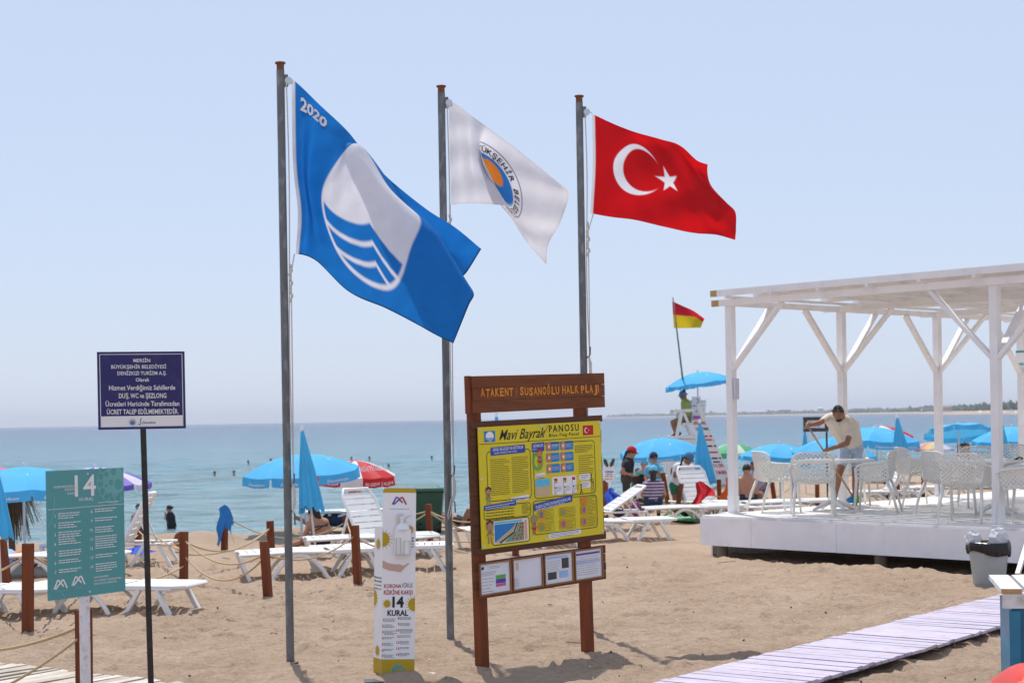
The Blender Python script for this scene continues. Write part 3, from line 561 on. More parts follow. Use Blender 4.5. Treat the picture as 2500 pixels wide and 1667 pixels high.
# map
p = lay(2); p.poly([(X(.10), Z(.04)), (X(.10), Z(.19)), (X(.27), Z(.19)), (X(.24), Z(.15))]); p.done('map_sea', M_sky, sheet)
p = lay(3); p.rect(X(.10), Z(.195), X(.32), Z(.21)); p.done('map_caption', M_cyan, sheet)
p = lay(2); p.poly([(X(.10), Z(.035)), (X(.24), Z(.15)), (X(.27), Z(.19)), (X(.285), Z(.19)), (X(.27), Z(.145)), (X(.16), Z(.035))]); p.done('map_beach', M_sandp, sheet)
p = lay(3); p.line([(X(.14), Z(.035)), (X(.25), Z(.11)), (X(.28), Z(.19))], .016); p.done('map_road', M_greyp, sheet)
p = lay(2); p.poly([(X(.17), Z(.035)), (X(.265), Z(.12)), (X(.288), Z(.19)), (X(.33), Z(.19)), (X(.33), Z(.035))]); p.done('map_land', M_grass, sheet)
p = lay(4)
for k, (gx, gz) in enumerate(((.295, .165), (.315, .165), (.295, .135), (.315, .135), (.285, .11), (.31, .105), (.25, .075), (.28, .07), (.305, .075), (.235, .05), (.265, .045), (.295, .05))): p.poly([(X(gx), Z(gz)), (X(gx+.012), Z(gz+.004)), (X(gx+.014), Z(gz+.022)), (X(gx+.003), Z(gz+.018))])
p.done('map_building', M_red, sheet)
p = lay(4)
for k in range(17): p.rect(X(.335), Z(.04+.0098*k), X(.355), Z(.046+.0098*k))
p.done('map_key', M_orange, sheet)
def kid(x, z, s, hair, extra):                               # little flat figures printed on the panel
    p = lay(6); p.disc(X(x), Z(z+.10*s), .028*s, .030*s); p.line([(X(x), Z(z+.08*s)), (X(x), Z(z+.035*s))], .03*s); p.line([(X(x-.007*s), Z(z+.04*s)), (X(x-.008*s), Z(z))], .008*s); p.line([(X(x+.007*s), Z(z+.04*s)), (X(x+.008*s), Z(z))], .008*s); p.line([(X(x-.02*s), Z(z+.045*s)), (X(x), Z(z+.068*s)), (X(x+.02*s), Z(z+.045*s))], .007*s); p.done('child_drawing', M_kidskin, sheet)
    p = lay(7); p.ring(X(x), Z(z+.10*s), .018*s, .031*s, 1.0, 12, 20, 160); p.done('hair_drawing', hair, sheet)
    p = lay(7); p.rect(X(x-.011*s), Z(z+.032*s), X(x+.011*s), Z(z+.05*s)); p.done('shorts_drawing', extra, sheet)
kid(.062, .355, 1.15, M_bprint, M_ggreen); kid(.065, .04, 1.45, flat('brown_print', (0.12, 0.03, 0.02)), M_mustard); kid(.412, .065, 1.3, M_grass, M_red); kid(.475, .63, 1.2, M_red, M_red)
# lower notice rack with four framed sheets
rx0, rx1 = fx0+.0, fx1+.005; rzt, rzb = FI.loc(1160, 1372)[1], FI.loc(1167, 1462)[1]
for k in range(4):
    h = (rzt-rzb)/4; bx(rx0+.004*(k % 2), rx1-.004*((k+1) % 2), rzb+h*k+.002, rzb+h*(k+1)-.002, .002, .022).build('rack_plank', M_dbrown if k in (1, 3) else M_brownh, th)
fw = (rx1-rx0)*.212
for k in range(4):
    x0 = rx0+.045+(rx1-rx0-.03)*.243*k; z0 = rzb+.035; z1 = rzt-.022; fr_o = bx(x0, x0+fw, z0, z1, .0225, .030).build('notice_sheet', mat('paper_sheet', (0.74, 0.74, 0.78), 0.35, var=0.04, scale=6), th)
    M_fr = mat('light_wood_frame', (0.27, 0.12, 0.045), 0.5, var=0.2, scale=12)
    for a in ((x0-.012, x0, z0-.012, z1+.012), (x0+fw, x0+fw+.012, z0-.012, z1+.012), (x0, x0+fw, z0-.012, z0), (x0, x0+fw, z1, z1+.012)): bx(*a, .0225, .042).build('frame_strip', M_fr, fr_o if False else th)
    fq = Frame(FI.P(x0, z0, .0305), FI.ex, FI.up); W_, H_ = fw, z1-z0; p = Print(fq, .001)
    if k == 0:
        p.para(W_*.05, W_*.55, H_*.72, 3, .012, .005, 11); p.para(W_*.05, W_*.45, H_*.5, 6, .025, .006, 12); p.para(W_*.3, W_*.8, H_*.88, 2, .012, .005, 13); p.done('small_print', M_gtext, fr_o)
        Print(fq, .001).rect(W_*.05, H_*.82, W_*.13, H_*.92).mb.build('printed_mark', M_navy, fr_o)
        for c1, a, e_ in ((M_ggreen, .46, .58), (M_kink, .30, .45), (M_pinkp, .19, .29)): Print(fq, .001).rect(W_*.52, H_*a, W_*.86, H_*e_).mb.build('printed_band', c1, fr_o)
    elif k == 1:
        p.para(W_*.04, W_*.2, H_*.35, 6, .012, .005, 14); p.done('small_print', M_gtext, fr_o); Print(fq, .001).rect(W_*.10, H_*.65, W_*.19, H_*.9).mb.build('printed_mark', flat('peach_print', (0.72, 0.45, 0.28)), fr_o)
    elif k == 2:
        p.para(W_*.08, W_*.55, H_*.78, 8, .013, .004, 15); p.done('small_print', M_gtext, fr_o); Print(fq, .001).rect(W_*.08, H_*.86, W_*.85, H_*.93).mb.build('printed_band', M_lblue, fr_o)
        Print(fq, .001).rect(W_*.62, H_*.48, W_*.88, H_*.84).mb.build('printed_picture', M_greyp, fr_o); Print(fq, .001).rect(W_*.10, H_*.14, W_*.42, H_*.40).mb.build('printed_picture', M_greyp, fr_o); Print(fq, .001).rect(W_*.52, H_*.16, W_*.85, H_*.40).mb.build('printed_picture', M_lblue, fr_o)
    else:
        p.para(W_*.06, W_*.92, H_*.76, 9, .018, .005, 16); p.done('small_print', M_gtext, fr_o); Print(fq, .001).rect(W_*.04, H_*.84, W_*.94, H_*.91).mb.build('printed_band', M_kink, fr_o); Print(fq, .0005).rect(W_*.04, H_*.52, W_*.94, H_*.66).mb.build('printed_band', flat('pale_blue_print', (0.52, 0.56, 0.74)), fr_o)
# ---------------------------------------------------------------- hand sanitiser stand
S0 = gr(971, 1652); D = S0.y; k_ = D/FOC
FS = Frame(gr(930.5, 1652), (1, 0.10, -.026), (.026, 0, 1)); SW = FS.loc(1012, 1640)[0]; SH = (1652-1190)*k_
th = thing('sanitiser_stand', 'white and yellow hand sanitiser stand printed with 14 KURAL', 'sanitiser stand', S0)
M_stand = mat('white_lacquered_sheet', (0.88, 0.87, 0.88), 0.3, var=0.03, scale=4)
def panel(fr, wd, hh, r, name, rl=True, rr_=True, t_=.02):
    pts = [(0, 0), (wd, 0)]
    if rr_: pts += [(wd-r+r*math.cos(R(15*k)), hh-r+r*math.sin(R(15*k))) for k in range(7)]
    else: pts += [(wd, hh)]
    if rl: pts += [(r-r*math.sin(R(15*k)), hh-r+r*math.cos(R(15*k))) for k in range(7)]
    else: pts += [(0, hh)]
    n = len(pts); mb = MB(); mb.add([fr.P(x, z, 0) for x, z in pts] + [fr.P(x, z, -t_) for x, z in pts], [tuple(range(n)), tuple(range(2*n-1, n-1, -1))] + [(i, n+i, n+(i+1) % n, (i+1) % n) for i in range(n)]); return mb.build(name, M_stand, th), pts
fp, pts = panel(FS, SW, SH, .03, 'front_panel')
FL = Frame(FS.P(-.001, 0, 0), (-0.42, 0.9, 0)); SL = 0.155
sideF = Frame(FS.P(0, 0, -.0) + Vector((-0.070, 0.125, 0)), Vector((0.070, -0.125, 0)), FS.up); LW = Vector((0.070, 0.125, 0)).length; SHL = (1652-1286)*k_
sp, _ = panel(sideF, LW-.001, SHL, .035, 'side_panel', True, False, .015)
M_must = flat('mustard_yellow_print', (0.52, 0.34, 0.012)); yb = .136
Print(FS, .001).rect(0.001, 0, SW-.001, yb).mb.build('yellow_foot_band', M_must, fp); Print(sideF, .001).rect(.001, 0, LW-.002, yb).mb.build('yellow_foot_band', M_must, sp)
pr = Print(FS, .001); top = [(x, z) for x, z in pts if z > SH-.034]; pr.poly([(0.0005, SH-.036), (SW-.0005, SH-.036)] + [(min(max(x, .0005), SW-.0005), z-.0005) for x, z in top]); pr.done('yellow_top_band', M_must, fp)
m_logo(FS, SW*.5, SH*.932, .056, .002, (M_kink, M_red, M_sky), fp)
p = Print(FS, .0015); p.greek(SW*.22, SW*.8, SH*.888, .006, 3); p.done('small_print', M_sky, fp)
m_logo(FS, SW*.5, yb*.5, .05, .002, (flat('turquoise_print', (0.02, 0.38, 0.45)),)*3, fp)
zz = lambda v: (1653-(1150+v/3.033))*k_                     # rows of the close-up
xx = lambda u_: FS.loc(850+u_/3.033, 1400)[0]
p = Print(FS, .0015)
def tfit(body, u0, u1, v, hp, **kw): p.text(body, (xx(u0)+xx(u1))/2, zz(v), hp/3.033*k_, width=xx(u1)-xx(u0), **kw)
tfit('KORONA', 267, 395, 865, 30, bold=.02); tfit('RİSKİNE KARŞI', 266, 478, 913, 32, bold=.02)
for i in range(14): p.text(str(i+1), xx(266) if i < 7 else xx(382), zz([1110, 1155, 1200, 1245, 1290, 1335, 1378][i % 7] - (12 if i > 6 else 0)), .019, al='r', bold=.02)
p.done('red_lettering', flat('crimson_print', (0.42, 0.01, 0.02)), fp)
p = Print(FS, .0015); tfit('VİRÜS', 397, 478, 862, 34); tfit('14', 329, 414, 1006, 78, bold=.04); tfit('KURAL', 293, 447, 1070, 42, bold=.035)
for i in range(14):
    u0 = 272 if i < 7 else 388; v0 = [1095, 1140, 1185, 1233, 1275, 1320, 1363][i % 7] - (12 if i > 6 else 0); p.rect(xx(u0-4), zz(v0+18), xx(u0-3), zz(v0-6)); p.para(xx(u0), xx(u0+[85, 75, 95, 80, 70, 75, 72][i % 7]), zz(v0), [3, 3, 4, 2, 3, 2, 3][i % 7], 9/3.033*k_, 5/3.033*k_, i+20)
for i, b_ in enumerate(('inizi', 'nda', 'ekte', 'siniz')): p.text(b_, xx(485), zz(500+21*i), .014 if i < 2 else .009, al='r', bold=.02)
p.done('black_lettering', M_bprint, fp)
p = Print(sideF, .0015)
for i, (b_, h) in enumerate((('Ellerinizi', .014), ('Burada', .015), ('Dezenfekte', .010), ('Edebilirsiniz', .010))): p.text(b_, LW*.5, SHL*(.655-.024*i*1.02), h, width=LW*.92, bold=.02)
p.done('black_lettering', M_bprint, sp)
def virus(fr, x, z, r, par, lo=None, hi=None):
    p = Print(fr, .0012); lo = -9 if lo is None else lo; hi = 9 if hi is None else hi; cl = lambda a: min(max(a, lo), hi)
    p.poly([(cl(x+r*math.cos(2*math.pi*k/20)), z+r*1.1*math.sin(2*math.pi*k/20)) for k in range(20)])
    for k in range(16):
        a = 2*math.pi*k/16; q = Vector((x+r*1.5*math.cos(a), z+r*1.5*math.sin(a)))
        if lo < q.x < hi: p.line([(x+r*math.cos(a), z+r*math.sin(a)), q], r*.07)
    p.done('virus_print', M_must, par)
virus(FS, xx(256), zz(505), .05, fp, lo=.001); virus(FS, xx(455), zz(433), .026, fp); virus(FS, xx(290), zz(982), .026, fp); virus(FS, xx(490), zz(988), .046, fp, hi=SW-.001)
virus(sideF, LW*.5, SHL*.885, .034, sp); virus(sideF, .003, SHL*.52, .055, sp, lo=.002); virus(sideF, LW*.5, SHL*.17, .033, sp)
p = Print(FS, .0015); p.poly([(xx(254), zz(660)), (xx(300), zz(682)), (xx(345), zz(690)), (xx(380), zz(690)), (xx(410), zz(700)), (xx(445), zz(680)), (xx(454), zz(684)), (xx(420), zz(715)), (xx(388), zz(750)), (xx(350), zz(742)), (xx(300), zz(735)), (xx(254), zz(715))]); p.done('hand_print', flat('pink_skin_print', (0.62, 0.40, 0.34)), fp)
bc = FS.P(xx(400), zz(520), .05)
disp = MB(); disp.box(FS.P(xx(400), zz(525), .045), (.125, .075, .20), Matrix((FS.ex, -FS.n, FS.up)).transposed()); d_ = disp.build('bottle', mat('white_bottle', (0.85, 0.85, 0.86), 0.25, var=0.02), th)
MB().lathe([(.055, 0), (.045, .03), (.018, .05), (.018, .075), (.02, .078), (.02, .10), (.0, .10)], FS.P(xx(400), zz(525)+.10, .045), 12).build('pump', MATS['white_bottle'], d_, smooth=40)
mb = MB(); w0, w1 = xx(348), xx(456); zq = zz(612)
for x_a, x_b, zt_ in ((xx(352), xx(383), zz(490)), (xx(408), xx(452), zz(512))): mb.tube([FS.P(x_a, zq, .088), FS.P(x_a, zt_, .088), FS.P(x_b, zt_, .088), FS.P(x_b, zq, .088)], .0035, 6)
mb.tube([FS.P(w0, zq, .088), FS.P(w1, zq, .088), FS.P(w1, zq, .004), FS.P(w0, zq, .004), FS.P(w0, zq, .088)], .0035, 6); mb.build('wire_basket', M_steel, th)
mb = MB(); mb.box(FS.P(xx(380), zz(352), .012), (.045, .022, .07), Matrix((FS.ex, -FS.n, FS.up)).transposed()); brk = mb.build('lever_bracket', M_steel, th)
mb = MB(); mb.tube([FS.P(xx(385), zz(372), .02), FS.P(xx(410), zz(380), .06), FS.P(xx(415), zz(345), .09), FS.P(xx(440), zz(325), .13), FS.P(xx(462), zz(323), .13)], .004, 6); mb.build('lever', M_steel, brk)
mb = MB(); mb.box(FS.P(.02, .006, .16), (.30, .26, .012), rz(.12)); mb.build('foot_plate', mat('dark_foot_plate', (0.07, 0.075, 0.085), 0.4), th)
mb = MB(); mb.box(FS.P(SW+.08, .02, -.02), (.22, .10, .008), rz(-.25)); mb.build('side_foot', mat('pale_foot_plate', (0.6, 0.6, 0.58), 0.4), th)
mb = MB(); mb.lathe([(.33, -.05), (.26, .012), (.16, .040), (.07, .052), (0, .055)], FS.P(SW*.75, 0, .10), 18); mb.build('sand_mound', bpy.data.materials['beach_sand'], th, smooth=True)
# ================================================================ FLAGPOLES AND FLAGS
def herm(xk, yk, x):
    xk = np.asarray(xk, float); yk = np.asarray(yk, float); n = len(xk); d = np.diff(yk, axis=0)/np.diff(xk)[:, None]; m_ = np.zeros_like(yk)
    m_[0] = d[0]; m_[-1] = d[-1]
    for i in range(1, n-1): a, b_ = xk[i]-xk[i-1], xk[i+1]-xk[i]; m_[i] = (d[i-1]*b_ + d[i]*a)/(a+b_)
    i = np.clip(np.searchsorted(xk, x, side='right')-1, 0, n-2); h = (xk[i+1]-xk[i])[:, None]; t_ = ((x-xk[i])[:, None])/h
    return (2*t_**3-3*t_**2+1)*yk[i] + (t_**3-2*t_**2+t_)*h*m_[i] + (-2*t_**3+3*t_**2)*yk[i+1] + (t_**3-t_**2)*h*m_[i+1]
class Cloth:
    def __init__(s, cols, Y, wr=None, nt=121, ns=181):
        s.ks = np.array([c[0] for c in cols]); tt = np.linspace(0, 1, nt); ss = np.linspace(0, 1, ns); dense = []
        for _, pts in cols:
            pts = [(p + (0,))[:4] for p in pts]; dense.append(herm([p[0] for p in pts], [[p[1], p[2], p[3]] for p in pts], tt))
        D_ = np.array(dense)                                      # cols x nt x 3
        G = np.stack([herm(s.ks, D_[:, j, :], ss) for j in range(nt)], 1)     # ns x nt x 3
        if wr is not None: S_, T_ = np.meshgrid(ss, tt, indexing='ij'); G[:, :, 2] += wr(S_, T_)
        W_ = np.zeros_like(G)
        a, b_ = G[:, :, 0]-CX, CY-G[:, :, 1]; u = (a*math.cos(ROLL)+b_*math.sin(ROLL))/FOC; v = (-a*math.sin(ROLL)+b_*math.cos(ROLL))/FOC; yy = Y + G[:, :, 2]
        W_[:, :, 0] = u*yy; W_[:, :, 1] = yy; W_[:, :, 2] = EYE + v*yy
        s.W = W_; s.ns, s.nt = ns, nt
        du = np.gradient(W_, axis=0); dv = np.gradient(W_, axis=1); n = np.cross(du, dv); s.N = n/np.maximum(np.linalg.norm(n, axis=2, keepdims=True), 1e-9)
    def __call__(s, a, b_, off=0.0):
        x = min(max(a, 0), 1)*(s.ns-1); y = min(max(b_, 0), 1)*(s.nt-1); i = min(int(x), s.ns-2); j = min(int(y), s.nt-2); f, g = x-i, y-j
        L_ = lambda A: (A[i, j]*(1-f)+A[i+1, j]*f)*(1-g)+(A[i, j+1]*(1-f)+A[i+1, j+1]*f)*g
        return Vector(L_(s.W)+L_(s.N)*off)
    def build(s, name, colfn, m_, parent=None, **k):
        ns, nt = s.ns, s.nt; me = bpy.data.meshes.new(name); idx = (np.arange(ns-1)[:, None]*nt+np.arange(nt-1)[None, :]).reshape(-1)
        me.from_pydata(s.W.reshape(-1, 3), [], np.stack([idx, idx+1, idx+nt+1, idx+nt], -1).tolist()); me.shade_smooth(); me.materials.append(m_)
        S_, T_ = np.meshgrid(np.linspace(0, 1, ns), np.linspace(0, 1, nt), indexing='ij'); C_ = colfn(S_.reshape(-1), T_.reshape(-1))
        at_ = me.color_attributes.new('Col', 'FLOAT_COLOR', 'POINT'); at_.data.foreach_set('color', np.concatenate([C_, np.ones((len(C_), 1))], 1).astype(np.float32).reshape(-1))
        o = bpy.data.objects.new(name, me); COL.objects.link(o); o.parent = parent
        if parent is not None and parent.name in TMP: o.location = -TMP[parent.name]['L']
        return tag(o, **k)
    def text(s, mb, body, s0, t0, h, width=None, asp=1.5, rot=0.0, bold=0.0, off=.004, al='c'):       # h in units of the hoist
        vs, fs, mn, mx = text2d(body, bold); k = h/CAPH; kx = k if width is None else width/(mx[0]-mn[0]); wd = (mx[0]-mn[0])*kx; c, sn = math.cos(rot), math.sin(rot)
        for sg in (1, -1):
            out = []
            for q in vs:
                a = (q[0]-mn[0])*kx - (wd/2 if al == 'c' else 0); e = q[1]*k; out.append(s(s0+(a*c-e*sn)/asp, t0-(a*sn+e*c), off*sg))
            mb.add(out, fs)
mixc = lambda a, b_, k: a*(1-k[:, None]) + np.array(b_)*k[:, None]
sm = lambda d, e=.006: np.clip(.5-d/(2*e), 0, 1)              # soft edge: 1 inside
def flagpole(base, top, label):
    th = thing('flagpole', label, 'flagpole', base, 'flagpoles on the sand')
    b_ = Vector(base); H_ = top
    MB().tube([b_+Vector((0, 0, -.2)), b_+Vector((0, 0, H_))], .033, 20).build('pole', M_galv, th, smooth=40)
    MB().lathe([(.031, 0), (.031, .045), (.043, .05), (.043, .062), (.0, .066)], b_+Vector((0, 0, H_+.002)), 18).build('top_cap', M_rust, th, smooth=40)
    MB().box(b_+Vector((.045, -.01, H_-.09)), (.035, .02, .10)).build('pulley_bracket', M_galv, th)
    mb = MB(); mb.tube([b_+Vector((.068, -.022, H_-.09)), b_+Vector((.068, .005, H_-.09))], .030, 14); mb.build('pulley_wheel', M_steel, th, smooth=40)
    return th
def cords(th, b_, H_, x0, xh, z_hoist_top, z_hoist_bot, z_cleat):
    b_ = Vector(b_); mb = MB(); pts = [(b_.x+x0, b_.y-.02, H_-.10)]
    for k in range(1, 13): z = H_-.10+(z_cleat-H_+.10)*k/12; pts.append((b_.x+x0+.010*math.sin(k*.6), b_.y-.022, z))
    mb.tube(pts, .0052, 6); mb.build('halyard', M_halyard, th)
    mb = MB(); mb.tube([(b_.x+.075, b_.y-.02, H_-.07), (xh, b_.y-.01, z_hoist_top)], .005, 6); mb.tube([(xh, b_.y-.01, z_hoist_bot), (b_.x+.062, b_.y-.02, z_hoist_bot-.16), (b_.x+.060, b_.y-.025, (z_hoist_bot+z_cleat)/2), (b_.x+.055, b_.y-.025, z_cleat)], .0052, 6)
    mb.build('halyard', M_halyard, th)
    mb = MB()
    for k in range(9): mb.ell((b_.x+.058+.010*math.sin(k*2), b_.y-.03, z_hoist_bot-.10-.035*k), (.012, .012, .022), 6, 5)
    mb.build('halyard_knot', M_halyard, th, smooth=True)
    mb = MB(); mb.tube([(b_.x+.03, b_.y-.02, z_cleat+.10), (b_.x+.06, b_.y-.03, z_cleat+.13), (b_.x+.062, b_.y-.035, z_cleat+.20)], .006, 6); mb.tube([(b_.x+.03, b_.y-.02, z_cleat-.10), (b_.x+.06, b_.y-.03, z_cleat-.13), (b_.x+.062, b_.y-.035, z_cleat-.22)], .006, 6); mb.build('cleat', M_rust, th)
    mb = MB()
    for q in range(5): mb.tube([(b_.x+.045+.006*q, b_.y-.034, z_cleat+.12-.015*q), (b_.x+.052+.004*q, b_.y-.040, z_cleat), (b_.x+.047+.006*q, b_.y-.034, z_cleat-.13+.02*q)], .005, 6)
    mb.build('coiled_cord', M_halyard, th)
poles = []
for (px, py), ptop, lab in (((709, 1611), 154, 'tall grey steel flagpole flying the blue flag, nearest of the three poles'), ((1100, 1559), 211, 'grey steel flagpole flying the white flag, middle of the three poles'), ((1436, 1537), 235, 'grey steel flagpole flying the red flag, behind the information board')):
    g = gr(px, py); H_ = at(px-22, ptop, g.y).z; poles.append((g, H_, flagpole(g, H_-.06, lab)))
def zat(px, py, Y): return at(px, py, Y).z
g, H_, th = poles[0]; cords(th, g, H_-.06, .050, at(712, 195, g.y).x, zat(712, 195, g.y), zat(722, 620, g.y), zat(720, 1215, g.y))
g, H_, th = poles[1]; cords(th, g, H_-.06, .050, at(1095, 248, g.y).x, zat(1095, 248, g.y), zat(1102, 500, g.y), zat(1104, 1190, g.y))
MB().tube([(g.x+.055, g.y-.03, zat(1104, 1190, g.y)), (g.x+.02, g.y-.045, zat(1094, 1255, g.y)), (g.x-.005, g.y-.045, zat(1090, 1268, g.y)), (g.x-.002, g.y-.045, zat(1090, 1255, g.y)), (g.x+.03, g.y-.04, zat(1098, 1215, g.y))], .006, 6).build('cord_loop', M_halyard, th)
g, H_, th = poles[2]; cords(th, g, H_-.06, .050, at(1445, 278, g.y).x, zat(1445, 278, g.y), zat(1441, 521, g.y), zat(1440, 900, g.y))
M_cloth = mat('flag_cloth', (1, 1, 1), 0.7, var=0.05, scale=8, trans=0.5, attr=True, bump=0.25, bscale=140, spec=0.25)
# blue flag with the egg-shaped badge
g = poles[0][0]
cols = [(0, [(0, 712, 192), (.2, 713, 285), (.5, 716, 410), (.75, 727, 520), (1, 722, 620)]),
        (.06, [(0, 735, 212, .0), (.2, 735, 290, -.06), (.5, 738, 425, -.07), (.75, 750, 530, -.06), (1, 742, 623, -.05)]),
        (.15, [(0, 777, 253, .02), (.2, 765, 305, .03), (.5, 752, 440, .05), (.75, 766, 548, .06), (1, 772, 637, .05)]),
        (.3, [(0, 846, 318, .06), (.2, 826, 362, -.02), (.35, 808, 430, -.03), (.52, 800, 500, -.02), (.75, 818, 605, .0), (1, 846, 708, .02)]),
        (.5, [(0, 918, 408, .20), (.08, 898, 382, .13), (.15, 892, 366, .04), (.24, 884, 385, -.06), (.52, 912, 525, -.10), (.75, 927, 635, -.10), (1, 945, 754, -.08)]),
        (.7, [(0, 1040, 510, .30), (.18, 1020, 548, .28), (.33, 1030, 535, .12), (.42, 1048, 546, .0), (.50, 1045, 562, -.08), (.60, 1022, 610, -.13), (.78, 1012, 700, -.14), (1, 1022, 794, -.13)]),
        (.85, [(0, 1112, 556, .36), (.18, 1085, 606, .34), (.33, 1082, 606, .15), (.44, 1106, 632, .0), (.52, 1106, 650, -.08), (.62, 1078, 680, -.13), (.8, 1062, 755, -.14), (1, 1065, 818, -.13)]),
        (1, [(0, 1175, 608, .40), (.18, 1140, 664, .38), (.33, 1118, 690, .18), (.44, 1146, 698, .02), (.52, 1157, 718, -.06), (.62, 1146, 742, -.10), (.8, 1128, 786, -.11), (1, 1107, 838, -.10)])]
wr = lambda S_, T_: .018*np.sin(S_*34+T_*5)*np.exp(-(S_/.22)**2)*T_ + .010*np.sin((S_-T_*.5)*26)*np.clip(S_-.2, 0, 1) + .004*np.sin(S_*61+T_*23)*np.sin(T_*17-S_*9)
CB = Cloth(cols, g.y, wr, 181, 261)
BLUE = np.array([0.012, 0.185, 0.58]); WHI = np.array([0.80, 0.80, 0.86])
def bluecol(S_, T_):
    x = (S_-.465)*1.5/.305; y = (.53-T_)/.38; r = np.sqrt(x*x+y*y); c = np.repeat(BLUE[None], len(S_), 0)
    c = mixc(c, WHI, sm(r-1, .02)); inner = sm(r-.925, .02)
    def crestf(x_): return np.interp(x_, [-1, -.8, -.6, -.4, -.2, -.1, 0, .06, .12, .25, .45, .7, 1.0], [.06, -.01, -.07, -.12, -.145, -.14, -.12, -.10, -.17, -.28, -.39, -.46, -.50])
    f = crestf(x); k = sm(y-f, .02)*inner
    for o_ in (.27, .55): k = k*(1-sm(np.abs(y-(f-o_))-.036, .02))
    c = mixc(c, BLUE*1.0, k)
    hem = np.maximum(sm(.992-T_, .004), sm(.994-S_, .003)); c = mixc(c, BLUE*.22, hem); return mixc(c, [.72, .72, .74], sm(S_-.022, .004))
fl = CB.build('flag', bluecol, M_cloth, label='large blue flag with a white egg-shaped wave badge and 2020', cat='flag', group='flags on tall poles')
mb = MB(); CB.text(mb, '2020', .135, .150, .085, width=.235, bold=.035, off=.006, rot=-.02); mb.build('lettering', M_wprint, fl, kind='stuff')
# white flag with the round municipal badge
g = poles[1][0]
cols = [(0, [(0, 1095, 245), (.5, 1098, 372), (1, 1102, 500)]), (.10, [(0, 1122, 261, -.02), (.5, 1124, 372, -.05), (1, 1132, 497, -.03)]), (.2, [(0, 1147, 280, .02), (.5, 1150, 385, .03), (1, 1168, 497, .03)]),
        (.34, [(0, 1180, 304, -.02), (.3, 1172, 366, -.07), (.6, 1203, 440, -.09), (1, 1238, 501, -.08)]), (.40, [(0, 1194, 314, .0), (.3, 1166, 366, .01), (.6, 1192, 438, .02), (1, 1222, 498, .03)]),
        (.50, [(0, 1221, 334, .02), (.3, 1196, 390, .06), (.6, 1215, 462, .07), (1, 1248, 532, .07)]), (.62, [(0, 1258, 361, .0), (.3, 1240, 420, .0), (.6, 1248, 495, .01), (1, 1268, 565, .02)]),
        (.8, [(0, 1315, 407, -.03), (.3, 1305, 462, -.05), (.6, 1295, 535, -.06), (1, 1290, 596, -.03)]), (1, [(0, 1384, 463, .03), (.12, 1388, 474, .04), (.5, 1367, 545, .0), (.85, 1336, 608, -.02), (1, 1334, 646, -.04)])]
CW = Cloth(cols, g.y, lambda S_, T_: .012*np.sin(S_*22-T_*7)*S_ + .008*np.sin(T_*18+S_*9), 151, 211)
def whitecol(S_, T_):
    x = (S_-.50)*1.5/.34; y = (.50-T_)/.34; r = np.hypot(x, y); c = np.repeat(WHI[None]*np.array([1, .985, .96]), len(S_), 0)
    c = mixc(c, [.02, .03, .06], sm(np.abs(r-.985)-.014, .012)); c = mixc(c, [.03, .17, .50], sm(r-.66, .02)); c = mixc(c, [.72, .22, .03], sm(np.hypot(x-.02, y-.22)-.33, .02))
    c = mixc(c, [.30, .48, .74], sm(np.abs(r-.62+.02*np.sin(x*9))-.02, .02)*sm(y+.3, .1)); seam = sm(np.abs((S_*6) % 1-.5)-.004, .004)
    hem = np.maximum(sm(T_-.012, .004), np.maximum(sm(.988-T_, .004), sm(.99-S_, .004))); return mixc(mixc(c, [.60, .58, .58], hem*.5), [.66, .64, .63], seam*.35)
fl = CW.build('flag', whitecol, M_cloth, label='white flag with a round orange and blue municipal badge', cat='flag', group='flags on tall poles')
mb = MB(); tx_ = 'BÜYÜKŞEHİR BELEDİYESİ'
for i, ch in enumerate(tx_):
    if ch != ' ':
        a = R(140 - 11.6*i); r_ = .34*.72; CW.text(mb, ch, .50+r_*math.cos(a)/1.5, .50-r_*math.sin(a), .060, rot=a-math.pi/2, bold=.012, off=.005)
mb.build('lettering', M_bprint, fl, kind='stuff')
# red flag with crescent and star
g = poles[2][0]
cols = [(0, [(0, 1445, 278), (.5, 1447, 400), (1, 1441, 521)]), (.2, [(0, 1508, 307, -.03), (.5, 1508, 408, -.05), (1, 1499, 531, -.03)]), (.333, [(0, 1548, 322, .0), (.25, 1549, 352, .01), (.5, 1551, 414, -.02), (1, 1543, 536, .0)]),
        (.545, [(0, 1612, 340, .03), (.25, 1622, 375, .03), (.5, 1633, 443, -.02), (.75, 1625, 495, -.01), (1, 1622, 554, .02)]), (.78, [(0, 1668, 361, -.02), (.25, 1680, 395, .05), (.5, 1705, 468, .0), (.75, 1708, 525, -.05), (1, 1702, 570, -.02)]),
        (.9, [(0, 1702, 392, .05), (.25, 1703, 418, .10), (.5, 1742, 486, .05), (.75, 1752, 540, -.02), (1, 1752, 574, .02)]), (1, [(0, 1728, 402, .12), (.1, 1727, 416, .13), (.25, 1733, 447, .12), (.5, 1776, 497, .06), (.62, 1794, 515, .0), (.8, 1797, 555, -.03), (1, 1795, 586, .0)])]
CR_ = Cloth(cols, g.y, lambda S_, T_: .022*np.sin((S_*.8+T_*.75)*15)*np.clip(S_*1.6, 0, 1) + .012*np.sin(S_*30-T_*14)*S_, 151, 211)
RED = np.array([0.56, 0.006, 0.010])
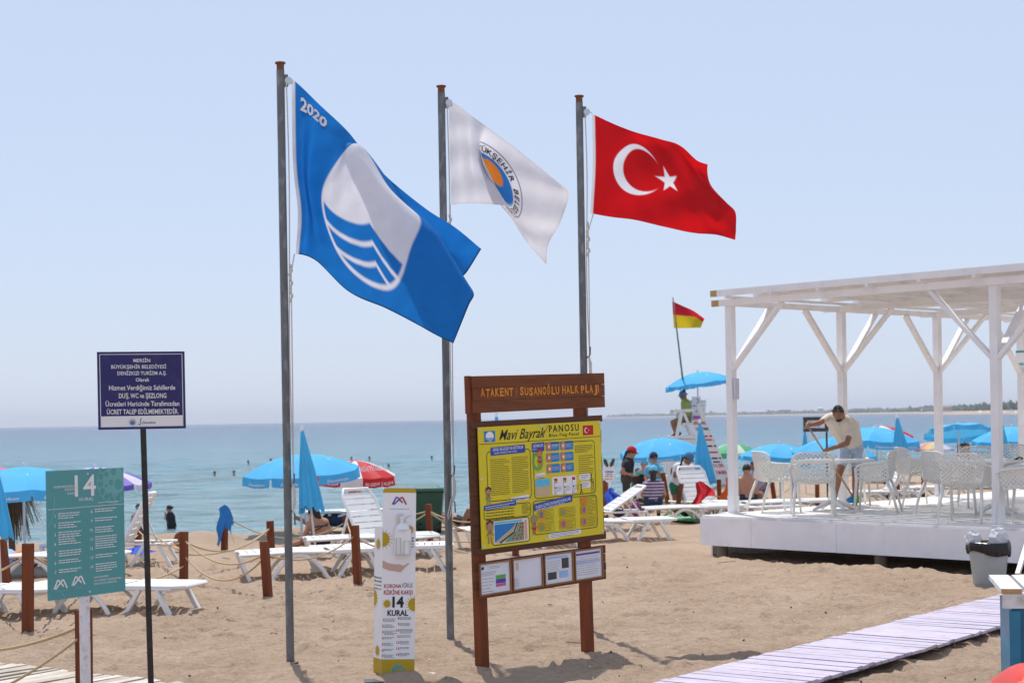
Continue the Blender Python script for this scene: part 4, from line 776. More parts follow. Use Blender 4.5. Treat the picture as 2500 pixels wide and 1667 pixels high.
def redcol(S_, T_):
    x = S_*1.5; y = .5-T_; c = np.repeat(RED[None], len(S_), 0); k = sm(np.hypot(x-.5, y)-.25, .005)*(1-sm(np.hypot(x-.5625, y)-.2, .005)); c = mixc(c, WHI, k)
    sx, sy = x-.815, y; a = np.arctan2(sy, sx)+math.pi; r = np.hypot(sx, sy); w_ = np.mod(a+math.pi/5, 2*math.pi/5)-math.pi/5; R0 = .125; k5 = R0*.382/np.cos(0)
    px_, py_ = r*np.cos(w_), np.abs(r*np.sin(w_)); ax, ay = R0, 0.0; bx_, by_ = .382*R0*math.cos(math.pi/5), .382*R0*math.sin(math.pi/5)
    d = ((px_-ax)*(by_-ay)-(py_-ay)*(bx_-ax))/math.hypot(bx_-ax, by_-ay); c = mixc(c, WHI, sm(-d if ((0-ax)*(by_-ay)-(0-ay)*(bx_-ax)) > 0 else d, .004))
    return mixc(c, [.74, .72, .74], sm(S_-.022, .004))
CR_.build('flag', redcol, M_cloth, label='red flag with a white crescent and star', cat='flag', group='flags on tall poles')
# ================================================================ BOARDWALKS, DECK, PERGOLA
Vz = Vector((0, 0, 1))
def plank_path(name, label, P0, d, L_, wd, step, pw, side, mats, z, jag, seed, group=None, tilt=0.012):
    d = Vector(d).normalized(); n = Vector((d.y, -d.x, 0))*side; th = thing(name, label, 'boardwalk', P0); r = random.Random(seed); q = 0.0; i = 0
    while q < L_:
        w_ = pw*(r.uniform(.985, 1.01) if r.random() < .8 else r.uniform(.90, .95)); a = P0 + d*q + n*r.uniform(-jag, jag) + Vz*(z + r.uniform(-.004, .005)); b_ = a + n*(wd + r.uniform(-jag, jag)) + d*r.uniform(-.012, .012) + Vz*r.uniform(-tilt, tilt)*.4
        mb = MB(); mb.bar(a, b_, w_, .022, Vz + d*r.uniform(-tilt, tilt)); mb.build('plank', mats[r.randrange(len(mats))], th); q += step; i += 1
    for off in (.15, .85):
        a = P0 + n*wd*off + Vz*(z-.034); MB().bar(a, a + d*(L_-step), .05, .045).build('joist', mats[0], th)
    return th
lav = [mat('lilac_white_plank_%d' % k, c, 0.6, var=0.08, scale=4, bump=0.35, bscale=30, dirt=(0.45, 0.32, 0.22), dirt_amt=0.6) for k, c in enumerate([(0.52, 0.46, 0.58), (0.49, 0.44, 0.55), (0.54, 0.48, 0.59), (0.50, 0.46, 0.56)])]
A = gr(1586, 1667, .089); B_ = gr(2430, 1453, .089); A.z = B_.z = 0; d = (B_-A).normalized(); wide = abs((gr(1964, 1667, .089)-A).dot(Vector((d.y, -d.x, 0))))
plank_path('boardwalk', 'lilac white plank boardwalk crossing the sand at lower right', A - d*1.6, d, 11.0, wide, .1045, .1030, 1, lav, .078, .010, 5)
greyw = [mat('weathered_plank_%d' % k, c, 0.8, var=0.15, scale=6, bump=0.4, bscale=40, dirt=(0.36, 0.28, 0.20), dirt_amt=0.5) for k, c in enumerate([(0.50, 0.44, 0.36), (0.56, 0.50, 0.42), (0.45, 0.38, 0.31), (0.60, 0.55, 0.48)])]
A2 = gr(30, 1619, .066); B2 = gr(423, 1664, .066); A2.z = B2.z = 0; d2 = (B2-A2).normalized()
plank_path('boardwalk', 'weathered pale plank boardwalk at the lower left corner', A2 - d2*3.0, d2, 4.95, 1.3, .104, .084, 1, greyw, .055, .05, 8, tilt=.05)
# ---------------------------------------------------------------- deck
ZD = 0.518; P1 = gr(1791, 1253, ZD); e1 = Vector((.685, -.729, 0)).normalized(); e2 = Vector((-e1.y, e1.x, 0))
C0 = gr(1712, 1257.5, ZD); rotD = Matrix((e1, e2, Vz)).transposed()
def D_(a, b_, z): return Vector((C0.x, C0.y, 0)) + e1*a + e2*b_ + Vz*z
off = P1 - C0; pa, pb_ = off.dot(e1), off.dot(e2)
th = thing('deck', 'raised white wooden deck with a deep painted skirt on log stubs', 'deck', D_(0, 0, 0)); LEN1, LEN2 = 10.5, 10.4
M_deckp = [mat('deck_plank_%d' % k, c, 0.6, var=0.07, scale=3, bump=0.2, bscale=30, dirt=(0.5, 0.40, 0.30), dirt_amt=0.35) for k, c in enumerate([(0.76, 0.73, 0.70), (0.72, 0.69, 0.65), (0.79, 0.77, 0.75)])]
k = 0; b0 = 0.0
while b0 < LEN2: MB().box(D_(LEN1/2, b0+.068, ZD-.013), (LEN1, .134, .026), rotD).build('floor_plank', M_deckp[(k*7) % 3], th); b0 += .14; k += 1
M_skirt = mat('white_skirt_paint', (0.87, 0.85, 0.87), 0.5, var=0.05, scale=2.5, bump=0.15, bscale=20, dirt=(0.45, 0.40, 0.40), dirt_amt=0.12)
for a0, a1 in ((0, .92), (.925, 2.35), (2.355, 5.6), (5.605, LEN1)): MB().box(D_((a0+a1)/2, -.0135, (.095+ZD-.028)/2), (a1-a0, .025, ZD-.028-.095), rotD).build('skirt_board', M_skirt, th)
MB().box(D_(-.0135, LEN2/2+.12, (-.25+ZD-.028)/2), (.025, LEN2-.24, ZD+.222), rotD).build('skirt_board', M_skirt, th); MB().box(D_(LEN1/2, LEN2+.0135, (-.25+ZD-.028)/2), (LEN1, .025, ZD+.222), rotD).build('skirt_board', M_skirt, th)  # unseen left and back skirts, added down into the sand to block light
for a in (.28, 2.95, 5.4, 7.9):
    for b_ in (.12, 3.4, 6.8, 10.0): MB().cyl(D_(a, b_, -.2), D_(a, b_, ZD-.03), .085, n=14).build('log_stub', mat('log_wood', (0.20, 0.15, 0.11), 0.85, var=0.25, scale=8), th, smooth=40)
for b_ in (1.0, 3.0, 5.0, 7.0, 9.0): MB().box(D_(LEN1/2, b_, ZD-.10), (LEN1-.1, .06, .14), rotD).build('joist', M_wcut, th)
# ---------------------------------------------------------------- pergola
ZB = 3.628
th = thing('pergola', 'white timber pergola with knee braces standing on the deck', 'pergola', D_(pa, pb_, ZD))
def W(a, b_, z): return D_(pa+a, pb_+b_, z)
ROW = 2.73; SPA = 4.28; PS = .108
def brace(a, b_, da, db):
    lo = .92; p = W(a+da*.045, b_+db*.045, ZB-.09-lo); q = W(a+da*(lo+.02), b_+db*(lo+.02), ZB-.09-.0)
    MB().bar(p, q, .05, .095, e1*abs(db)+e2*abs(da)).build('brace', M_white, th)
for r_ in range(4):
    for c_ in range(3):
        a, b_ = SPA*c_, ROW*r_; po = MB(); po.box(W(a, b_, (ZD+ZB)/2), (PS, PS, ZB-ZD-.002), rotD); pp = po.build('post', M_white, th)
        MB().box(W(a, b_, ZD+.13), (PS+.014, PS+.014, .26), rotD).build('post_sleeve', M_white, pp); MB().box(W(a, b_, ZD+.008), (.30, .24, .014), rotD).build('foot_plate', M_white, pp)
        for da in (-1, 1):
            if not (c_ == 0 and da < 0): brace(a, b_, da, 0)
        for db in (-1, 1):
            if not (r_ == 0 and db < 0) and not (r_ == 3 and db > 0): brace(a, b_, 0, db)
for r_ in range(4):
    MB().box(W(4.45, ROW*r_ - .07, ZB-.046), (9.18, .042, .092), rotD).build('beam', M_white, th)
    MB().box(W(-.14-.07+.002, ROW*r_-.07, ZB-.046), (.138, .0415, .0915), rotD).build('beam_end', M_wcut if r_ == 0 else M_white, th)
for c_ in range(3):
    for r_ in range(3): MB().box(W(SPA*c_, ROW*(r_+.5), ZB-.052), (.05, ROW-PS-.05, .088), rotD).build('side_beam', M_white, th)
for c_ in range(0, 12): MB().box(W(SPA/4*c_*.75 + .12, ROW*1.5, ZB+.02), (.045, ROW*3+.5, .038), rotD).build('batten', M_white, th)
M_roof = mat('roof_board', (0.80, 0.77, 0.70), 0.6, var=0.05, scale=3, trans=0.18)
b0 = -.22; k = 0
while b0 < ROW*3+.5:
    fr0 = abs((b0+.22) % .88) < .01 or k == 0
    MB().box(W(4.5, b0, ZB+.085), (9.1, .045, .090), rotD).build('purlin', M_white, th); b0 += .84; k += 1
MB().box(W(-.051-.06, -.22, ZB+.085), (.118, .0445, .0895), rotD).build('purlin_end', M_wcut, th)
b0 = -.16
while b0 < ROW*3+.4: MB().box(W(4.55, b0+.13, ZB+.135), (9.0, .255, .008), rotD).build('roof_board', M_roof, th); b0 += .31
MB().box(W(.10, -.01, ZB-1.30), (.03, .09, .30), rotD).build('notice_plate', mat('pale_plate', (0.62, 0.60, 0.64), 0.5), th)
q = W(0, ROW*3, 0); pl = thing('post_notice', 'small white and teal paper notice pinned to the far right pergola post', 'notice', q+Vz*2.9-e2*.06)
FN = Frame(W(-.06, ROW*3-.06, 2.72), e1); MB().box(FN.P(.09, .15, 0), (.2, .006, .30), rotD).build('sheet', M_wprint, pl); Print(FN, .006).rect(-.005, .26, .185, .298).mb.build('printed_band', M_teal, pl); Print(FN, .006).rect(.03, .03, .15, .08).mb.build('printed_mark', M_teall, pl)
# ---------------------------------------------------------------- blue cabinet, bin, green wheelie bin, red cushion
g = gr(2462, 1690); c0 = Vector((g.x, g.y, 0)); cabx = Vector((.98, -.2, 0)).normalized(); caby = Vector((.2, .98, 0)).normalized(); rotC = Matrix((cabx, caby, Vz)).transposed()
th = thing('cabinet', 'worn blue wooden cabinet with a white slatted top at the right edge', 'cabinet', c0)
def K(a, b_, z): return c0 + cabx*a + caby*b_ + Vz*z
ztop = at(2420, 1440, g.y).z
M_cab = mat('worn_blue_paint', (0.030, 0.205, 0.345), 0.45, var=0.25, scale=2.5, dirt=(0.05, 0.09, 0.12), dirt_amt=0.6)
MB().box(K(.72, .45, (ztop-.13)/2), (1.38, .86, ztop-.13), rotC).build('body', M_cab, th); MB().box(K(.05, .012, (ztop-.14)/2), (.075, .06, ztop-.15), rotC).build('corner_post', M_cab, th)
M_ctop = mat('worn_white_paint', (0.74, 0.73, 0.72), 0.55, var=0.08, scale=5, dirt=(0.28, 0.18, 0.11), dirt_amt=0.45)
MB().box(K(.72, -.012, ztop-.075), (1.5, .03, .10), rotC).build('top_rail', M_ctop, th)
for k in range(8):
    MB().box(K(.03+.165*k, .47, ztop-.006), (.14, 1.0, .034), rotC).build('slat', M_ctop, th); MB().box(K(.03+.165*k, -.0305, ztop-.006), (.138, .003, .033), rotC).build('slat_end', M_wcut, th)
MB().bar(at(2484, 1402, 13.0), at(2508, 1325, 13.3), .035, .03).build('rail', M_ctop, th)
g = gr(2450, 1700); p = at(2530, 1664, g.y-1.1)
th = thing('float_cushion', 'bright red padded cushion at the lower right corner', 'cushion', p)
mb = MB(); mb.grid(lambda u, v: p + Vector(((u-.25)*.9, (v-.5)*.5, .10*(1-(2*u-1)**6)*(1-(2*v-1)**4)**.6*(1+.25*math.sin(u*9)) - .02 + (u-.1)*.06)), 40, 20); mb.grid(lambda u, v: p + Vector(((u-.25)*.9, (.5-v)*.5, -.05)), 6, 4)
mb.build('cover', mat('red_vinyl', (0.66, 0.045, 0.02), 0.35, var=0.05), th, smooth=True)
mb = MB(); mb.tube([p+Vector((-.23, -.2, 0)), p+Vector((-.19, -.26, .03)), p+Vector((.6, -.26, .06))], .018, 8); mb.build('seam', MATS['red_vinyl'], th, smooth=True)
MB().box(p+Vector((.1, 0, -.25)), (.6, .4, .38)).build('base', M_dark, th)
g = gr(2415, 1428); s_ = g.y/FOC; hb = (1428-1345)*s_; th = thing('waste_basket', 'grey ribbed waste basket with a black bin bag folded over its rim', 'bin', g)
M_bin = mat('grey_bin_plastic', (0.36, 0.39, 0.39), 0.4, var=0.06, scale=5)
mb = MB(); n = 48
mb.grid(lambda u, v: g + Vector((math.cos(2*math.pi*u)*(.165+.055*v)*(1+.012*math.cos(2*math.pi*u*24)), math.sin(2*math.pi*u)*(.165+.055*v)*(1+.012*math.cos(2*math.pi*u*24)), -.02+(hb+.10)*v)), 96, 8, wrap=True); mb.build('body', M_bin, th, smooth=True)
mb = MB(); r_ = random.Random(4); ph = [r_.uniform(0, 6) for _ in range(6)]
def bag(u, v):
    a = 2*math.pi*u; w_ = .010*math.sin(7*a+ph[0])+.007*math.sin(13*a+ph[1])+.005*math.sin(23*a+ph[2]); z = hb+.125-(.16+.03*math.sin(a+1.2)+.02*math.sin(3*a))*v if v > 0 else hb+.07
    rr = .229+.016*math.sin(math.pi*v)+w_*v; rr = rr if v > .02 else .205; return g+Vector((math.cos(a)*rr, math.sin(a)*rr, z))
mb.grid(bag, 80, 10, wrap=True); mb.build('bin_bag', mat('black_bag_film', (0.012, 0.012, 0.012), 0.28, var=0.2, bump=0.5, bscale=30), th, smooth=True)
for dx, sc in ((-.17, .09), (.12, .115)):
    t2 = thing('plastic_litter', 'crumpled clear plastic sticking out of the waste basket, %s side' % ('left' if dx < 0 else 'right'), 'litter', g+Vector((dx, 0, hb+.13)))
    mb = MB(); mb.ell(g+Vector((dx, 0, hb+.14)), (sc, sc*.8, sc*1.0), 14, 9); rr_ = random.Random(int(dx*100)); mb.v = [tuple(Vector(v)+Vector((rr_.uniform(-.02, .02), rr_.uniform(-.02, .02), rr_.uniform(-.02, .02)))) for v in mb.v]
    mb.build('film', mat('crumpled_film', (0.75, 0.76, 0.78), 0.2, var=0.1, trans=0.3), t2)
# green wheelie bin
g = gr(1047, 1299); th = thing('wheelie_bin', 'dark green wheeled rubbish bin with its lid closed near the water', 'bin', g); s_ = g.y/FOC; hh = (1299-1190)*s_
def fr_box(z0, z1, w0, w1, d0, d1): return [g+Vector((sx*w, sy*dd, z)) for z, w, dd in ((z0, w0, d0), (z1, w1, d1)) for sx, sy in ((-1, -1), (1, -1), (1, 1), (-1, 1))]
FQ = [(3, 2, 1, 0), (4, 5, 6, 7), (0, 1, 5, 4), (1, 2, 6, 5), (2, 3, 7, 6), (3, 0, 4, 7)]
MB().add(fr_box(.03, hh-.08, .21, .27, .21, .28), FQ).build('body', M_green, th); MB().add(fr_box(hh-.08, hh-.045, .285, .285, .295, .295), FQ).build('rim', M_dark, th)
mb = MB(); mb.add(fr_box(hh-.045, hh, .285, .27, .30, .28), FQ); mb.add(fr_box(hh, hh+.035, .20, .16, .22, .18), FQ); mb.build('lid', mat('green_lid', (0.02, 0.13, 0.08), 0.4), th)
for sx in (-.14, .20): MB().tube([g+Vector((sx-.03, -.25, .09)), g+Vector((sx+.03, -.25, .09))], .085, 16).build('wheel', M_dark, th, smooth=40)
MB().tube([g+Vector((-.2, .30, hh-.06)), g+Vector((-.2, .37, hh-.03)), g+Vector((.2, .37, hh-.03)), g+Vector((.2, .30, hh-.06))], .016, 8).build('handle', M_green, th, smooth=40)
# ================================================================ BEACH FURNITURE
def gz(p): return sand_at(p.x, p.y)
# ---------------------------------------------------------------- umbrellas
M_pole = mat('white_umbrella_pole', (0.72, 0.72, 0.73), 0.4, var=0.04)
def umbrella(label, px, py, rpx, Y, dome, val, tilt=(0, 0), cols=None, group='open beach umbrellas', logo=None, zbase=None, polebot=None, nrib=8, scal=0.0, name='beach_umbrella', pole=True):
    top = at(px, py, Y); Rr = rpx*Y/FOC; dm = dome*Y/FOC; vl = val*Y/FOC; zb = sand_at(top.x, top.y) if zbase is None else zbase
    T = Matrix.Rotation(R(tilt[0]), 3, 'X') @ Matrix.Rotation(R(tilt[1]), 3, 'Y'); th = thing(name, label, 'umbrella', (top.x, top.y, zb), group); cols = cols or [M_bluecl]
    ap = top
    def pt(a, f, ph0=0.0):                     # a: 0..nrib rib coordinate, f: 0..1 out
        k = a % 1; ang = 2*math.pi*(a+.5)/nrib; oc = math.cos(math.pi/nrib)/math.cos((k-.5)*2*math.pi/nrib); rr = Rr*f*(oc*(1-.03*math.sin(math.pi*k)) if True else 1)
        z = -dm*(f**1.75) - .05*Rr*math.sin(math.pi*k)*f*f*(0.6)
        return ap + T @ Vector((rr*math.cos(ang), rr*math.sin(ang), z))
    NP = 6
    for i in range(nrib):
        mb = MB(); mb.grid(lambda u, v, i=i: pt(i+u*.9999, v), NP, 7); c_ = mb.build('canopy_panel', cols[i % len(cols)], th, smooth=True)
        if vl > 0:
            mb = MB()
            def vp(u, v, i=i):
                q = pt(i+.015+u*.97, 1.0); ang = 2*math.pi*(i+u+.5)/nrib; n = Vector((math.cos(ang), math.sin(ang), 0)); wob = .03*Rr*math.sin(u*math.pi*3+i)*v
                return q + T @ (n*(.02*Rr*v + wob) + Vector((0, 0, -(vl*(1 - scal*(.5-.5*math.cos(2*math.pi*u)))*v))))
            mb.grid(vp, 9, 3); vb = mb.build('valance', cols[i % len(cols)], c_, smooth=True)
            if logo and math.sin(2*math.pi*(i+1.0)/nrib) < -.2:
                mb = MB(); vs, fs, mn, mx = text2d(logo[0], .01, .3)
                out = []
                for q in vs:
                    u = .5 + ((q[0]-mn[0])/(mx[0]-mn[0])-.5)*logo[1]; v = .78 - q[1]*logo[2]; p = vp(min(max(u, 0), 1), v); ang = 2*math.pi*(i+u+.5)/nrib; out.append(p + Vector((math.cos(ang), math.sin(ang), 0))*.012)
                mb.add(out, fs); mb.build('lettering', M_wprint, vb)
        a0, a1 = pt(i, .05), pt(i, .98); MB().tube([a0+Vector((0, 0, -.02)), (a0+a1)/2+T @ Vector((0, 0, dm*.16)), a1+Vector((0, 0, -.012))], .007, 5).build('rib', M_pole, th)
    pb = Vector((top.x + math.sin(R(tilt[1]))*-.0, top.y, zb-.2))
    if pole: MB().tube([pb, Vector((top.x, top.y, top.z-dm*.6)), ap], .019, 10).build('pole', M_pole, th, smooth=40)
    MB().lathe([(.03, -.01), (.026, .03), (.012, .06), (0, .065)], ap, 10).build('finial', M_pole, th, smooth=40)
    return th
LG = ('Denizkızı', .62, .42)
umbrella('blue beach umbrella behind the teal rules sign, at the left edge', 57, 1139, 178, 22.7, 50, 25, cols=[M_bluecl], logo=LG)
umbrella('royal blue umbrella just showing behind the leftmost umbrella', -62, 1131, 96, 34, 22, 9, cols=[flat('royal_blue_cloth', (0.03, 0.12, 0.55), trans=.25), flat('pink_cloth', (0.7, 0.15, 0.3), trans=.25)], logo=None)
M_lil = flat('white_lilac_cloth', (0.70, 0.67, 0.80), trans=.3); M_pur = flat('purple_stripe_cloth', (0.16, 0.12, 0.55), trans=.3)
umbrella('white and purple striped umbrella half hidden by the teal sign', 231, 1140, 136, 30, 40, 12, cols=[M_lil, M_pur], nrib=16)
umbrella('wide blue umbrella between the nearest flagpole and the sanitiser stand', 733, 1108, 147, 27.5, 42, 22, (4, -2.5), logo=LG)
M_wcl = flat('white_umbrella_cloth', (0.78, 0.76, 0.76), trans=.25); M_rcl = flat('red_umbrella_cloth', (0.62, 0.012, 0.02), trans=.25)
u4 = umbrella('red and white ice-cream umbrella lettered ALGIDA', 868, 1124, 100, 31, 34, 22, (3, 2), cols=[M_rcl, M_rcl, M_wcl], nrib=12, logo=('ALGIDA', .8, .5))
for k, (px, py, ht, fl_) in enumerate(((922, 1149, .10, 1), (880, 1152, .09, 1))):
    q = at(px, py, 30.1); FA = Frame(q, (1, .15, -.06), (0, .35, 1)); p = Print(FA, .05); p.text('ALGIDA', 0, 0, ht, width=.30, bold=.02); p.done('lettering', M_wprint, u4)
U5 = umbrella('blue umbrella shading the lifeguard on the tower', 1703, 908, 86, 44, 27, 12, (0, -7), scal=.5, zbase=1.77)
umbrella('blue umbrella behind the woman in the red cap, tipped to the left', 1609, 1069, 102, 37, 32, 14, (6, -4), logo=LG, scal=.2)
umbrella('green and white umbrella beyond the pergola corner post', 1790, 1080, 60, 52, 24, 13, cols=[flat('green_cloth', (0.10, 0.45, 0.22), trans=.3), flat('pale_green_cloth', (0.55, 0.70, 0.55), trans=.3)])
umbrella('pale blue umbrella left of the sweeping man, low over the sand', 1903, 1083, 101, 37, 30, 10, (0, 2), logo=None)
umbrella('blue umbrella directly behind the sweeping man', 2037, 1068, 104, 36, 40, 16, (0, 4), logo=LG)
umbrella('red-edged umbrella peeping out above the blue one right of the man', 2150, 1039, 78, 46, 26, 10, cols=[M_rcl, M_wcl])
umbrella('blue umbrella right of the sweeping man, behind the folded one', 2140, 1042, 104, 39, 30, 18, (2, 3), logo=LG)
umbrella('blue umbrella tipped back to show its underside, between two pergola posts', 2340, 1036, 84, 42, 16, 14, (-13, 0), logo=None, scal=.2)
rb = [flat('rainbow_%d' % k, c, trans=.25) for k, c in enumerate([(0.65, 0.22, 0.2), (0.7, 0.45, 0.2), (0.7, 0.62, 0.35), (0.65, 0.62, 0.7), (0.35, 0.42, 0.65), (0.66, 0.62, 0.72)])]
umbrella('small rainbow coloured umbrella near the water', 2277, 1078, 50, 66, 17, 5, cols=rb, nrib=12)
umbrella('blue umbrella at the right edge behind the far pergola post', 2470, 1041, 97, 38, 30, 14, (2, -3), logo=LG)
umbrella('small distant blue umbrella below the tipped-back one', 2386, 1088, 34, 75, 12, 4)
def folded(label, px, py, bx_, by_, Y, hem, rpx, group='folded beach umbrellas', zbase=None, logo=True):
    top = at(px, py, Y); bot = at(bx_, by_, Y); zb = sand_at(bot.x, bot.y) if zbase is None else zbase; k = (top.z-zb)/(top.z-bot.z) if top.z != bot.z else 1; bot = top + (bot-top)*k
    th = thing('folded_umbrella', label, 'umbrella', bot, group); ax = (bot-top).normalized(); Lh = (hem-py)*Y/FOC/abs(ax.z)*1.0; r1 = rpx*Y/FOC
    x_ = ax.cross(Vector((0, 1, 0))).normalized(); y_ = ax.cross(x_); r0 = random.Random(int(px))
    ph = [r0.uniform(0, 6) for _ in range(3)]
    def fn(u, v):
        a = 2*math.pi*u; pl = .5+.5*math.cos(9*a+ph[0]); rr = (.018+(r1-.018)*(v**.85))*(.80+.24*pl*min(1, v*2)) + .012*math.sin(4*a+ph[1])*v; hemw = .035*math.sin(9*a+ph[0])*v**6+.03*math.sin(2*a+ph[2])*v**6
        return top + ax*(Lh*v+hemw) + (x_*math.cos(a)+y_*math.sin(a))*rr
    mb = MB(); mb.grid(fn, 90, 16, wrap=True); c_ = mb.build('folded_canopy', M_bluefold, th, smooth=True)
    if logo:
        for uu in (.62, .80):
            mb = MB(); vs, fs, mn, mx = text2d('J', .05); 
            mb.add([fn(uu+(q[0]-.2)*.07, .90-q[1]*.10)+Vector((0, -.012, 0)) for q in vs], fs); mb.build('lettering', M_wprint, c_)
    MB().tube([top+ax*.02, bot+ax*.3], .016, 8).build('pole', M_pole, th, smooth=40); MB().lathe([(.024, -.05), (.026, -.0), (.016, .03), (0, .035)], top, 10).build('finial', M_plast, th, smooth=40)
    return th
folded('tall folded blue umbrella leaning beside the nearest flagpole', 737, 1044, 772, 1352, 24.4, 1243, 30)
folded('folded blue umbrella cut off by the left edge of the picture', -14, 1120, 2, 1430, 18.0, 1312, 37)
folded('folded blue umbrella whose tip shows through the gap in the information board', 1212, 1010, 1222, 1300, 27, 1190, 26)
folded('folded blue umbrella just left of the pergola corner post', 1708, 1027, 1728, 1250, 33, 1180, 27)
folded('folded blue umbrella far off beside the dark framed notice', 1965, 1048, 1968, 1225, 40, 1140, 12, logo=False)
folded('folded blue umbrella standing between the two groups of chairs', 2190, 1015, 2212, 1236, 33.5, 1146, 26)
folded('folded blue umbrella half hidden by the right pergola post', 2441, 1014, 2450, 1230, 33.5, 1118, 22)
# ---------------------------------------------------------------- sun loungers
def make_lounger(back):
    th = thing('sun_lounger', 'x', 'sun lounger', (0, 0, 0)); sw = .31; zr = .30
    for s in (-1, 1):
        y = s*sw
        mb = MB(); mb.tube([(0, y, zr), (.25, y, zr+.006), (.7, y, zr+.02), (1.1, y, zr+.01), (1.16, y, zr)], .030, 8, flat=.75); mb.build('side_rail', M_plast, th, smooth=50)
        mb = MB(); mb.bar((.01, y, zr+.01), (.13, y*1.04, -.03), .045, .065, (0, 1, 0), h2=.05); mb.build('leg', M_plast, th)
        mb = MB(); n = 12; mb.tube([(.40+.70*k/n, y*(1+.04*(1-math.sin(math.pi*k/n))), -.03+.31*math.sin(math.pi*k/n)**.75) for k in range(n+1)], .027, 8, flat=.8); mb.build('arch_leg', M_plast, th, smooth=50)
        mb = MB(); mb.bar((1.22, y*1.03, -.03), (1.42, y, zr-.01), .042, .05, (0, 1, 0)); mb.build('leg', M_plast, th)
        mb = MB(); mb.bar((1.80, y*1.03, -.03), (1.62, y, zr-.01), .042, .055, (0, 1, 0)); mb.build('leg', M_plast, th)
        mb = MB(); mb.tube([(1.12, y, zr), (1.5, y, zr), (1.78, y, zr)], .025, 8, flat=.75); mb.build('rear_rail', M_plast, th, smooth=50)
    for k in range(11): MB().box((.06+.098*k, 0, zr+.018+.012*math.sin(k*.3)), (.089, 2*sw-.03, .016)).build('slat', M_plast, th)
    for x in (.45, 1.02, 1.70): MB().box((x, 0, zr-.03), (.05, 2*sw, .03)).build('crossbar', M_plast, th)
    rt = Matrix.Rotation(-back, 3, 'Y'); hg = Vector((1.13, 0, zr+.02)); LB = .76
    q = lambda x, y, z: hg + rt @ Vector((x, y, z))
    mb = MB(); mb.tube([q(0, -sw+.01, 0), q(LB*.85, -sw+.01, 0), q(LB, -sw+.07, .0), q(LB, sw-.07, .0), q(LB*.85, sw-.01, 0), q(0, sw-.01, 0)], .029, 8, flat=.8); mb.build('back_frame', M_plast, th, smooth=50)
    for k in range(7): MB().box(q(.06+.098*k, 0, .004), (.082, 2*sw-.05, .014), rt).build('back_slat', M_plast, th)
    if back > .1:
        for s in (-1, 1): MB().bar(q(LB*.55, s*(sw-.05), -.02), (1.13+LB*.55*math.cos(back)+.18, s*(sw-.05), zr-.01), .03, .025).build('strut', M_plast, th)
    return th
protos = {}
def lounger(label, foot, ang, back=0.0, sc=1.0):
    key = round(back, 2); 
    if key not in protos: protos[key] = make_lounger(back); o = protos[key]
    else: o = copy_tree(protos[key])
    o.location = (foot.x, foot.y, sand_at(foot.x, foot.y)); o.rotation_euler = (0, 0, R(ang)); o.scale = (sc, sc, sc); o['label'] = label; o['category'] = 'sun lounger'; o['group'] = 'white plastic sun loungers'; return o
def fx(px, Y): u, v = ray(px, 1022 + 1.95*4000/Y); return Vector((u*Y, Y, 0))
lounger('white plastic lounger lying flat in front of the nearest flagpole', fx(580, 20.6), 14)
lounger('white lounger behind the flat one, its end hidden by the sanitiser stand', fx(752, 21.5), 3)
lounger('white lounger behind the lower end of the folded umbrella by the nearest pole', fx(745, 23.4), 12)
lounger('white lounger with a steeply raised back left of the sanitiser stand', fx(916, 24.0) + Vector((.80, -.75, 0)), 137, R(60))
lounger('white lounger cut off by the left edge below the teal sign', fx(131, 16.9) + Vector((-1.75, .45, 0)), -15)
lounger('white lounger passing behind the foot of the teal sign', fx(84, 17.5), -16)
lounger('white lounger with raised back seen right of the teal sign', fx(300, 22.8) + Vector((-1.1, .1, 0)), 2, R(62))
lounger('white lounger with towels at the left edge, behind the first rope post', fx(-40, 21.4), -6)
lounger('white lounger whose foot shows left of the information board', fx(1122, 24.6), 20)
lounger('white lounger lying flat just right of the information board', fx(1625, 26.2) + Vector((-1.75, -.35, 0)), 12)
lounger('white lounger with half-raised back near the red-capped woman', fx(1474, 28.5) + Vector((-1.05, -.2, 0)), 12, R(33))
lounger('white lounger under the seated person in the striped top', fx(1567, 29.8), 8)
lounger('white lounger left of the pergola corner below the folded umbrella', fx(1700, 30.0), 6)
lounger('white lounger draped in red with its back up, behind the rope posts', fx(1708, 31.5) + Vector((.5, -1.0, 0)), 115, R(58))
lounger('white lounger lying flat along the edge of the deck', fx(1815, 30.5), 5)
lounger('white lounger beyond the deck with its back raised, by a brown post', fx(2190, 34.0) + Vector((-1.3, .0, 0)), 4, R(55))
lounger('white lounger under the folded umbrella beyond the deck', fx(2290, 36.0) + Vector((-1.0, 0, 0)), 2, R(50))
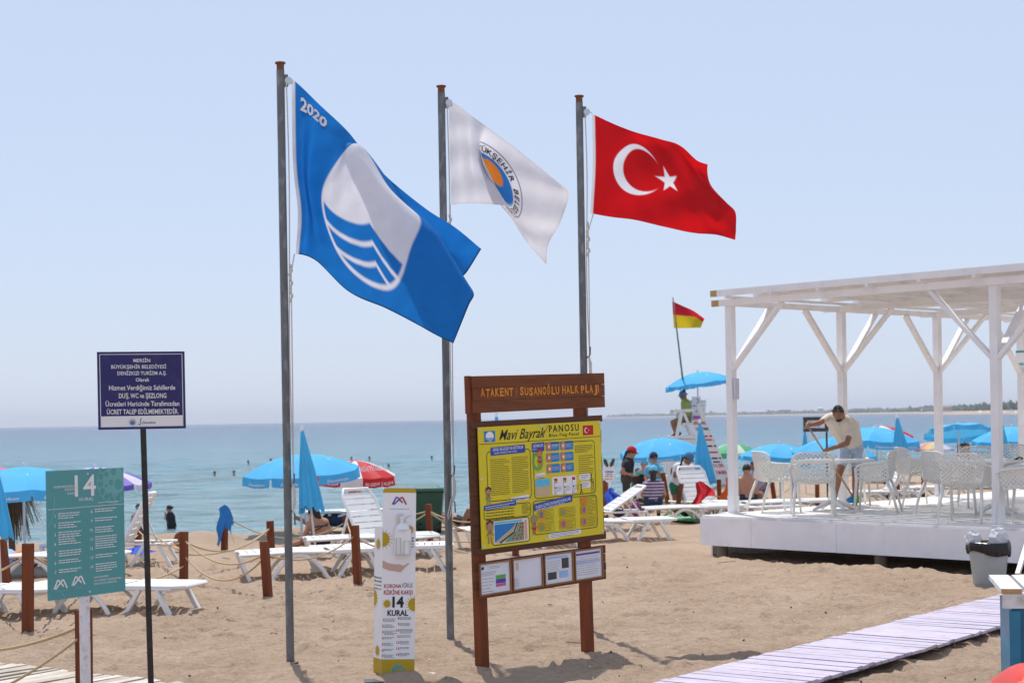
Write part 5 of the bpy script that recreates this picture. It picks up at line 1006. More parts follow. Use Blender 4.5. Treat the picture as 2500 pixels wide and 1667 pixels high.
# ---------------------------------------------------------------- rope posts and ropes
def rope_post(label, tx_, ty, bx_, by_, Y=None, wd=.082):
    b_ = gr(bx_, by_) if Y is None else fx(bx_, Y); Yb = b_.y; t_ = at(tx_, ty, Yb); h = t_.z
    mb = MB(); mb.bar((b_.x, b_.y, -.15), (t_.x, t_.y, h), wd, wd, (.3, 1, 0)); o = mb.build('rope_post', M_brown, None, label=label, cat='post', group='brown rope posts'); return Vector((t_.x, t_.y, h))
rp = {}
for key, lab, a in (
    ('p1', 'thick brown rope post at the left edge, left of the teal sign', (68.5, 1326, 67, 1547)), ('p2', 'brown post leaning left at the very left edge', (4, 1316, 22, 1437)), ('p3', 'brown rope post right behind the white post of the teal sign', (204, 1487, 206, 1820, 10.75)),
    ('p4', 'brown rope post standing alone right of the black sign post', (449, 1297, 448, 1421)), ('p5', 'brown rope post behind the black sign post', (337, 1272, 337, 1352)), ('p6', 'brown rope post with a blue cloth hung over it', (549, 1239, 547, 1342)),
    ('p7', 'brown rope post just left of the nearest flagpole, farther of the two', (659, 1271, 664, 1358)), ('p8', 'brown rope post left of the nearest flagpole, leaning, in front of the lounger', (645, 1321, 656, 1459)),
    ('p9', 'short brown post left of the pair by the raised lounger', (847, 1257, 846, 1332, 24.8)), ('p10', 'brown post seen above the nearer one by the raised lounger', (864, 1249, 866, 1335, 24.6)), ('p11', 'brown rope post near the left side of the sanitiser stand', (866, 1282, 875, 1426)),
    ('p12', 'brown rope post in front of the green wheelie bin', (1046, 1230, 1051, 1340)), ('p13', 'brown rope post behind the top of the sanitiser stand', (912, 1218, 912, 1300, 28)), ('p14', 'brown rope post behind the information board, its foot showing below the panel', (1257, 1225, 1259, 1358)),
    ('p15', 'orange-brown post leaning left beside the lounger of the striped sitter', (1618, 1154, 1638, 1256)), ('p16', 'dark rope post leaning right beside the green mat', (1664, 1180, 1647, 1264)), ('p17', 'brown post leaning left below the folded umbrella by the deck', (1724, 1178, 1752, 1253)),
    ('p18', 'brown post between the folded umbrella and the pergola corner', (1755, 1170, 1758, 1232, 34)), ('p19', 'orange-brown post just right of the pergola corner post', (1809, 1167, 1810, 1233, 33)), ('p20', 'brown post in front of the bare-backed man', (1836, 1167, 1836, 1228, 33)), ('p21', 'brown post leaning, behind the first white chair', (1884, 1172, 1897, 1226, 33)), ('p22', 'brown post right of the first white chair, beyond the deck', (1938, 1158, 1941, 1226, 34)), ('p23', 'brown post beyond the deck behind the table', (1995, 1182, 1996, 1229, 34)),
    ('p24', 'brown post beside the folded umbrella between the chair groups', (2192, 1154, 2193, 1212, 35)), ('p25', 'brown post beyond the deck left of the third pergola post', (2253, 1149, 2256, 1205, 36)), ('p26', 'brown post at the right edge of the information board', (1478, 1172, 1480, 1240, 31))):
    rp[key] = rope_post(lab, *a)
def rope(label, a, b_, sag, r=.0105):
    n = 18; pts = [Vector(a)+(Vector(b_)-Vector(a))*(k/n) - Vz*sag*4*(k/n)*(1-k/n) for k in range(n+1)]
    mb = MB(); mb.tube(pts, r, 6); mb.build('rope', M_rope, None, smooth=True, label=label, cat='rope', group='ropes between the posts')
dn = lambda k, d: rp[k] - Vz*d
q3 = rp['p3']
rope('upper rope from the post behind the teal sign out of the left edge', q3-Vz*.10, at(-60, 1590, 11.6), .04); rope('lower rope from the post behind the teal sign down to the left boardwalk', q3-Vz*.16, at(-40, 1700, 10.4), .03)
rope('rope from the left edge up to the thick post', at(-40, 1405, 18), dn('p1', .10), .03); rope('rope from the thick left post passing behind the teal sign', dn('p1', .10), dn('p4', .42), .25)
rope('rope from the thick post to the leaning post at the left edge', dn('p1', .12), dn('p5', .2), .2)
rope('rope between the post behind the black pole and the lone post', dn('p5', .14), dn('p4', .12), .12); rope('upper rope from the lone post to the leaning post by the flagpole', dn('p4', .10), dn('p8', .14), .20); rope('lower rope from the lone post to the leaning post by the flagpole', dn('p4', .30), dn('p8', .18), .28)
rope('rope sloping down from the lone post behind the black pole', dn('p4', .25), at(358, 1292, 24.6), .03); rope('rope from the lone post to the post with blue cloth', dn('p4', .12), dn('p7', .10), .22)
rope('rope from the blue-cloth post to the far post by the flagpole', dn('p6', .12), dn('p9', .10), .30); rope('rope from the left to the far post near the flagpole', at(455, 1353, 20.5), dn('p7', .12), .12); rope('long rope behind the flagpole to the post by the stand', dn('p8', .14), dn('p11', .12), .16)
rope('rope from the short post to the stand-side post', dn('p9', .1), dn('p11', .14), .06); rope('upper rope behind the sanitiser stand to the bin post', dn('p10', .12), dn('p12', .12), .18); rope('lower rope behind the sanitiser stand to the bin post', dn('p11', .14), dn('p12', .40), .20)
rope('rope from the far post to the bin post', dn('p13', .12), dn('p12', .10), .10); rope('upper rope from the bin post behind the information board', dn('p12', .10), dn('p14', .10), .18); rope('lower rope from the bin post to the lounger by the board', dn('p12', .12), dn('p14', .45), .14); rope('taut rope from the bin post towards the middle flagpole', dn('p12', .10), at(1110, 1295, 24.9), .0)
rope('low rope from the bin post sagging near the sand', dn('p12', .55), dn('p14', .55), .02)
rope('upper rope from the information board to the leaning post', rp['p26']-Vz*.12, dn('p17', .10), .35); rope('rope rising to the top of the orange-brown leaning post', rp['p26']-Vz*.5, dn('p15', .10), .15); rope('low rope in front of the lounger right of the board', at(1470, 1247, 25.6), dn('p16', .5), .22); rope('rope from the dark post up to the post under the folded umbrella', dn('p16', .48), dn('p17', .05), .18); rope('rope from the leaning post to the pergola corner', dn('p17', .2), dn('p19', .25), .1)
rope('rope crossing behind the first white chair, falling to the right', dn('p20', .12), dn('p21', .42), .03); rope('rope crossing behind the first white chair, rising to the right', dn('p20', .40), dn('p22', .2), .14); rope('low rope in front of the sitters beyond the deck', dn('p19', .45), dn('p21', .40), .06); rope('rope to the post beside the second folded umbrella', at(2120, 1196, 33), dn('p24', .12), .05); rope('rope between the two posts beyond the deck at right', dn('p24', .2), dn('p25', .2), .08)
# blue cloth on the post
q = rp['p6']; mb = MB()
def clo(u, v):
    a = (u-.5)*2; ln = (.50+.10*math.sin(u*7))*v; x = .085*a*(1+.55*v)+.02*math.sin(v*9+u*5); return q + Vector((x, -.055-.02*math.sin(u*9)*v-.01*math.cos(a*3), .05-.06*a*a*(1-v)-ln*(.85+.35*abs(a)*(1 if a < 0 else .6))))
mb.grid(clo, 22, 18); mb.grid(lambda u, v: clo(1-u, v*.5)+Vector((0, .12, -.02)), 12, 6); mb.grid(lambda u, v: q+Vector(((u-.5)*.17, -.055+.12*v, .052-.02*abs(u-.5))), 8, 4)
mb.build('blue_cloth', mat('blue_towel_cloth', (0.03, 0.20, 0.55), 0.9, var=0.15, scale=12, bump=0.4, bscale=60), None, smooth=True, label='blue cloth hung over a brown post near the water', cat='cloth')
# tipped terracotta bowl
q = gr(432, 1345); mb = MB(); mb.lathe([(.05, 0), (.10, .06), (.125, .13), (.115, .13), (.09, .07), (.0, .02)], (0, 0, 0), 18); rt = Euler((R(60), 0, R(50))).to_matrix(); mb.v = [tuple(Vector((q.x, q.y, .12))+rt @ Vector(v)) for v in mb.v]
mb.build('terracotta_bowl', mat('terracotta', (0.36, 0.13, 0.06), 0.7), None, smooth=40, label='round terracotta coloured bowl tipped over behind the lone post', cat='bowl')
# thatched shade trunk at the left
g = gr(32, 1368); th = thing('thatched_umbrella', 'thatched umbrella with ragged palm fringe behind the leftmost blue umbrella', 'thatched umbrella', g)
zt = at(30, 1208, g.y).z; MB().tube([g-Vz*.2, g+Vector((-.02, 0, zt*.5)), g+Vector((-.03, 0, zt+.1))], .05, 10).build('trunk', mat('palm_trunk', (0.16, 0.09, 0.05), 0.9, var=0.3, scale=20), th, smooth=40)
M_th = mat('dry_palm_thatch', (0.17, 0.095, 0.045), 0.95, var=0.35, scale=14); r_ = random.Random(9); mb = MB()
for k in range(420):
    a = r_.uniform(0, 2*math.pi); rr = r_.uniform(.05, .30); L_ = r_.uniform(.35, .95)*(1 if rr < .2 else .7); p0 = g+Vector((math.cos(a)*rr*.6, math.sin(a)*rr*.6, zt+.22)); p1 = p0+Vector((math.cos(a)*rr*.9, math.sin(a)*rr*.9, -L_)); mb.bar(p0, p1, .012, .004, (math.cos(a), math.sin(a), .2), w2=.004)
mb.build('palm_fringe', M_th, th, kind='stuff')
mb = MB(); mb.lathe([(.0, zt+.30), (.3, zt+.22), (.38, zt+.12)], g, 14); mb.build('thatch_cap', M_th, th)
# ---------------------------------------------------------------- white net-patterned armchairs and tables
def make_chair():
    th = thing('armchair', 'x', 'chair', (0, 0, 0))
    prof = [(.24, .455), (.12, .440), (-.02, .425), (-.14, .425), (-.215, .46), (-.245, .55), (-.268, .65), (-.288, .75), (-.300, .84)]
    ys_ = herm(np.linspace(0, 1, len(prof)), np.array(prof), np.linspace(0, 1, 201))
    def S(u, v, off=0.0):                                      # u -1..1, v 0..1
        y, z = ys_[int(round(min(max(v, 0), 1)*200))]; bk = min(max((v-.45)/.3, 0), 1); wdt = .235+.035*bk-.03*max(0, (v-.85)/.15)**2
        y2 = y + bk*.10*u*u - off*(1-bk) * 0; z2 = z + (1-bk)*.025*u*u - .02*bk*max(0, (v-.9)/.1)*abs(u)**6*2
        d_ = Vector((0, -bk, -(1-bk)))*off
        return Vector((u*wdt, y2, z2)) + d_
    def net(fn, NU, NV, mb, hole=.62):                          # diamond net: each cell a diamond ring, two skins
        for i in range(NU+1):
            for j in range(NV+1):
                if (i+j) % 2: continue
                c_ = lambda x, y: (min(max(x, 0), NU)/NU, min(max(y, 0), NV)/NV); ring = [(1, 0), (0, 1), (-1, 0), (0, -1)]
                solid = i in (0, NU) or j in (0, NV)
                for o_, fl in ((0, False), (.012, True)):
                    vs = [fn(*c_(i+x, j+y), o_) for x, y in ring] + [fn(*c_(i+x*hole, j+y*hole), o_) for x, y in ring]
                    fs = [(k, (k+1) % 4, 4+(k+1) % 4, 4+k) for k in range(4)] if not solid else [(0, 1, 2, 3)]
                    mb.add(vs, [f[::-1] for f in fs] if fl else fs)
    mb = MB(); net(lambda u, v, o_: S(-1+2*u, v, o_), 18, 34, mb)
    mb.build('seat_shell', M_cream, th, smooth=60)
    mb = MB(); mb.tube([S(-1, v/24) for v in range(25)] + [S(-1+2*k/12, 1) for k in range(1, 12)] + [S(1, 1-v/24) for v in range(25)], .012, 6); mb.tube([S(-1+2*k/10, 0) for k in range(11)], .014, 6); mb.build('shell_rim', M_cream, th, smooth=True)
    for s in (-1, 1):
        mb = MB(); mb.tube([S(s, .80), (s*.285, -.12, .675), (s*.292, .06, .665), (s*.288, .19, .645), (s*.282, .235, .60)], [.014, .022, .024, .024, .020], 8, flat=.7); mb.build('armrest', M_cream, th, smooth=True)
        mb = MB(); mb.tube([(s*.282, .235, .61), (s*.268, .225, .44), (s*.275, .262, .0)], [.020, .021, .014], 8); mb.build('leg', M_cream, th, smooth=True)
        mb = MB(); mb.tube([(s*.232, -.17, .44), (s*.255, -.25, .25), (s*.27, -.315, .0)], [.022, .020, .014], 8); mb.build('leg', M_cream, th, smooth=True)
        mb = MB(); net(lambda u, v, o_: Vector((s*(.283-.045*v-o_), -.19+.42*u, .66-.02*u-(.20+.03*u)*v)), 14, 8, mb, .6); mb.build('arm_panel', M_cream, th, smooth=60)
    return th
chair0 = make_chair(); first = [True]
def chair(label, px, Y, face, sc=1.06):
    u, v = ray(px, 1022 + (1.95-ZD)*4000/Y); o = chair0 if first[0] else copy_tree(chair0); first[0] = False
    o.location = (u*Y, Y, ZD); o.rotation_euler = (0, 0, math.atan2(face[1], face[0]) - math.pi/2); o.scale = (sc,)*3; o['label'] = label; o['category'] = 'chair'; o['group'] = 'white net-patterned armchairs on the deck'
chair('white net armchair seen sideways, leftmost on the deck', 1893, 24.1, (1, .25)); chair('white net armchair seen from behind in front of the first table', 1985, 23.15, (.12, 1)); chair('white net armchair behind the first table, facing out below the man', 2073, 25.6, (-.1, -1)); chair('white net armchair on the right side of the first table', 2140, 23.6, (-1, .35))
chair('white net armchair alone in the middle, left of the second table group', 2238, 25.2, (1, .12)); chair('white net armchair side-on, left of the nearest one', 2312, 22.6, (1, .3)); chair('nearest white net armchair, left of the right pergola post', 2362, 21.2, (.55, .85)); chair('white net armchair behind the second table', 2400, 24.4, (0, -1)); chair('white net armchair by the right edge behind the pergola post', 2490, 22.0, (-1, .1)); chair('white net armchair at the far right corner of the deck', 2505, 20.6, (-.8, .6)); chair('white net armchair deeper on the deck at the right edge', 2480, 25.5, (-.2, -1))
def table(label, px, Y, sz):
    u, v = ray(px, 1022 + (1.95-ZD)*4000/Y); c = Vector((u*Y, Y, ZD)); th = thing('cafe_table', label, 'table', c, 'white cafe tables'); rt = rotD
    mb = MB(); mb.box(c+Vz*.735, (sz, sz, .03), rt); mb.build('table_top', M_plast, th); MB().box(c+Vz*.712, (sz-.06, sz-.06, .016), rt).build('apron', M_plast, th)
    MB().lathe([(.03, .0), (.05, .05), (.032, .12), (.045, .22), (.03, .32), (.042, .45), (.03, .58), (.08, .70)], c, 16).build('pedestal', M_plast, th, smooth=50)
    for k in range(4): a = R(20+90*k); d = Vector((math.cos(a), math.sin(a), 0)); MB().tube([c+Vz*.14, c+d*.13+Vz*.10, c+d*.26+Vz*.045, c+d*.34+Vz*.012], [.03, .03, .026, .02], 8).build('foot', M_plast, th, smooth=True)
    return c
table('square white table with a scrolled pedestal among the left chairs', 2035, 24.3, .88); ct = table('square white table with a black tray on it among the right chairs', 2432, 22.7, .85)
q = at(2468, 1124, ct.y-.1); th = thing('serving_tray', 'black tray with a handle on the right table', 'tray', q); MB().box(q, (.26, .18, .03)).build('tray', M_dark, th); mb = MB(); mb.tube([q+Vector((.05, 0, .01)), q+Vector((.12, 0, .045)), q+Vector((.16, 0, .03)), q+Vector((.14, 0, .0))], .012, 6); mb.build('handle', M_dark, th)
# ---------------------------------------------------------------- lifeguard tower
YT = 44.0; kT = YT/FOC
def TT(px, py, d=0.0): p = at(px, py, YT); return Vector((p.x, YT+d, p.z))
g = TT(1680, 1190); th = thing('lifeguard_tower', 'tall white wooden lifeguard chair with red and black lettering', 'lifeguard tower', (g.x, g.y, 0)); M_tw = mat('white_tower_paint', (0.74, 0.74, 0.73), 0.5, var=0.05)
for d in (-.45, .45):
    MB().bar(TT(1618, 1192, d)-Vz*.2, TT(1660, 1005, d), .09, .07, (0, 1, 0)).build('leg', M_tw, th); MB().bar(TT(1775, 1192, d)-Vz*.2, TT(1700, 985, d), .09, .07, (0, 1, 0)).build('leg', M_tw, th); MB().bar(TT(1664, 1005, d), TT(1690, 1066, d), .07, .05, (0, 1, 0)).build('side_brace', M_tw, th); MB().bar(TT(1640, 1004, d), TT(1690, 1001, d), .08, .05, (0, 1, 0)).build('arm_rest', M_tw, th); MB().bar(TT(1608, 1130, d), TT(1745, 1130, d), .06, .05).build('side_rail', M_tw, th)
for k in range(5): MB().bar(TT(1622-4+8*k, 1190-28*k, -.45), TT(1622-4+8*k, 1190-28*k, .45), .05, .05).build('rung', M_tw, th)
MB().box((TT(1665, 1066)+TT(1665, 1066))/2, (.70, 1.0, .06)).build('footboard', M_tw, th); MB().box(TT(1664, 1078), (.66, .9, .16)).build('front_board', M_tw, th); MB().box(TT(1682, 1034), (.42, .95, .05)).build('seat', M_tw, th)
for k in range(6): MB().box(TT(1697+.8*k, 1027-9.2*k, -.0), (.50, .06, .092)).build('back_plank', M_tw, th)
FP_ = Frame(TT(1687, 976, -.03), (1, 0, 0))
for k in range(6): pass
FT1 = Frame(TT(1689, 1024, -.08), (1, 0, 0)); MB().box(FT1.P(.12, .31, 0), (.235, .012, .60)).build('notice_plate', M_wprint, th); p = Print(FT1, .012); p.ring(.115, .50, .05, .075, 1.0, 16, -80, 80); p.rect(.02, .02, .22, .10); p.rect(.10, .20, .14, .24); p.done('pink_print', flat('magenta_print', (0.55, 0.12, 0.42)), th); p = Print(FT1, .012); p.greek(.03, .2, .36, .03, 3); p.done('small_print', M_bprint, th)
FT2 = Frame(TT(1769, 1190, -.60), (1, 0, 0), (-.40, .05, 1)); hl = 1.96
mb = MB(); mb.add([FT2.P(x, z, o_) for o_ in (0, -.02) for x, z in ((-.22, 0), (.22, 0), (.19, hl), (-.19, hl))], [(0, 1, 2, 3), (7, 6, 5, 4), (0, 4, 5, 1), (1, 5, 6, 2), (2, 6, 7, 3), (3, 7, 4, 0)]); mb.build('lettered_panel', M_tw, th)
p = Print(FT2, .008); p.text('LIFEGUARD', 0, 1.84, .09, width=.34, bold=.03); p.text('11:30', .02, .62, .10, width=.26, bold=.03); p.text('18:00', .02, .42, .10, width=.26, bold=.03); p.greek(-.12, .18, 1.48, .08, 4); p.greek(-.1, .19, 1.38, .07, 5); p.greek(-.1, .15, 1.02, .07, 6); p.done('red_lettering', flat('tower_red', (0.55, 0.03, 0.05)), th)
p = Print(FT2, .008); p.text('CANKURTARAN', 0, 1.68, .08, width=.34, bold=.03); p.greek(-.1, .18, 1.2, .07, 7); p.greek(-.08, .17, .85, .07, 8); p.greek(-.08, .14, .75, .06, 9); p.done('black_lettering', M_bprint, th)
b0, t0 = TT(1669, 968, -.3), TT(1640, 728, -.3); th2 = thing('flag_mast', 'thin dark mast of the lifeguard tower carrying the red and yellow flag', 'flag mast', b0)
MB().tube([b0, t0], [.028, .016], 8).build('mast', M_galv, th2, smooth=True); MB().tube([TT(1668, 958, -.3), TT(1664, 932, -.3)], .04, 8).build('sleeve', M_dark, th2, smooth=True)
cols = [(0, [(0, 1641, 735), (.5, 1643, 768), (1, 1645, 801)]), (.35, [(0, 1665, 746, .06), (.5, 1669, 771, -.06), (1, 1673, 801, .02)]), (.7, [(0, 1695, 760, .0), (.5, 1697, 774, .10), (1, 1698, 800, -.04)]), (1, [(0, 1720, 778, .0), (.4, 1717, 784, .05), (1, 1711, 800, .0)])]
cf = Cloth(cols, YT-.3, lambda S_, T_: .02*np.sin(S_*14+T_*6)*S_, 61, 81)
cf.build('flag', lambda S_, T_: mixc(np.repeat(np.array([[.62, .45, .015]]), len(S_), 0), [.55, .015, .03], sm(T_-.5, .01)), M_cloth, label='red and yellow lifeguard flag on a thin mast', cat='flag')
# dark framed notice, oval sign, bins, towels, mat
Yn = 34.0; n0 = at(1962, 1053, Yn); FN = Frame(n0, (1, .1, -.03)); th = thing('framed_notice', 'dark framed notice board on a thin post behind the sweeping man', 'notice board', at(2022, 1215, Yn)); wN = 61*Yn/FOC; hN = 36*Yn/FOC
for a in ((0, 0, wN, .07), (0, hN-.07, wN, hN), (0, .07, .07, hN-.07), (wN-.07, .07, wN, hN-.07)): MB().box(FN.P((a[0]+a[2])/2, (a[1]+a[3])/2), (a[2]-a[0], .05, a[3]-a[1])).build('frame_strip', mat('charcoal_frame', (0.05, 0.05, 0.055), 0.5), th)
MB().box(FN.P(wN/2, hN/2, -.01), (wN-.14, .02, hN-.14)).build('sheet', M_wprint, th); p = Print(FN, .01); p.para(.12, wN-.12, hN-.12, 4, .04, .018, 5); p.done('small_print', M_blue, th); MB().cyl(FN.P(wN-.03, -1.6), FN.P(wN-.03, 0), .02, n=8).build('post', M_black, th)
Yo = 30.5; q = at(1487, 1150, Yo); FO = Frame(q, (1, .1, 0)); th = thing('oval_sign', 'white oval sign with two dark leaf shapes on top, beside the information board', 'sign', fx(1487, Yo)); p = Print(FO, .0); pts = [(.115*math.cos(2*math.pi*k/24), -.03+.19*math.sin(2*math.pi*k/24)) for k in range(24)]; mb = MB(); mb.add([FO.P(x, z, o_) for o_ in (.01, -.01) for x, z in pts], [tuple(range(24)), tuple(range(47, 23, -1))] + [(i, 24+i, 24+(i+1) % 24, (i+1) % 24) for i in range(24)]); mb.build('board', M_wprint, th)
for s in (-1, 1): mb = MB(); mb.ell(FO.P(s*.06, .16, .02), (.035, .012, .085), 10, 8, rot=ry(s*.4)); mb.build('leaf_shape', M_greyp, th, smooth=True)
p = Print(FO, .014); p.greek(-.07, .08, -.02, .035, 2); p.greek(-.05, .05, -.06, .02, 3); p.done('small_print', M_blue, th); p = Print(FO, .014); p.greek(-.08, .08, -.10, .03, 4); p.greek(-.08, .06, -.15, .025, 5); p.done('orange_print', M_orange, th); MB().cyl(FO.P(0, -1.1, -.02), FO.P(0, -.2, -.02), .015, n=8).build('post', M_plast, th)
g = fx(1562, 34.5); th = thing('litter_bin', 'small dark bin with a turquoise rim and white notice by the red-capped woman', 'bin', g); MB().lathe([(.12, 0), (.14, .45), (.15, .55)], g, 14).build('body', M_green, th, smooth=40); MB().lathe([(.15, .55), (.19, .60), (.20, .74)], g, 14).build('liner', M_dark, th, smooth=40); MB().lathe([(.20, .74), (.215, .76), (.20, .79), (.16, .79)], g, 14).build('rim', flat('turquoise_plastic', (0.05, 0.4, 0.38)), th, smooth=40); MB().box(g+Vector((0, -.145, .36)), (.16, .01, .24)).build('notice', M_wprint, th)
def bagobj(name, label, cat, px, py, Y, sz, col, seed=1):
    c = at(px, py, Y); th = thing(name, label, cat, c-Vz*sz[2]); mb = MB(); mb.ell((0, 0, 0), (1, 1, 1), 18, 12); r_ = random.Random(seed); ph = [r_.uniform(0, 6) for _ in range(6)]
    mb.v = [tuple(c+Vector((x*sz[0]*(1+.12*math.sin(5*z+ph[0])), y*sz[1]*(1+.1*math.sin(4*x+ph[1])), z*sz[2]*(1+.1*math.sin(4*x+ph[2]))))) for x, y, z in mb.v]; mb.build('bag_body', col, th, smooth=True); mb = MB(); mb.tube([c+Vector((-sz[0]*.5, -sz[1]*.3, sz[2]*.8)), c+Vector((-sz[0]*.3, -sz[1]*.3, sz[2]*1.5)), c+Vector((sz[0]*.3, -sz[1]*.3, sz[2]*1.5)), c+Vector((sz[0]*.5, -sz[1]*.3, sz[2]*.8))], .012, 6); mb.build('handle', col, th, smooth=True)
bagobj('beach_bag', 'plump purple beach bag with yellow spots on the sand', 'bag', 1551, 1243, 29.3, (.11, .1, .13), mat('purple_bag_cloth', (0.22, 0.02, 0.20), 0.7, var=0.3, scale=12, dirt=(0.6, 0.45, 0.05), dirt_amt=.8), 2); bagobj('beach_bag', 'black bag under the lounger by the dark leaning post', 'bag', 1676, 1248, 30.4, (.16, .12, .09), M_dark, 3); bagobj('beach_bag', 'dark blue bag beneath the half-raised lounger', 'bag', 1512, 1252, 28.8, (.13, .1, .07), M_navy, 4)
def drape(name, label, px, py, Y, wd, hh, col, lean=.3, seed=0):
    c = at(px, py, Y); mb = MB(); r_ = random.Random(seed); a, b_ = r_.uniform(0, 6), r_.uniform(0, 6)
    f = lambda u, v, o_: c + Vector(((u-.5)*wd*(.45+.75*v)+.04*math.sin(v*5+b_), lean*(.5-v)+.07*math.sin(u*11+a)*v+.02*math.sin(u*21+b_)+o_, -hh*v*(.85+.25*math.sin(u*4+a))+.03*math.sin(u*5+b_)*v+.04*math.sin(math.pi*u)*(1-v)))
    mb.grid(lambda u, v: f(u, v, 0), 20, 10); mb.grid(lambda u, v: f(1-u, v, .03), 20, 10); mb.build(name, col, None, smooth=True, label=label, cat='towel')
drape('beach_towel', 'red towel draped over the raised lounger left of the pergola', 1716, 1180, 31.0, .38, .36, flat('red_towel', (0.55, 0.015, 0.02), .9), .25, 1); drape('beach_towel', 'orange towel over a lounger beside the pergola corner post', 1788, 1168, 32.5, .44, .50, flat('orange_towel', (0.72, 0.17, 0.03), .9), .25, 2); drape('beach_towel', 'blue towel over the lounger at the right edge of the board', 1494, 1196, 29.0, .26, .26, flat('blue_towel_b', (0.02, 0.07, 0.42), .9), .3, 3); drape('beach_towel', 'turquoise and green patterned cloth held by the bending man', 1682, 1155, 32.6, .26, .50, mat('patterned_towel', (0.14, 0.50, 0.58), .9, var=.3, scale=14, dirt=(.5, .6, .3), dirt_amt=.8), .05, 4)
drape('beach_towel', 'pale pink towel and dark bag strap hanging under the red umbrella', 862, 1160, 30.4, .26, .55, flat('pink_towel', (0.72, 0.52, 0.52), .9), .05, 5)
for k, (a, b_, c, d, e, col) in enumerate(((10, 1350, 21.2, .5, .10, flat('sky_towel', (0.25, 0.45, 0.75), .9)), (42, 1348, 21.3, .22, .06, M_orange), (112, 1350, 21.3, .16, .16, flat('maroon_towel', (0.22, 0.02, 0.05), .9)), (335, 1340, 24, .5, .05, flat('blue_towel_c', (0.03, 0.09, 0.5), .9)))): drape('beach_towel', ['pale blue towel on the lounger at the left edge', 'small orange cloth on the leftmost lounger', 'maroon cloth at the left border of the teal sign', 'blue towel on the sand right of the teal sign'][k], a, b_, c, d, e, col, .5, 6+k)
a, b_, c, d = gr(1612, 1271), gr(1712, 1276), gr(1712, 1264), gr(1612, 1262); mb = MB(); mb.add([v+Vz*.05 for v in (a, b_, c, d)]+[v+Vz*.02 for v in (a, b_, c, d)], FQ); mb.build('green_mat', flat('green_mat', (0.16, 0.42, 0.22), .9), None, label='flat green mat lying on the sand beside the deck', cat='mat')
a, b_, c, d = gr(760, 1335), gr(850, 1330), gr(850, 1318), gr(770, 1318); mb = MB(); mb.add([v+Vz*.06 for v in (a, b_, c, d)]+[v+Vz*.03 for v in (a, b_, c, d)], FQ); mb.build('beach_mat', mat('pink_patterned_mat', (0.55, 0.3, 0.4), .9, var=.3, scale=9, dirt=(.15, .15, .5), dirt_amt=.9), None, label='patterned pink mat under the sitting woman', cat='mat')
# scattered shells, pebbles and bits of weed
r_ = random.Random(21)
for nm, lab, n, col, s0 in (('shell_fragments', 'tiny white shell fragments scattered over the sand', 520, mat('shell', (0.75, 0.72, 0.68), .5), .006), ('pebbles', 'tiny dark pebbles and bark crumbs scattered over the sand', 300, mat('dark_pebble', (0.08, 0.055, 0.045), .8), .007)):
    mb = MB()
    for k in range(n):
        Y = 11.3+12*r_.random()**1.6; x = r_.uniform(-.34, .34)*Y; z = sand_at(x, Y); s = s0*r_.uniform(.5, 1.7); rt = Euler((r_.uniform(0, 3), r_.uniform(0, 3), r_.uniform(0, 3))).to_matrix(); mb.box((x, Y, z+s*.5), (s*2*r_.uniform(.6, 1.6), s*1.3, s), rt)
    mb.build(nm, col, None, label=lab, cat='litter', kind='stuff')
mb = MB()
for k in range(28):
    Y = 14+10*r_.random(); x = r_.uniform(-.33, .3)*Y; a = r_.uniform(-.5, .5); L_ = r_.uniform(.05, .28); pts = [(x+L_*t_*math.cos(a), Y+L_*t_*math.sin(a)+.02*math.sin(t_*5+k), sand_at(x+L_*t_*math.cos(a), Y+L_*t_*math.sin(a))+.012) for t_ in (0, .25, .5, .75, 1)]; mb.tube(pts, .004, 4)
mb.build('twigs', mat('dry_weed', (0.20, 0.14, 0.10), .9), None, label='thin dry twigs and weed lying on the sand', cat='litter', kind='stuff')
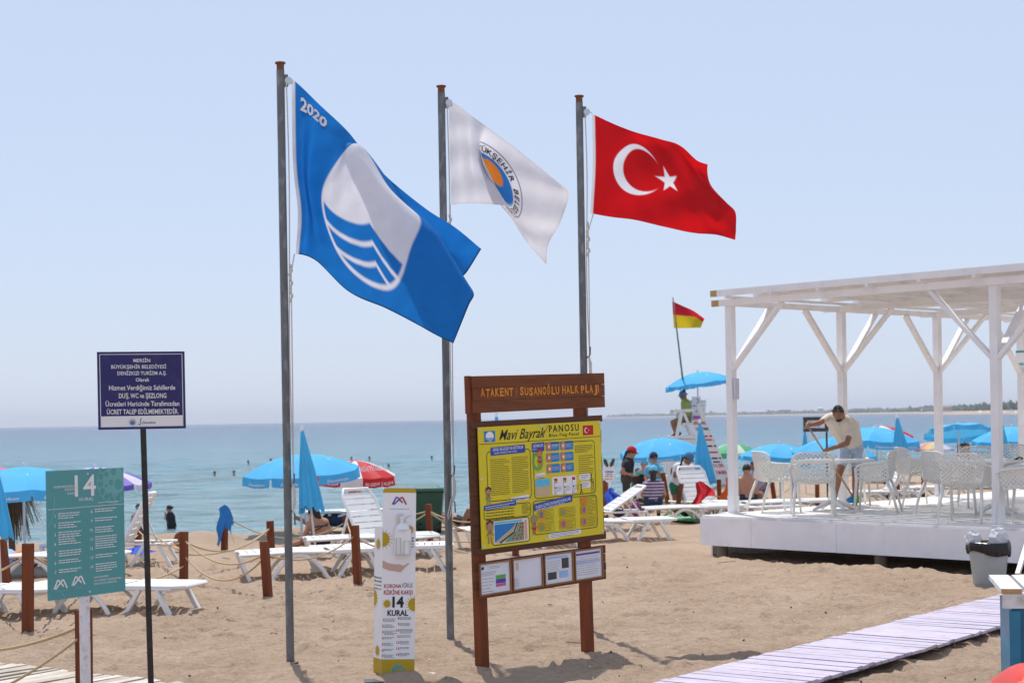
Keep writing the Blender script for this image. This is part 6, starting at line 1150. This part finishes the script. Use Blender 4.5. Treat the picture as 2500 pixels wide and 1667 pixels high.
# ================================================================ PEOPLE
def person(label, Y, J, mats, k=1.0, face=(0, -1, 0), sleeve=.6, leg=.55, voxel=.016, feet=True, fingers=True, hair='short', hat=None, group=None, top_low=True, wide=1.0, zmin=None):
    """J: joints as (px, py[, dy]) measured in the photograph at depth Y; mats: skin, top, bottom, shoe, hair."""
    W_ = {n: at(v[0], v[1], Y) + Vector((0, v[2] if len(v) > 2 else 0, 0)) for n, v in J.items()}
    for n, v in J.items():
        if len(v) > 2: p = at(v[0], v[1], Y + v[2]); W_[n] = p
    f = Vector(face).normalized(); caps = []
    def C(a, b_, r0, r1, m_): caps.append((Vector(a), Vector(b_), r0*k, r1*k, m_))
    SK, TP, BT, SH = 0, 1, 2, 3
    neck, pel, head = W_['neck'], W_['pel'], W_['head']; sL, sR = W_['sL'], W_['sR']; ax = (sR-sL); ax = ax.normalized() if ax.length > .01 else Vector((1, 0, 0))
    up = (neck-pel).normalized(); hL = W_.get('hL', pel - ax*.085*k); hR = W_.get('hR', pel + ax*.085*k); mid = (pel+neck)/2
    C(pel+up*.02*k, mid, .125, .125, TP if top_low else BT); C(mid, neck-up*.08*k, .13, .13, TP)
    for s, h in ((sL, hL), (sR, hR)):
        ins = s + (neck-s)*.25 - up*.05*k; C(h+up*.10*k, ins, .085*wide, .092*wide, TP); C(ins, s, .085, .062, TP); C(h, h+up*.06*k, .098, .095, BT)
    C(hL, hR, .10, .10, BT); C(neck-up*.04*k, neck+(head-neck)*.35, .062, .055, SK); C(neck-up*.05*k, sL, .07, .06, TP); C(neck-up*.05*k, sR, .07, .06, TP)
    for s in 'LR':
        if 'e'+s in W_:
            a, e = W_['s'+s], W_['e'+s]; m_ = a+(e-a)*sleeve
            if sleeve > 0: C(a, m_, .060, .054, TP)
            C(m_ if sleeve > 0 else a, e, .046, .040, SK)
            h = W_.get('w'+s)
            if h is not None:
                C(e, e+(h-e)*.45, .042, .038, SK); C(e+(h-e)*.45, h, .038, .027, SK); d = (h-e).normalized(); grip = W_.get('g'+s, None); d2 = d if grip is None else (d+(grip-h).normalized()*.8).normalized(); sd = d2.cross(f).normalized() if abs(d2.dot(f)) < .95 else ax; nn = sd.cross(d2)
                pm = h + d2*.045*k; C(h, pm, .028, .030, SK); C(h+sd*.018*k, pm+sd*.022*k, .020, .022, SK); C(h-sd*.018*k, pm-sd*.022*k, .020, .022, SK)
                if fingers:
                    for q, ln in ((-1.5, .058), (-.5, .070), (.5, .074), (1.5, .064)):
                        r0 = pm + d2*.02*k + sd*q*.017*k; m2 = r0+d2*ln*.5*k+nn*.010*k; C(r0, m2, .0095, .009, SK); C(m2, m2+d2*ln*.42*k+nn*.028*k, .009, .0078, SK)
                    C(h+sd*.024*k+d2*.02*k, h+sd*.055*k+d2*.055*k, .012, .0095, SK)
        if 'k'+s in W_:
            a, kn = (hL if s == 'L' else hR), W_['k'+s]; m_ = a+(kn-a)*leg; C(a, m_, .092, .080, BT); C(m_, kn, .070, .056, SK); an = W_.get('a'+s)
            if an is not None:
                C(kn, kn+(an-kn)*.35, .054, .056, SK); C(kn+(an-kn)*.35, an, .054, .037, SK)
                if feet: td = W_['t'+s]-an if 't'+s in W_ else Vector((f.x, f.y, -.35)); td = td.normalized(); C(an-td*.03*k, an+td*.10*k-Vz*.02*k, .038, .036, SH); C(an+td*.10*k-Vz*.02*k, an+td*.17*k-Vz*.035*k, .036, .026, SH)
    hd = (head-neck).normalized(); hup = W_['crown']-head if 'crown' in W_ else hd*.7+Vector((0, 0, .5)); hup = hup.normalized(); fr = (f - hup*f.dot(hup)).normalized(); sd = hup.cross(fr); rotH = Matrix((sd, fr, hup)).transposed()
    mb = MB()
    for a, b_, r0, r1, m_ in caps: mb.cap(a, b_, r0, r1, 10)
    for c, r_ in ((head, (.076, .094, .112)), (head-hup*.055*k+fr*.03*k, (.056, .060, .060)), (head+fr*.095*k-hup*.015*k, (.014, .020, .022)), (head+sd*.077*k-hup*.01*k, (.014, .02, .03)), (head-sd*.077*k-hup*.01*k, (.014, .02, .03)), (head+fr*.085*k+hup*.025*k, (.05, .012, .012))):
        mb.ell(c, tuple(v*k for v in r_), 12, 8, rot=rotH)
    me = mb.mesh('person', M_skin); ob = bpy.data.objects.new('tmp', me); COL.objects.link(ob); md = ob.modifiers.new('r', 'REMESH'); md.mode = 'VOXEL'; md.voxel_size = voxel; ms = ob.modifiers.new('s', 'SMOOTH'); ms.factor = .5; ms.iterations = 3
    dg = bpy.context.evaluated_depsgraph_get(); m2 = bpy.data.meshes.new_from_object(ob.evaluated_get(dg)); bpy.data.objects.remove(ob)
    n = len(m2.polygons); cen = np.zeros(n*3); m2.polygons.foreach_get('center', cen); cen = cen.reshape(-1, 3); best = np.full(n, 9.0); idx = np.zeros(n, int)
    cl = caps + [(head-hup*.02, head+hup*.03, .09*k, .09*k, 0)]
    for a, b_, r0, r1, m_ in cl:
        a_, d_ = np.array(a), np.array(b_-a); t_ = np.clip(((cen-a_)@d_)/max(d_@d_, 1e-9), 0, 1); dist = np.linalg.norm(cen-(a_+t_[:, None]*d_), axis=1)-(r0+(r1-r0)*t_); w_ = dist < best; best[w_] = dist[w_]; idx[w_] = m_
    idx[(idx == 1) & (((cen-np.array(pel))@np.array(up)) < (.04 if top_low else .1)*k)] = 2
    m2.materials.clear()
    for q in mats[:4]: m2.materials.append(q)
    m2.polygons.foreach_set('material_index', idx); m2.shade_smooth(); m2.update(); m2.name = 'body'
    low = min(v[2] for v in mb.v); th = thing('person', label, 'person', (pel.x, pel.y, low), group); bo = bpy.data.objects.new('body', m2); COL.objects.link(bo); bo.parent = th; bo.location = -Vector(th.location)
    hm = mats[4] if len(mats) > 4 else M_hair
    if hair:
        mb = MB(); r_ = random.Random(int(J['head'][0]))
        def hf(u, v):
            a = 2*math.pi*u; t_ = v*(1.75 if hair != 'short' else 1.62); front = .5+.5*math.sin(a); t2 = t_*(1-.42*max(0, math.sin(a))**2); rr = 1+.05*math.sin(a*7+v*9)*v+.03*math.sin(a*13)
            p = Vector((.084*math.sin(t2)*math.cos(a)*rr, .102*math.sin(t2)*math.sin(a)*rr-.006, .121*math.cos(t2))); return head + rotH @ (p*k)
        mb.grid(hf, 30, 12, wrap=True)
        if hair == 'long': mb.cap(head-fr*.075*k, neck-fr*.06*k-up*.10*k, .062*k, .05*k, 10)
        if hair == 'bun': mb.ell(head-fr*.10*k+hup*.02*k, (.045*k, .045*k, .045*k), 10, 8)
        if hair == 'tail': mb.cap(head-fr*.09*k, head-fr*.13*k-hup*.18*k, .035*k, .02*k, 8)
        mb.build('hair', hm, th, smooth=True)
    if hat:
        kind, hmat = hat; mb = MB(); H = lambda x, y, z: head + rotH @ (Vector((x, y, z))*k)
        mb.grid(lambda u, v: H(.092*math.sin(v*1.5)*math.cos(2*math.pi*u), .108*math.sin(v*1.5)*math.sin(2*math.pi*u), .03+.115*math.cos(v*1.5)*1.0), 24, 8, wrap=True); ht = mb.build('hat', hmat, th, smooth=True); mb = MB()
        if kind == 'cap': mb.grid(lambda u, v: H((u-.5)*.15*(1-.25*v), .085+.085*v-.06*(2*u-1)**2, .045-.03*v-.015*(2*u-1)**2), 12, 5); mb.grid(lambda u, v: H((.5-u)*.15*(1-.25*v), .085+.085*v-.06*(2*u-1)**2, .040-.03*v-.015*(2*u-1)**2), 12, 5)
        else: mb.grid(lambda u, v: H((.09+.055*v)*math.cos(2*math.pi*u), (.106+.055*v)*math.sin(2*math.pi*u), .04-.025*v), 24, 4, wrap=True)
        mb.build('brim', hmat, ht, smooth=True)
    return th, (head, rotH, k)
cl_ = lambda n, c, **k: flat('cloth_' + n, c, .85, **k)
CW_ = cl_('cream_shirt', (0.70, 0.63, 0.53), bump=.5, bscale=14); CJ = mat('faded_denim', (0.42, 0.50, 0.60), .85, var=.15, scale=14); CN = cl_('black_top', (0.018, 0.018, 0.022)); CO_ = cl_('olive_shorts', (0.05, 0.045, 0.035)); CT = cl_('turquoise_shirt', (0.12, 0.42, 0.60)); CG = cl_('green_yellow_shirt', (0.34, 0.38, 0.10)); CWh = cl_('white_shirt', (0.72, 0.72, 0.76)); CGr = cl_('green_shorts', (0.03, 0.16, 0.09)); CLi = cl_('lilac_shirt', (0.36, 0.33, 0.48)); CNv = cl_('navy_top', (0.02, 0.03, 0.07))
STR = bpy.data.materials.new('striped_top'); STR.use_nodes = True; t = STR.node_tree; wv = t.nodes.new('ShaderNodeTexWave'); wv.wave_type = 'BANDS'; wv.bands_direction = 'Z'; wv.inputs['Scale'].default_value = 5.5; tc = t.nodes.new('ShaderNodeTexCoord'); t.links.new(tc.outputs['Object'], wv.inputs[0])
rp_ = t.nodes.new('ShaderNodeValToRGB'); rp_.color_ramp.interpolation = 'CONSTANT'; rp_.color_ramp.elements[0].color = (.03, .03, .12, 1); rp_.color_ramp.elements[1].position = .45; rp_.color_ramp.elements[1].color = (.42, .16, .20, 1); e = rp_.color_ramp.elements.new(.75); e.color = (.45, .42, .5, 1); t.links.new(wv.outputs['Fac'], rp_.inputs[0]); t.links.new(rp_.outputs[0], t.nodes['Principled BSDF'].inputs['Base Color'])
# the man sweeping on the deck
YM = 25.2
th, (hd_, rh, kk) = person('man in a cream shirt and pale shorts bending to sweep on the deck', YM,
    dict(head=(2047, 1008, -.36), crown=(2042, 985, -.40), neck=(2056, 1020, -.14), pel=(2080, 1092, .05), sL=(2024, 1018, -.16), sR=(2082, 1034, -.10), eL=(2001, 1032, -.38), wL=(1978, 1037, -.48), eR=(2068, 1082, -.34), wR=(2022, 1097, -.48), kL=(2048, 1158, -.12), aL=(2036, 1220, .05), kR=(2089, 1160, -.08), aR=(2088, 1227, .08)),
    [M_skind, CW_, CJ, M_skind, M_hair], k=1.03, face=(-.30, -.80, -.62), sleeve=.62, leg=.62, voxel=.008, wide=1.32)
H = lambda x, y, z: hd_ + rh @ (Vector((x, y, z))*kk)
mb = MB(); mb.tube([H(.085, .02, .055), H(.06, .085, .07), H(0, .108, .072), H(-.06, .085, .07), H(-.085, .02, .055)], .014, 8, flat=.7); mb.build('sunglasses', M_dark, th, smooth=True)
mb = MB(); mb.ell(H(0, .052, -.088), (.050, .045, .036), 14, 8, rot=rh); mb.build('beard', M_hair, th, smooth=True)
hp = at(1972, 1040, YM-.52); lo = at(2084, 1214, YM-.30)
bm = thing('broom', 'long wooden-handled broom with a blue and green head held by the bending man', 'broom', lo); MB().tube([hp-(lo-hp).normalized()*.06, lo], .014, 8).build('handle', mat('broom_handle', (0.40, 0.26, 0.12), .5), bm, smooth=True)
mb = MB(); mb.ell(lo+Vector((-.02, -.02, -.035)), (.10, .07, .05), 14, 8); mb.build('head', flat('blue_mop', (0.02, 0.22, 0.45), .9), bm, smooth=True); mb = MB(); mb.ell(lo+Vector((.06, -.05, -.03)), (.05, .05, .055), 12, 8); mb.build('head_band', flat('green_mop', (0.08, 0.42, 0.05), .9), bm, smooth=True)
person('woman in a red cap, black top and dark shorts standing behind the loungers', 32.6, dict(head=(1541, 1105), neck=(1535, 1121), pel=(1529, 1172), sL=(1526, 1130, .12), sR=(1530, 1131, -.12), eL=(1530, 1152, .14), wL=(1546, 1158, .1), eR=(1517, 1152, -.14), wR=(1543, 1159, -.14), kL=(1532, 1208, .07), aL=(1531, 1243, .08), kR=(1527, 1208, -.07), aR=(1527, 1246, -.08)), [M_skin, CN, CO_, M_dark, M_hair], k=.97, face=(1, -.15, -.2), sleeve=.4, leg=.6, hair='tail', hat=('cap', cl_('red_cap', (.5, .015, .02))))
person('person in a navy cap and turquoise shirt behind the striped sitter', 33.8, dict(head=(1596, 1119), neck=(1597, 1134), pel=(1596, 1186), sL=(1581, 1143), sR=(1613, 1143), eL=(1577, 1165, -.05), wL=(1583, 1185, -.2), eR=(1617, 1160, -.1), wR=(1603, 1148, -.2), kL=(1585, 1215, -.05), aL=(1584, 1250), kR=(1606, 1215, -.05), aR=(1607, 1250)), [M_skin, CT, CNv, M_dark, M_hair], face=(.2, -1, 0), hat=('cap', CNv))
person('sitter in a turquoise cap and striped top, seen from behind on a lounger', 30.6, dict(head=(1595, 1153), neck=(1595, 1170), pel=(1594, 1226), sL=(1576, 1181), sR=(1615, 1181), eL=(1568, 1206, .05), wL=(1577, 1224, .25), eR=(1623, 1206, .05), wR=(1614, 1224, .25), kL=(1580, 1226, .45), aL=(1580, 1256, .5), kR=(1608, 1226, .45), aR=(1608, 1256, .5)), [M_skin, STR, CNv, M_dark, M_hair], face=(.1, 1, -.2), sleeve=0, hair='long', hat=('cap', CT))
th, _ = person('man in a white shirt and blue cap bending over a patterned cloth', 32.8, dict(head=(1681, 1119, -.2), neck=(1672, 1131, -.1), pel=(1655, 1186), sL=(1652, 1137, -.1), sR=(1688, 1140, -.1), eL=(1648, 1158, -.15), wL=(1662, 1164, -.3), eR=(1693, 1160, -.2), wR=(1684, 1165, -.32), kL=(1648, 1216, -.05), aL=(1647, 1246, .05), kR=(1664, 1216, -.05), aR=(1665, 1247, .03)), [M_skind, CWh, CGr, M_dark, M_hair], face=(.6, -.8, -.7), wide=1.15, hat=('cap', cl_('blue_cap', (.06, .16, .30))))
mb = MB(); mb.tube([at(1668, 1115, 32.55), at(1660, 1140, 32.55), at(1646, 1165, 32.65)], .022, 6, flat=.4); mb.build('bag_strap', M_dark, th); mb = MB(); mb.ell(at(1643, 1152, 32.8), (.05, .07, .11), 10, 8); mb.build('shoulder_bag', M_dark, th, smooth=True)
q = at(1672, 1168, 32.45); Print(Frame(at(1662, 1150, 32.5), (1, -.1, 0)), .02)
person('lifeguard in a yellow-green shirt and blue hat sitting on the tower', 44.0, dict(head=(1668, 966), neck=(1673, 977), pel=(1677, 1024), sL=(1672, 985, .16), sR=(1677, 985, -.16), eL=(1666, 1003, .18), wL=(1653, 1002, .15), eR=(1668, 1004, -.18), wR=(1656, 1003, -.16), kL=(1650, 1028, .1), aL=(1658, 1059, .1), kR=(1641, 1029, -.1), aR=(1649, 1059, -.1)), [M_skind, CG, cl_('khaki', (.22, .19, .08)), M_dark, M_hair], k=1.02, face=(-1, -.2, -.1), hat=('bucket', cl_('sky_hat', (.03, .25, .45))), leg=.7)
person('bare-backed man sitting beyond the deck, right of the pergola corner post', 32.0, dict(head=(1823, 1146), neck=(1823, 1160), pel=(1829, 1218), sL=(1805, 1171), sR=(1842, 1172), eL=(1800, 1197), wL=(1808, 1216, .2), eR=(1848, 1196), wR=(1842, 1216, .2), kL=(1818, 1216, .45), aL=(1818, 1232, .8), kR=(1840, 1216, .45), aR=(1840, 1232, .8)), [M_skin, M_skin, CNv, M_skin, M_hair], face=(.2, 1, 0), sleeve=0)
th, _ = person('man in a lilac shirt with a dark green backpack sitting beyond the deck', 34.0, dict(head=(1842, 1137), neck=(1846, 1150), pel=(1853, 1200), sL=(1836, 1158, -.05), sR=(1862, 1160), eL=(1833, 1182), wL=(1840, 1198, -.2), eR=(1868, 1182), wR=(1858, 1198, -.2), kL=(1838, 1204, -.3), aL=(1838, 1225, -.3), kR=(1856, 1206, -.35), aR=(1856, 1226, -.3)), [M_skind, CLi, CNv, M_dark, M_hair], face=(-1, -.3, -.1)); mb = MB(); mb.ell(at(1864, 1168, 34.05), (.11, .12, .22), 12, 10); mb.build('backpack', CGr, th, smooth=True)
person('person in dark clothes sitting below the folded umbrella beyond the deck', 36.5, dict(head=(2174, 1122), neck=(2176, 1136), pel=(2180, 1186), sL=(2161, 1146), sR=(2192, 1147), eL=(2156, 1168), wL=(2163, 1185, .1), eR=(2197, 1168), wR=(2190, 1186, .1), kL=(2166, 1188, .4), aL=(2166, 1206, .7), kR=(2192, 1188, .4), aR=(2192, 1206, .7)), [M_skind, CNv, CNv, M_dark, M_hair], face=(.2, 1, 0))
person('bare-armed person with raised elbows far behind the second table', 46.0, dict(head=(2352, 1086), neck=(2352, 1096), pel=(2354, 1136), sL=(2341, 1102), sR=(2364, 1102), eL=(2339, 1085), wL=(2347, 1079), eR=(2366, 1086), wR=(2358, 1079), kL=(2347, 1165), aL=(2347, 1188), kR=(2361, 1165), aR=(2361, 1188)), [M_skind, M_skind, CNv, M_skind, M_hair], face=(0, 1, 0), sleeve=0)
person('bather with dark hair sitting in the distance beside the small bin', 40.0, dict(head=(1573, 1134), neck=(1573, 1145), pel=(1573, 1188), sL=(1562, 1152), sR=(1584, 1152), eL=(1558, 1172), wL=(1564, 1186, -.1), eR=(1588, 1172), wR=(1582, 1186, -.1), kL=(1566, 1186, -.35), aL=(1566, 1208, -.4), kR=(1580, 1186, -.35), aR=(1580, 1208, -.4)), [M_skin, M_skin, M_red, M_skin, M_hair], face=(0, -1, 0), sleeve=0)
person('dark-haired bather low behind the small bin', 46.0, dict(head=(1557, 1152), neck=(1557, 1161), pel=(1557, 1186), sL=(1548, 1167), sR=(1566, 1167), eL=(1545, 1180), eR=(1569, 1180)), [M_skin, CN, CN, M_skin, M_hair], face=(0, -1, 0), sleeve=0)
# sunbathers near the water, left and centre
th, _ = person('woman in a black bikini sitting with her back turned under the folded umbrella', 25.6, dict(head=(765, 1250), neck=(771, 1264), pel=(790, 1312), sL=(756, 1275), sR=(794, 1273), eL=(748, 1296, -.05), wL=(738, 1316, -.05), eR=(806, 1294, .05), wR=(812, 1314, .15), kL=(738, 1322, .05), aL=(690, 1337, .05), kR=(742, 1314, .25), aR=(695, 1333, .25), hL=(782, 1316), hR=(797, 1318, .2)), [M_skin, M_skin, CN, M_skin, M_hair], k=.95, face=(-.7, .7, 0), sleeve=0, leg=.12, hair='long')
mb = MB(); mb.tube([at(765, 1287, 25.42), at(780, 1284, 25.40), at(800, 1282, 25.46)], .012, 6); mb.tube([at(768, 1296, 25.42), at(785, 1286, 25.40), at(801, 1277, 25.48)], .010, 6); mb.build('bikini_strap', CN, th)
person('woman in a dark swimsuit lying on her front on a lounger behind the sitting woman', 28.2, dict(head=(868, 1268), neck=(856, 1271), pel=(800, 1268), sL=(850, 1274, -.15), sR=(850, 1269, .17), eL=(862, 1282, -.25), wL=(874, 1280, -.2), eR=(862, 1280, .28), wR=(876, 1278, .2), kL=(763, 1282, -.05), aL=(726, 1264, -.05), kR=(758, 1276, .12), aR=(732, 1266, .12), hL=(797, 1272, -.09), hR=(797, 1268, .09)), [M_skin, CNv, CN, M_skin, M_hair], k=.95, face=(1, 0, -.3), sleeve=0, leg=.25, hair='bun')
lounger('white lounger under the woman lying on her front', fx(745, 28.4), 2)
person('sunbather in black shorts lying on the sand right of the wheelie bin', 29.6, dict(head=(1079, 1262), neck=(1086, 1266), pel=(1118, 1272), sL=(1090, 1272, -.12), sR=(1090, 1265, .15), eL=(1100, 1280, -.2), wL=(1112, 1282, -.15), eR=(1098, 1272, .25), wR=(1112, 1276, .2), kL=(1150, 1274, -.05), aL=(1182, 1280, -.05), kR=(1152, 1272, .1), aR=(1184, 1278, .1)), [M_skin, M_skin, CN, M_skin, M_hair], face=(-.3, -.3, .8), sleeve=0, leg=.5)
person('sunbather with bent knees on the sand just left of the information board', 28.6, dict(head=(1200, 1262), neck=(1192, 1268), pel=(1156, 1284), sL=(1184, 1274, -.12), sR=(1184, 1268, .12), eL=(1176, 1288, -.2), wL=(1164, 1290, -.2), eR=(1176, 1284, .2), wR=(1164, 1288, .2), kL=(1145, 1246, -.08), aL=(1128, 1284, -.08), kR=(1150, 1250, .1), aR=(1136, 1284, .1)), [M_skind, M_skind, CNv, M_skind, M_hair], face=(-.4, -.2, .8), sleeve=0, leg=.4)
# bathers in the sea
person('woman in a black swimsuit standing waist deep, hand to her face', 53.0, dict(head=(413, 1241), neck=(416, 1252), pel=(419, 1282), sL=(410, 1259, .05), sR=(422, 1258, -.05), eL=(404, 1266), wL=(404, 1256), eR=(425, 1270), wR=(422, 1281), kL=(416, 1315), aL=(416, 1345), kR=(421, 1315), aR=(421, 1345)), [M_skin, CN, CN, M_skin, M_hair], face=(-1, -.2, 0), sleeve=0, hair='bun', voxel=.02)
person('man standing chest deep in the sea behind the black sign post', 50.0, dict(head=(338, 1238), neck=(338, 1250), pel=(338, 1292), sL=(325, 1259), sR=(350, 1259), eL=(321, 1276), wL=(325, 1290), eR=(354, 1276), wR=(350, 1290), kL=(333, 1325), aL=(333, 1355), kR=(343, 1325), aR=(343, 1355)), [M_skin, M_skin, CNv, M_skin, M_hair], face=(.6, -1, 0), sleeve=0, voxel=.02)
for px, py, lab in ((524, 1154, 'swimmer with wet dark hair far out, leftmost of the far heads'), (571, 1152, 'swimmer shoulder-deep, second of the far heads from the left'), (606, 1127, 'distant swimmer head left of the blue umbrella top'), (661, 1122, 'distant swimmer head just left of the nearest flagpole'), (813, 1119, 'distant swimmer head right of the folded umbrella'), (858, 1118, 'distant swimmer head above the red and white umbrella'), (902, 1117, 'distant swimmer head right of the red and white umbrella top'), (838, 1127, 'swimmer head just over the rim of the wide blue umbrella'), (949, 1136, 'swimmer head at the right rim of the red umbrella'), (1054, 1116, 'swimmer alone near the middle flagpole')):
    u, v = ray(px, py+7); Y = (EYE-SEA)/(-v*1.0); f_ = FOC/Y
    person(lab, Y, dict(head=(px, py), neck=(px+.01*f_, py+.16*f_), pel=(px, py+.7*f_), sL=(px-.19*f_, py+.25*f_), sR=(px+.19*f_, py+.25*f_), eL=(px-.3*f_, py+.4*f_), eR=(px+.3*f_, py+.4*f_)), [M_skin, M_skin, CNv, M_skin, M_hair], face=(random.uniform(-1, 1), .6, 0), sleeve=0, voxel=.025, group='swimmers far out')
# ================================================================ SUMMER HAZE over the bay: one closed box of thin air
mb = MB(); mb.box((400, 3600, 22), (9000, 8400, 60)); hz_o = mb.build('haze', None, None, kind='stuff'); hz_o.data.materials.clear()
m = bpy.data.materials.new('thin_haze'); m.use_nodes = True; t = m.node_tree; t.nodes.remove(t.nodes['Principled BSDF']); v = t.nodes.new('ShaderNodeVolumePrincipled'); v.inputs['Color'].default_value = (0.86, 0.92, 1.0, 1); v.inputs['Density'].default_value = 0.00013; v.inputs['Anisotropy'].default_value = 0.0
t.links.new(v.outputs[0], t.nodes['Material Output'].inputs['Volume']); hz_o.data.materials.append(m)
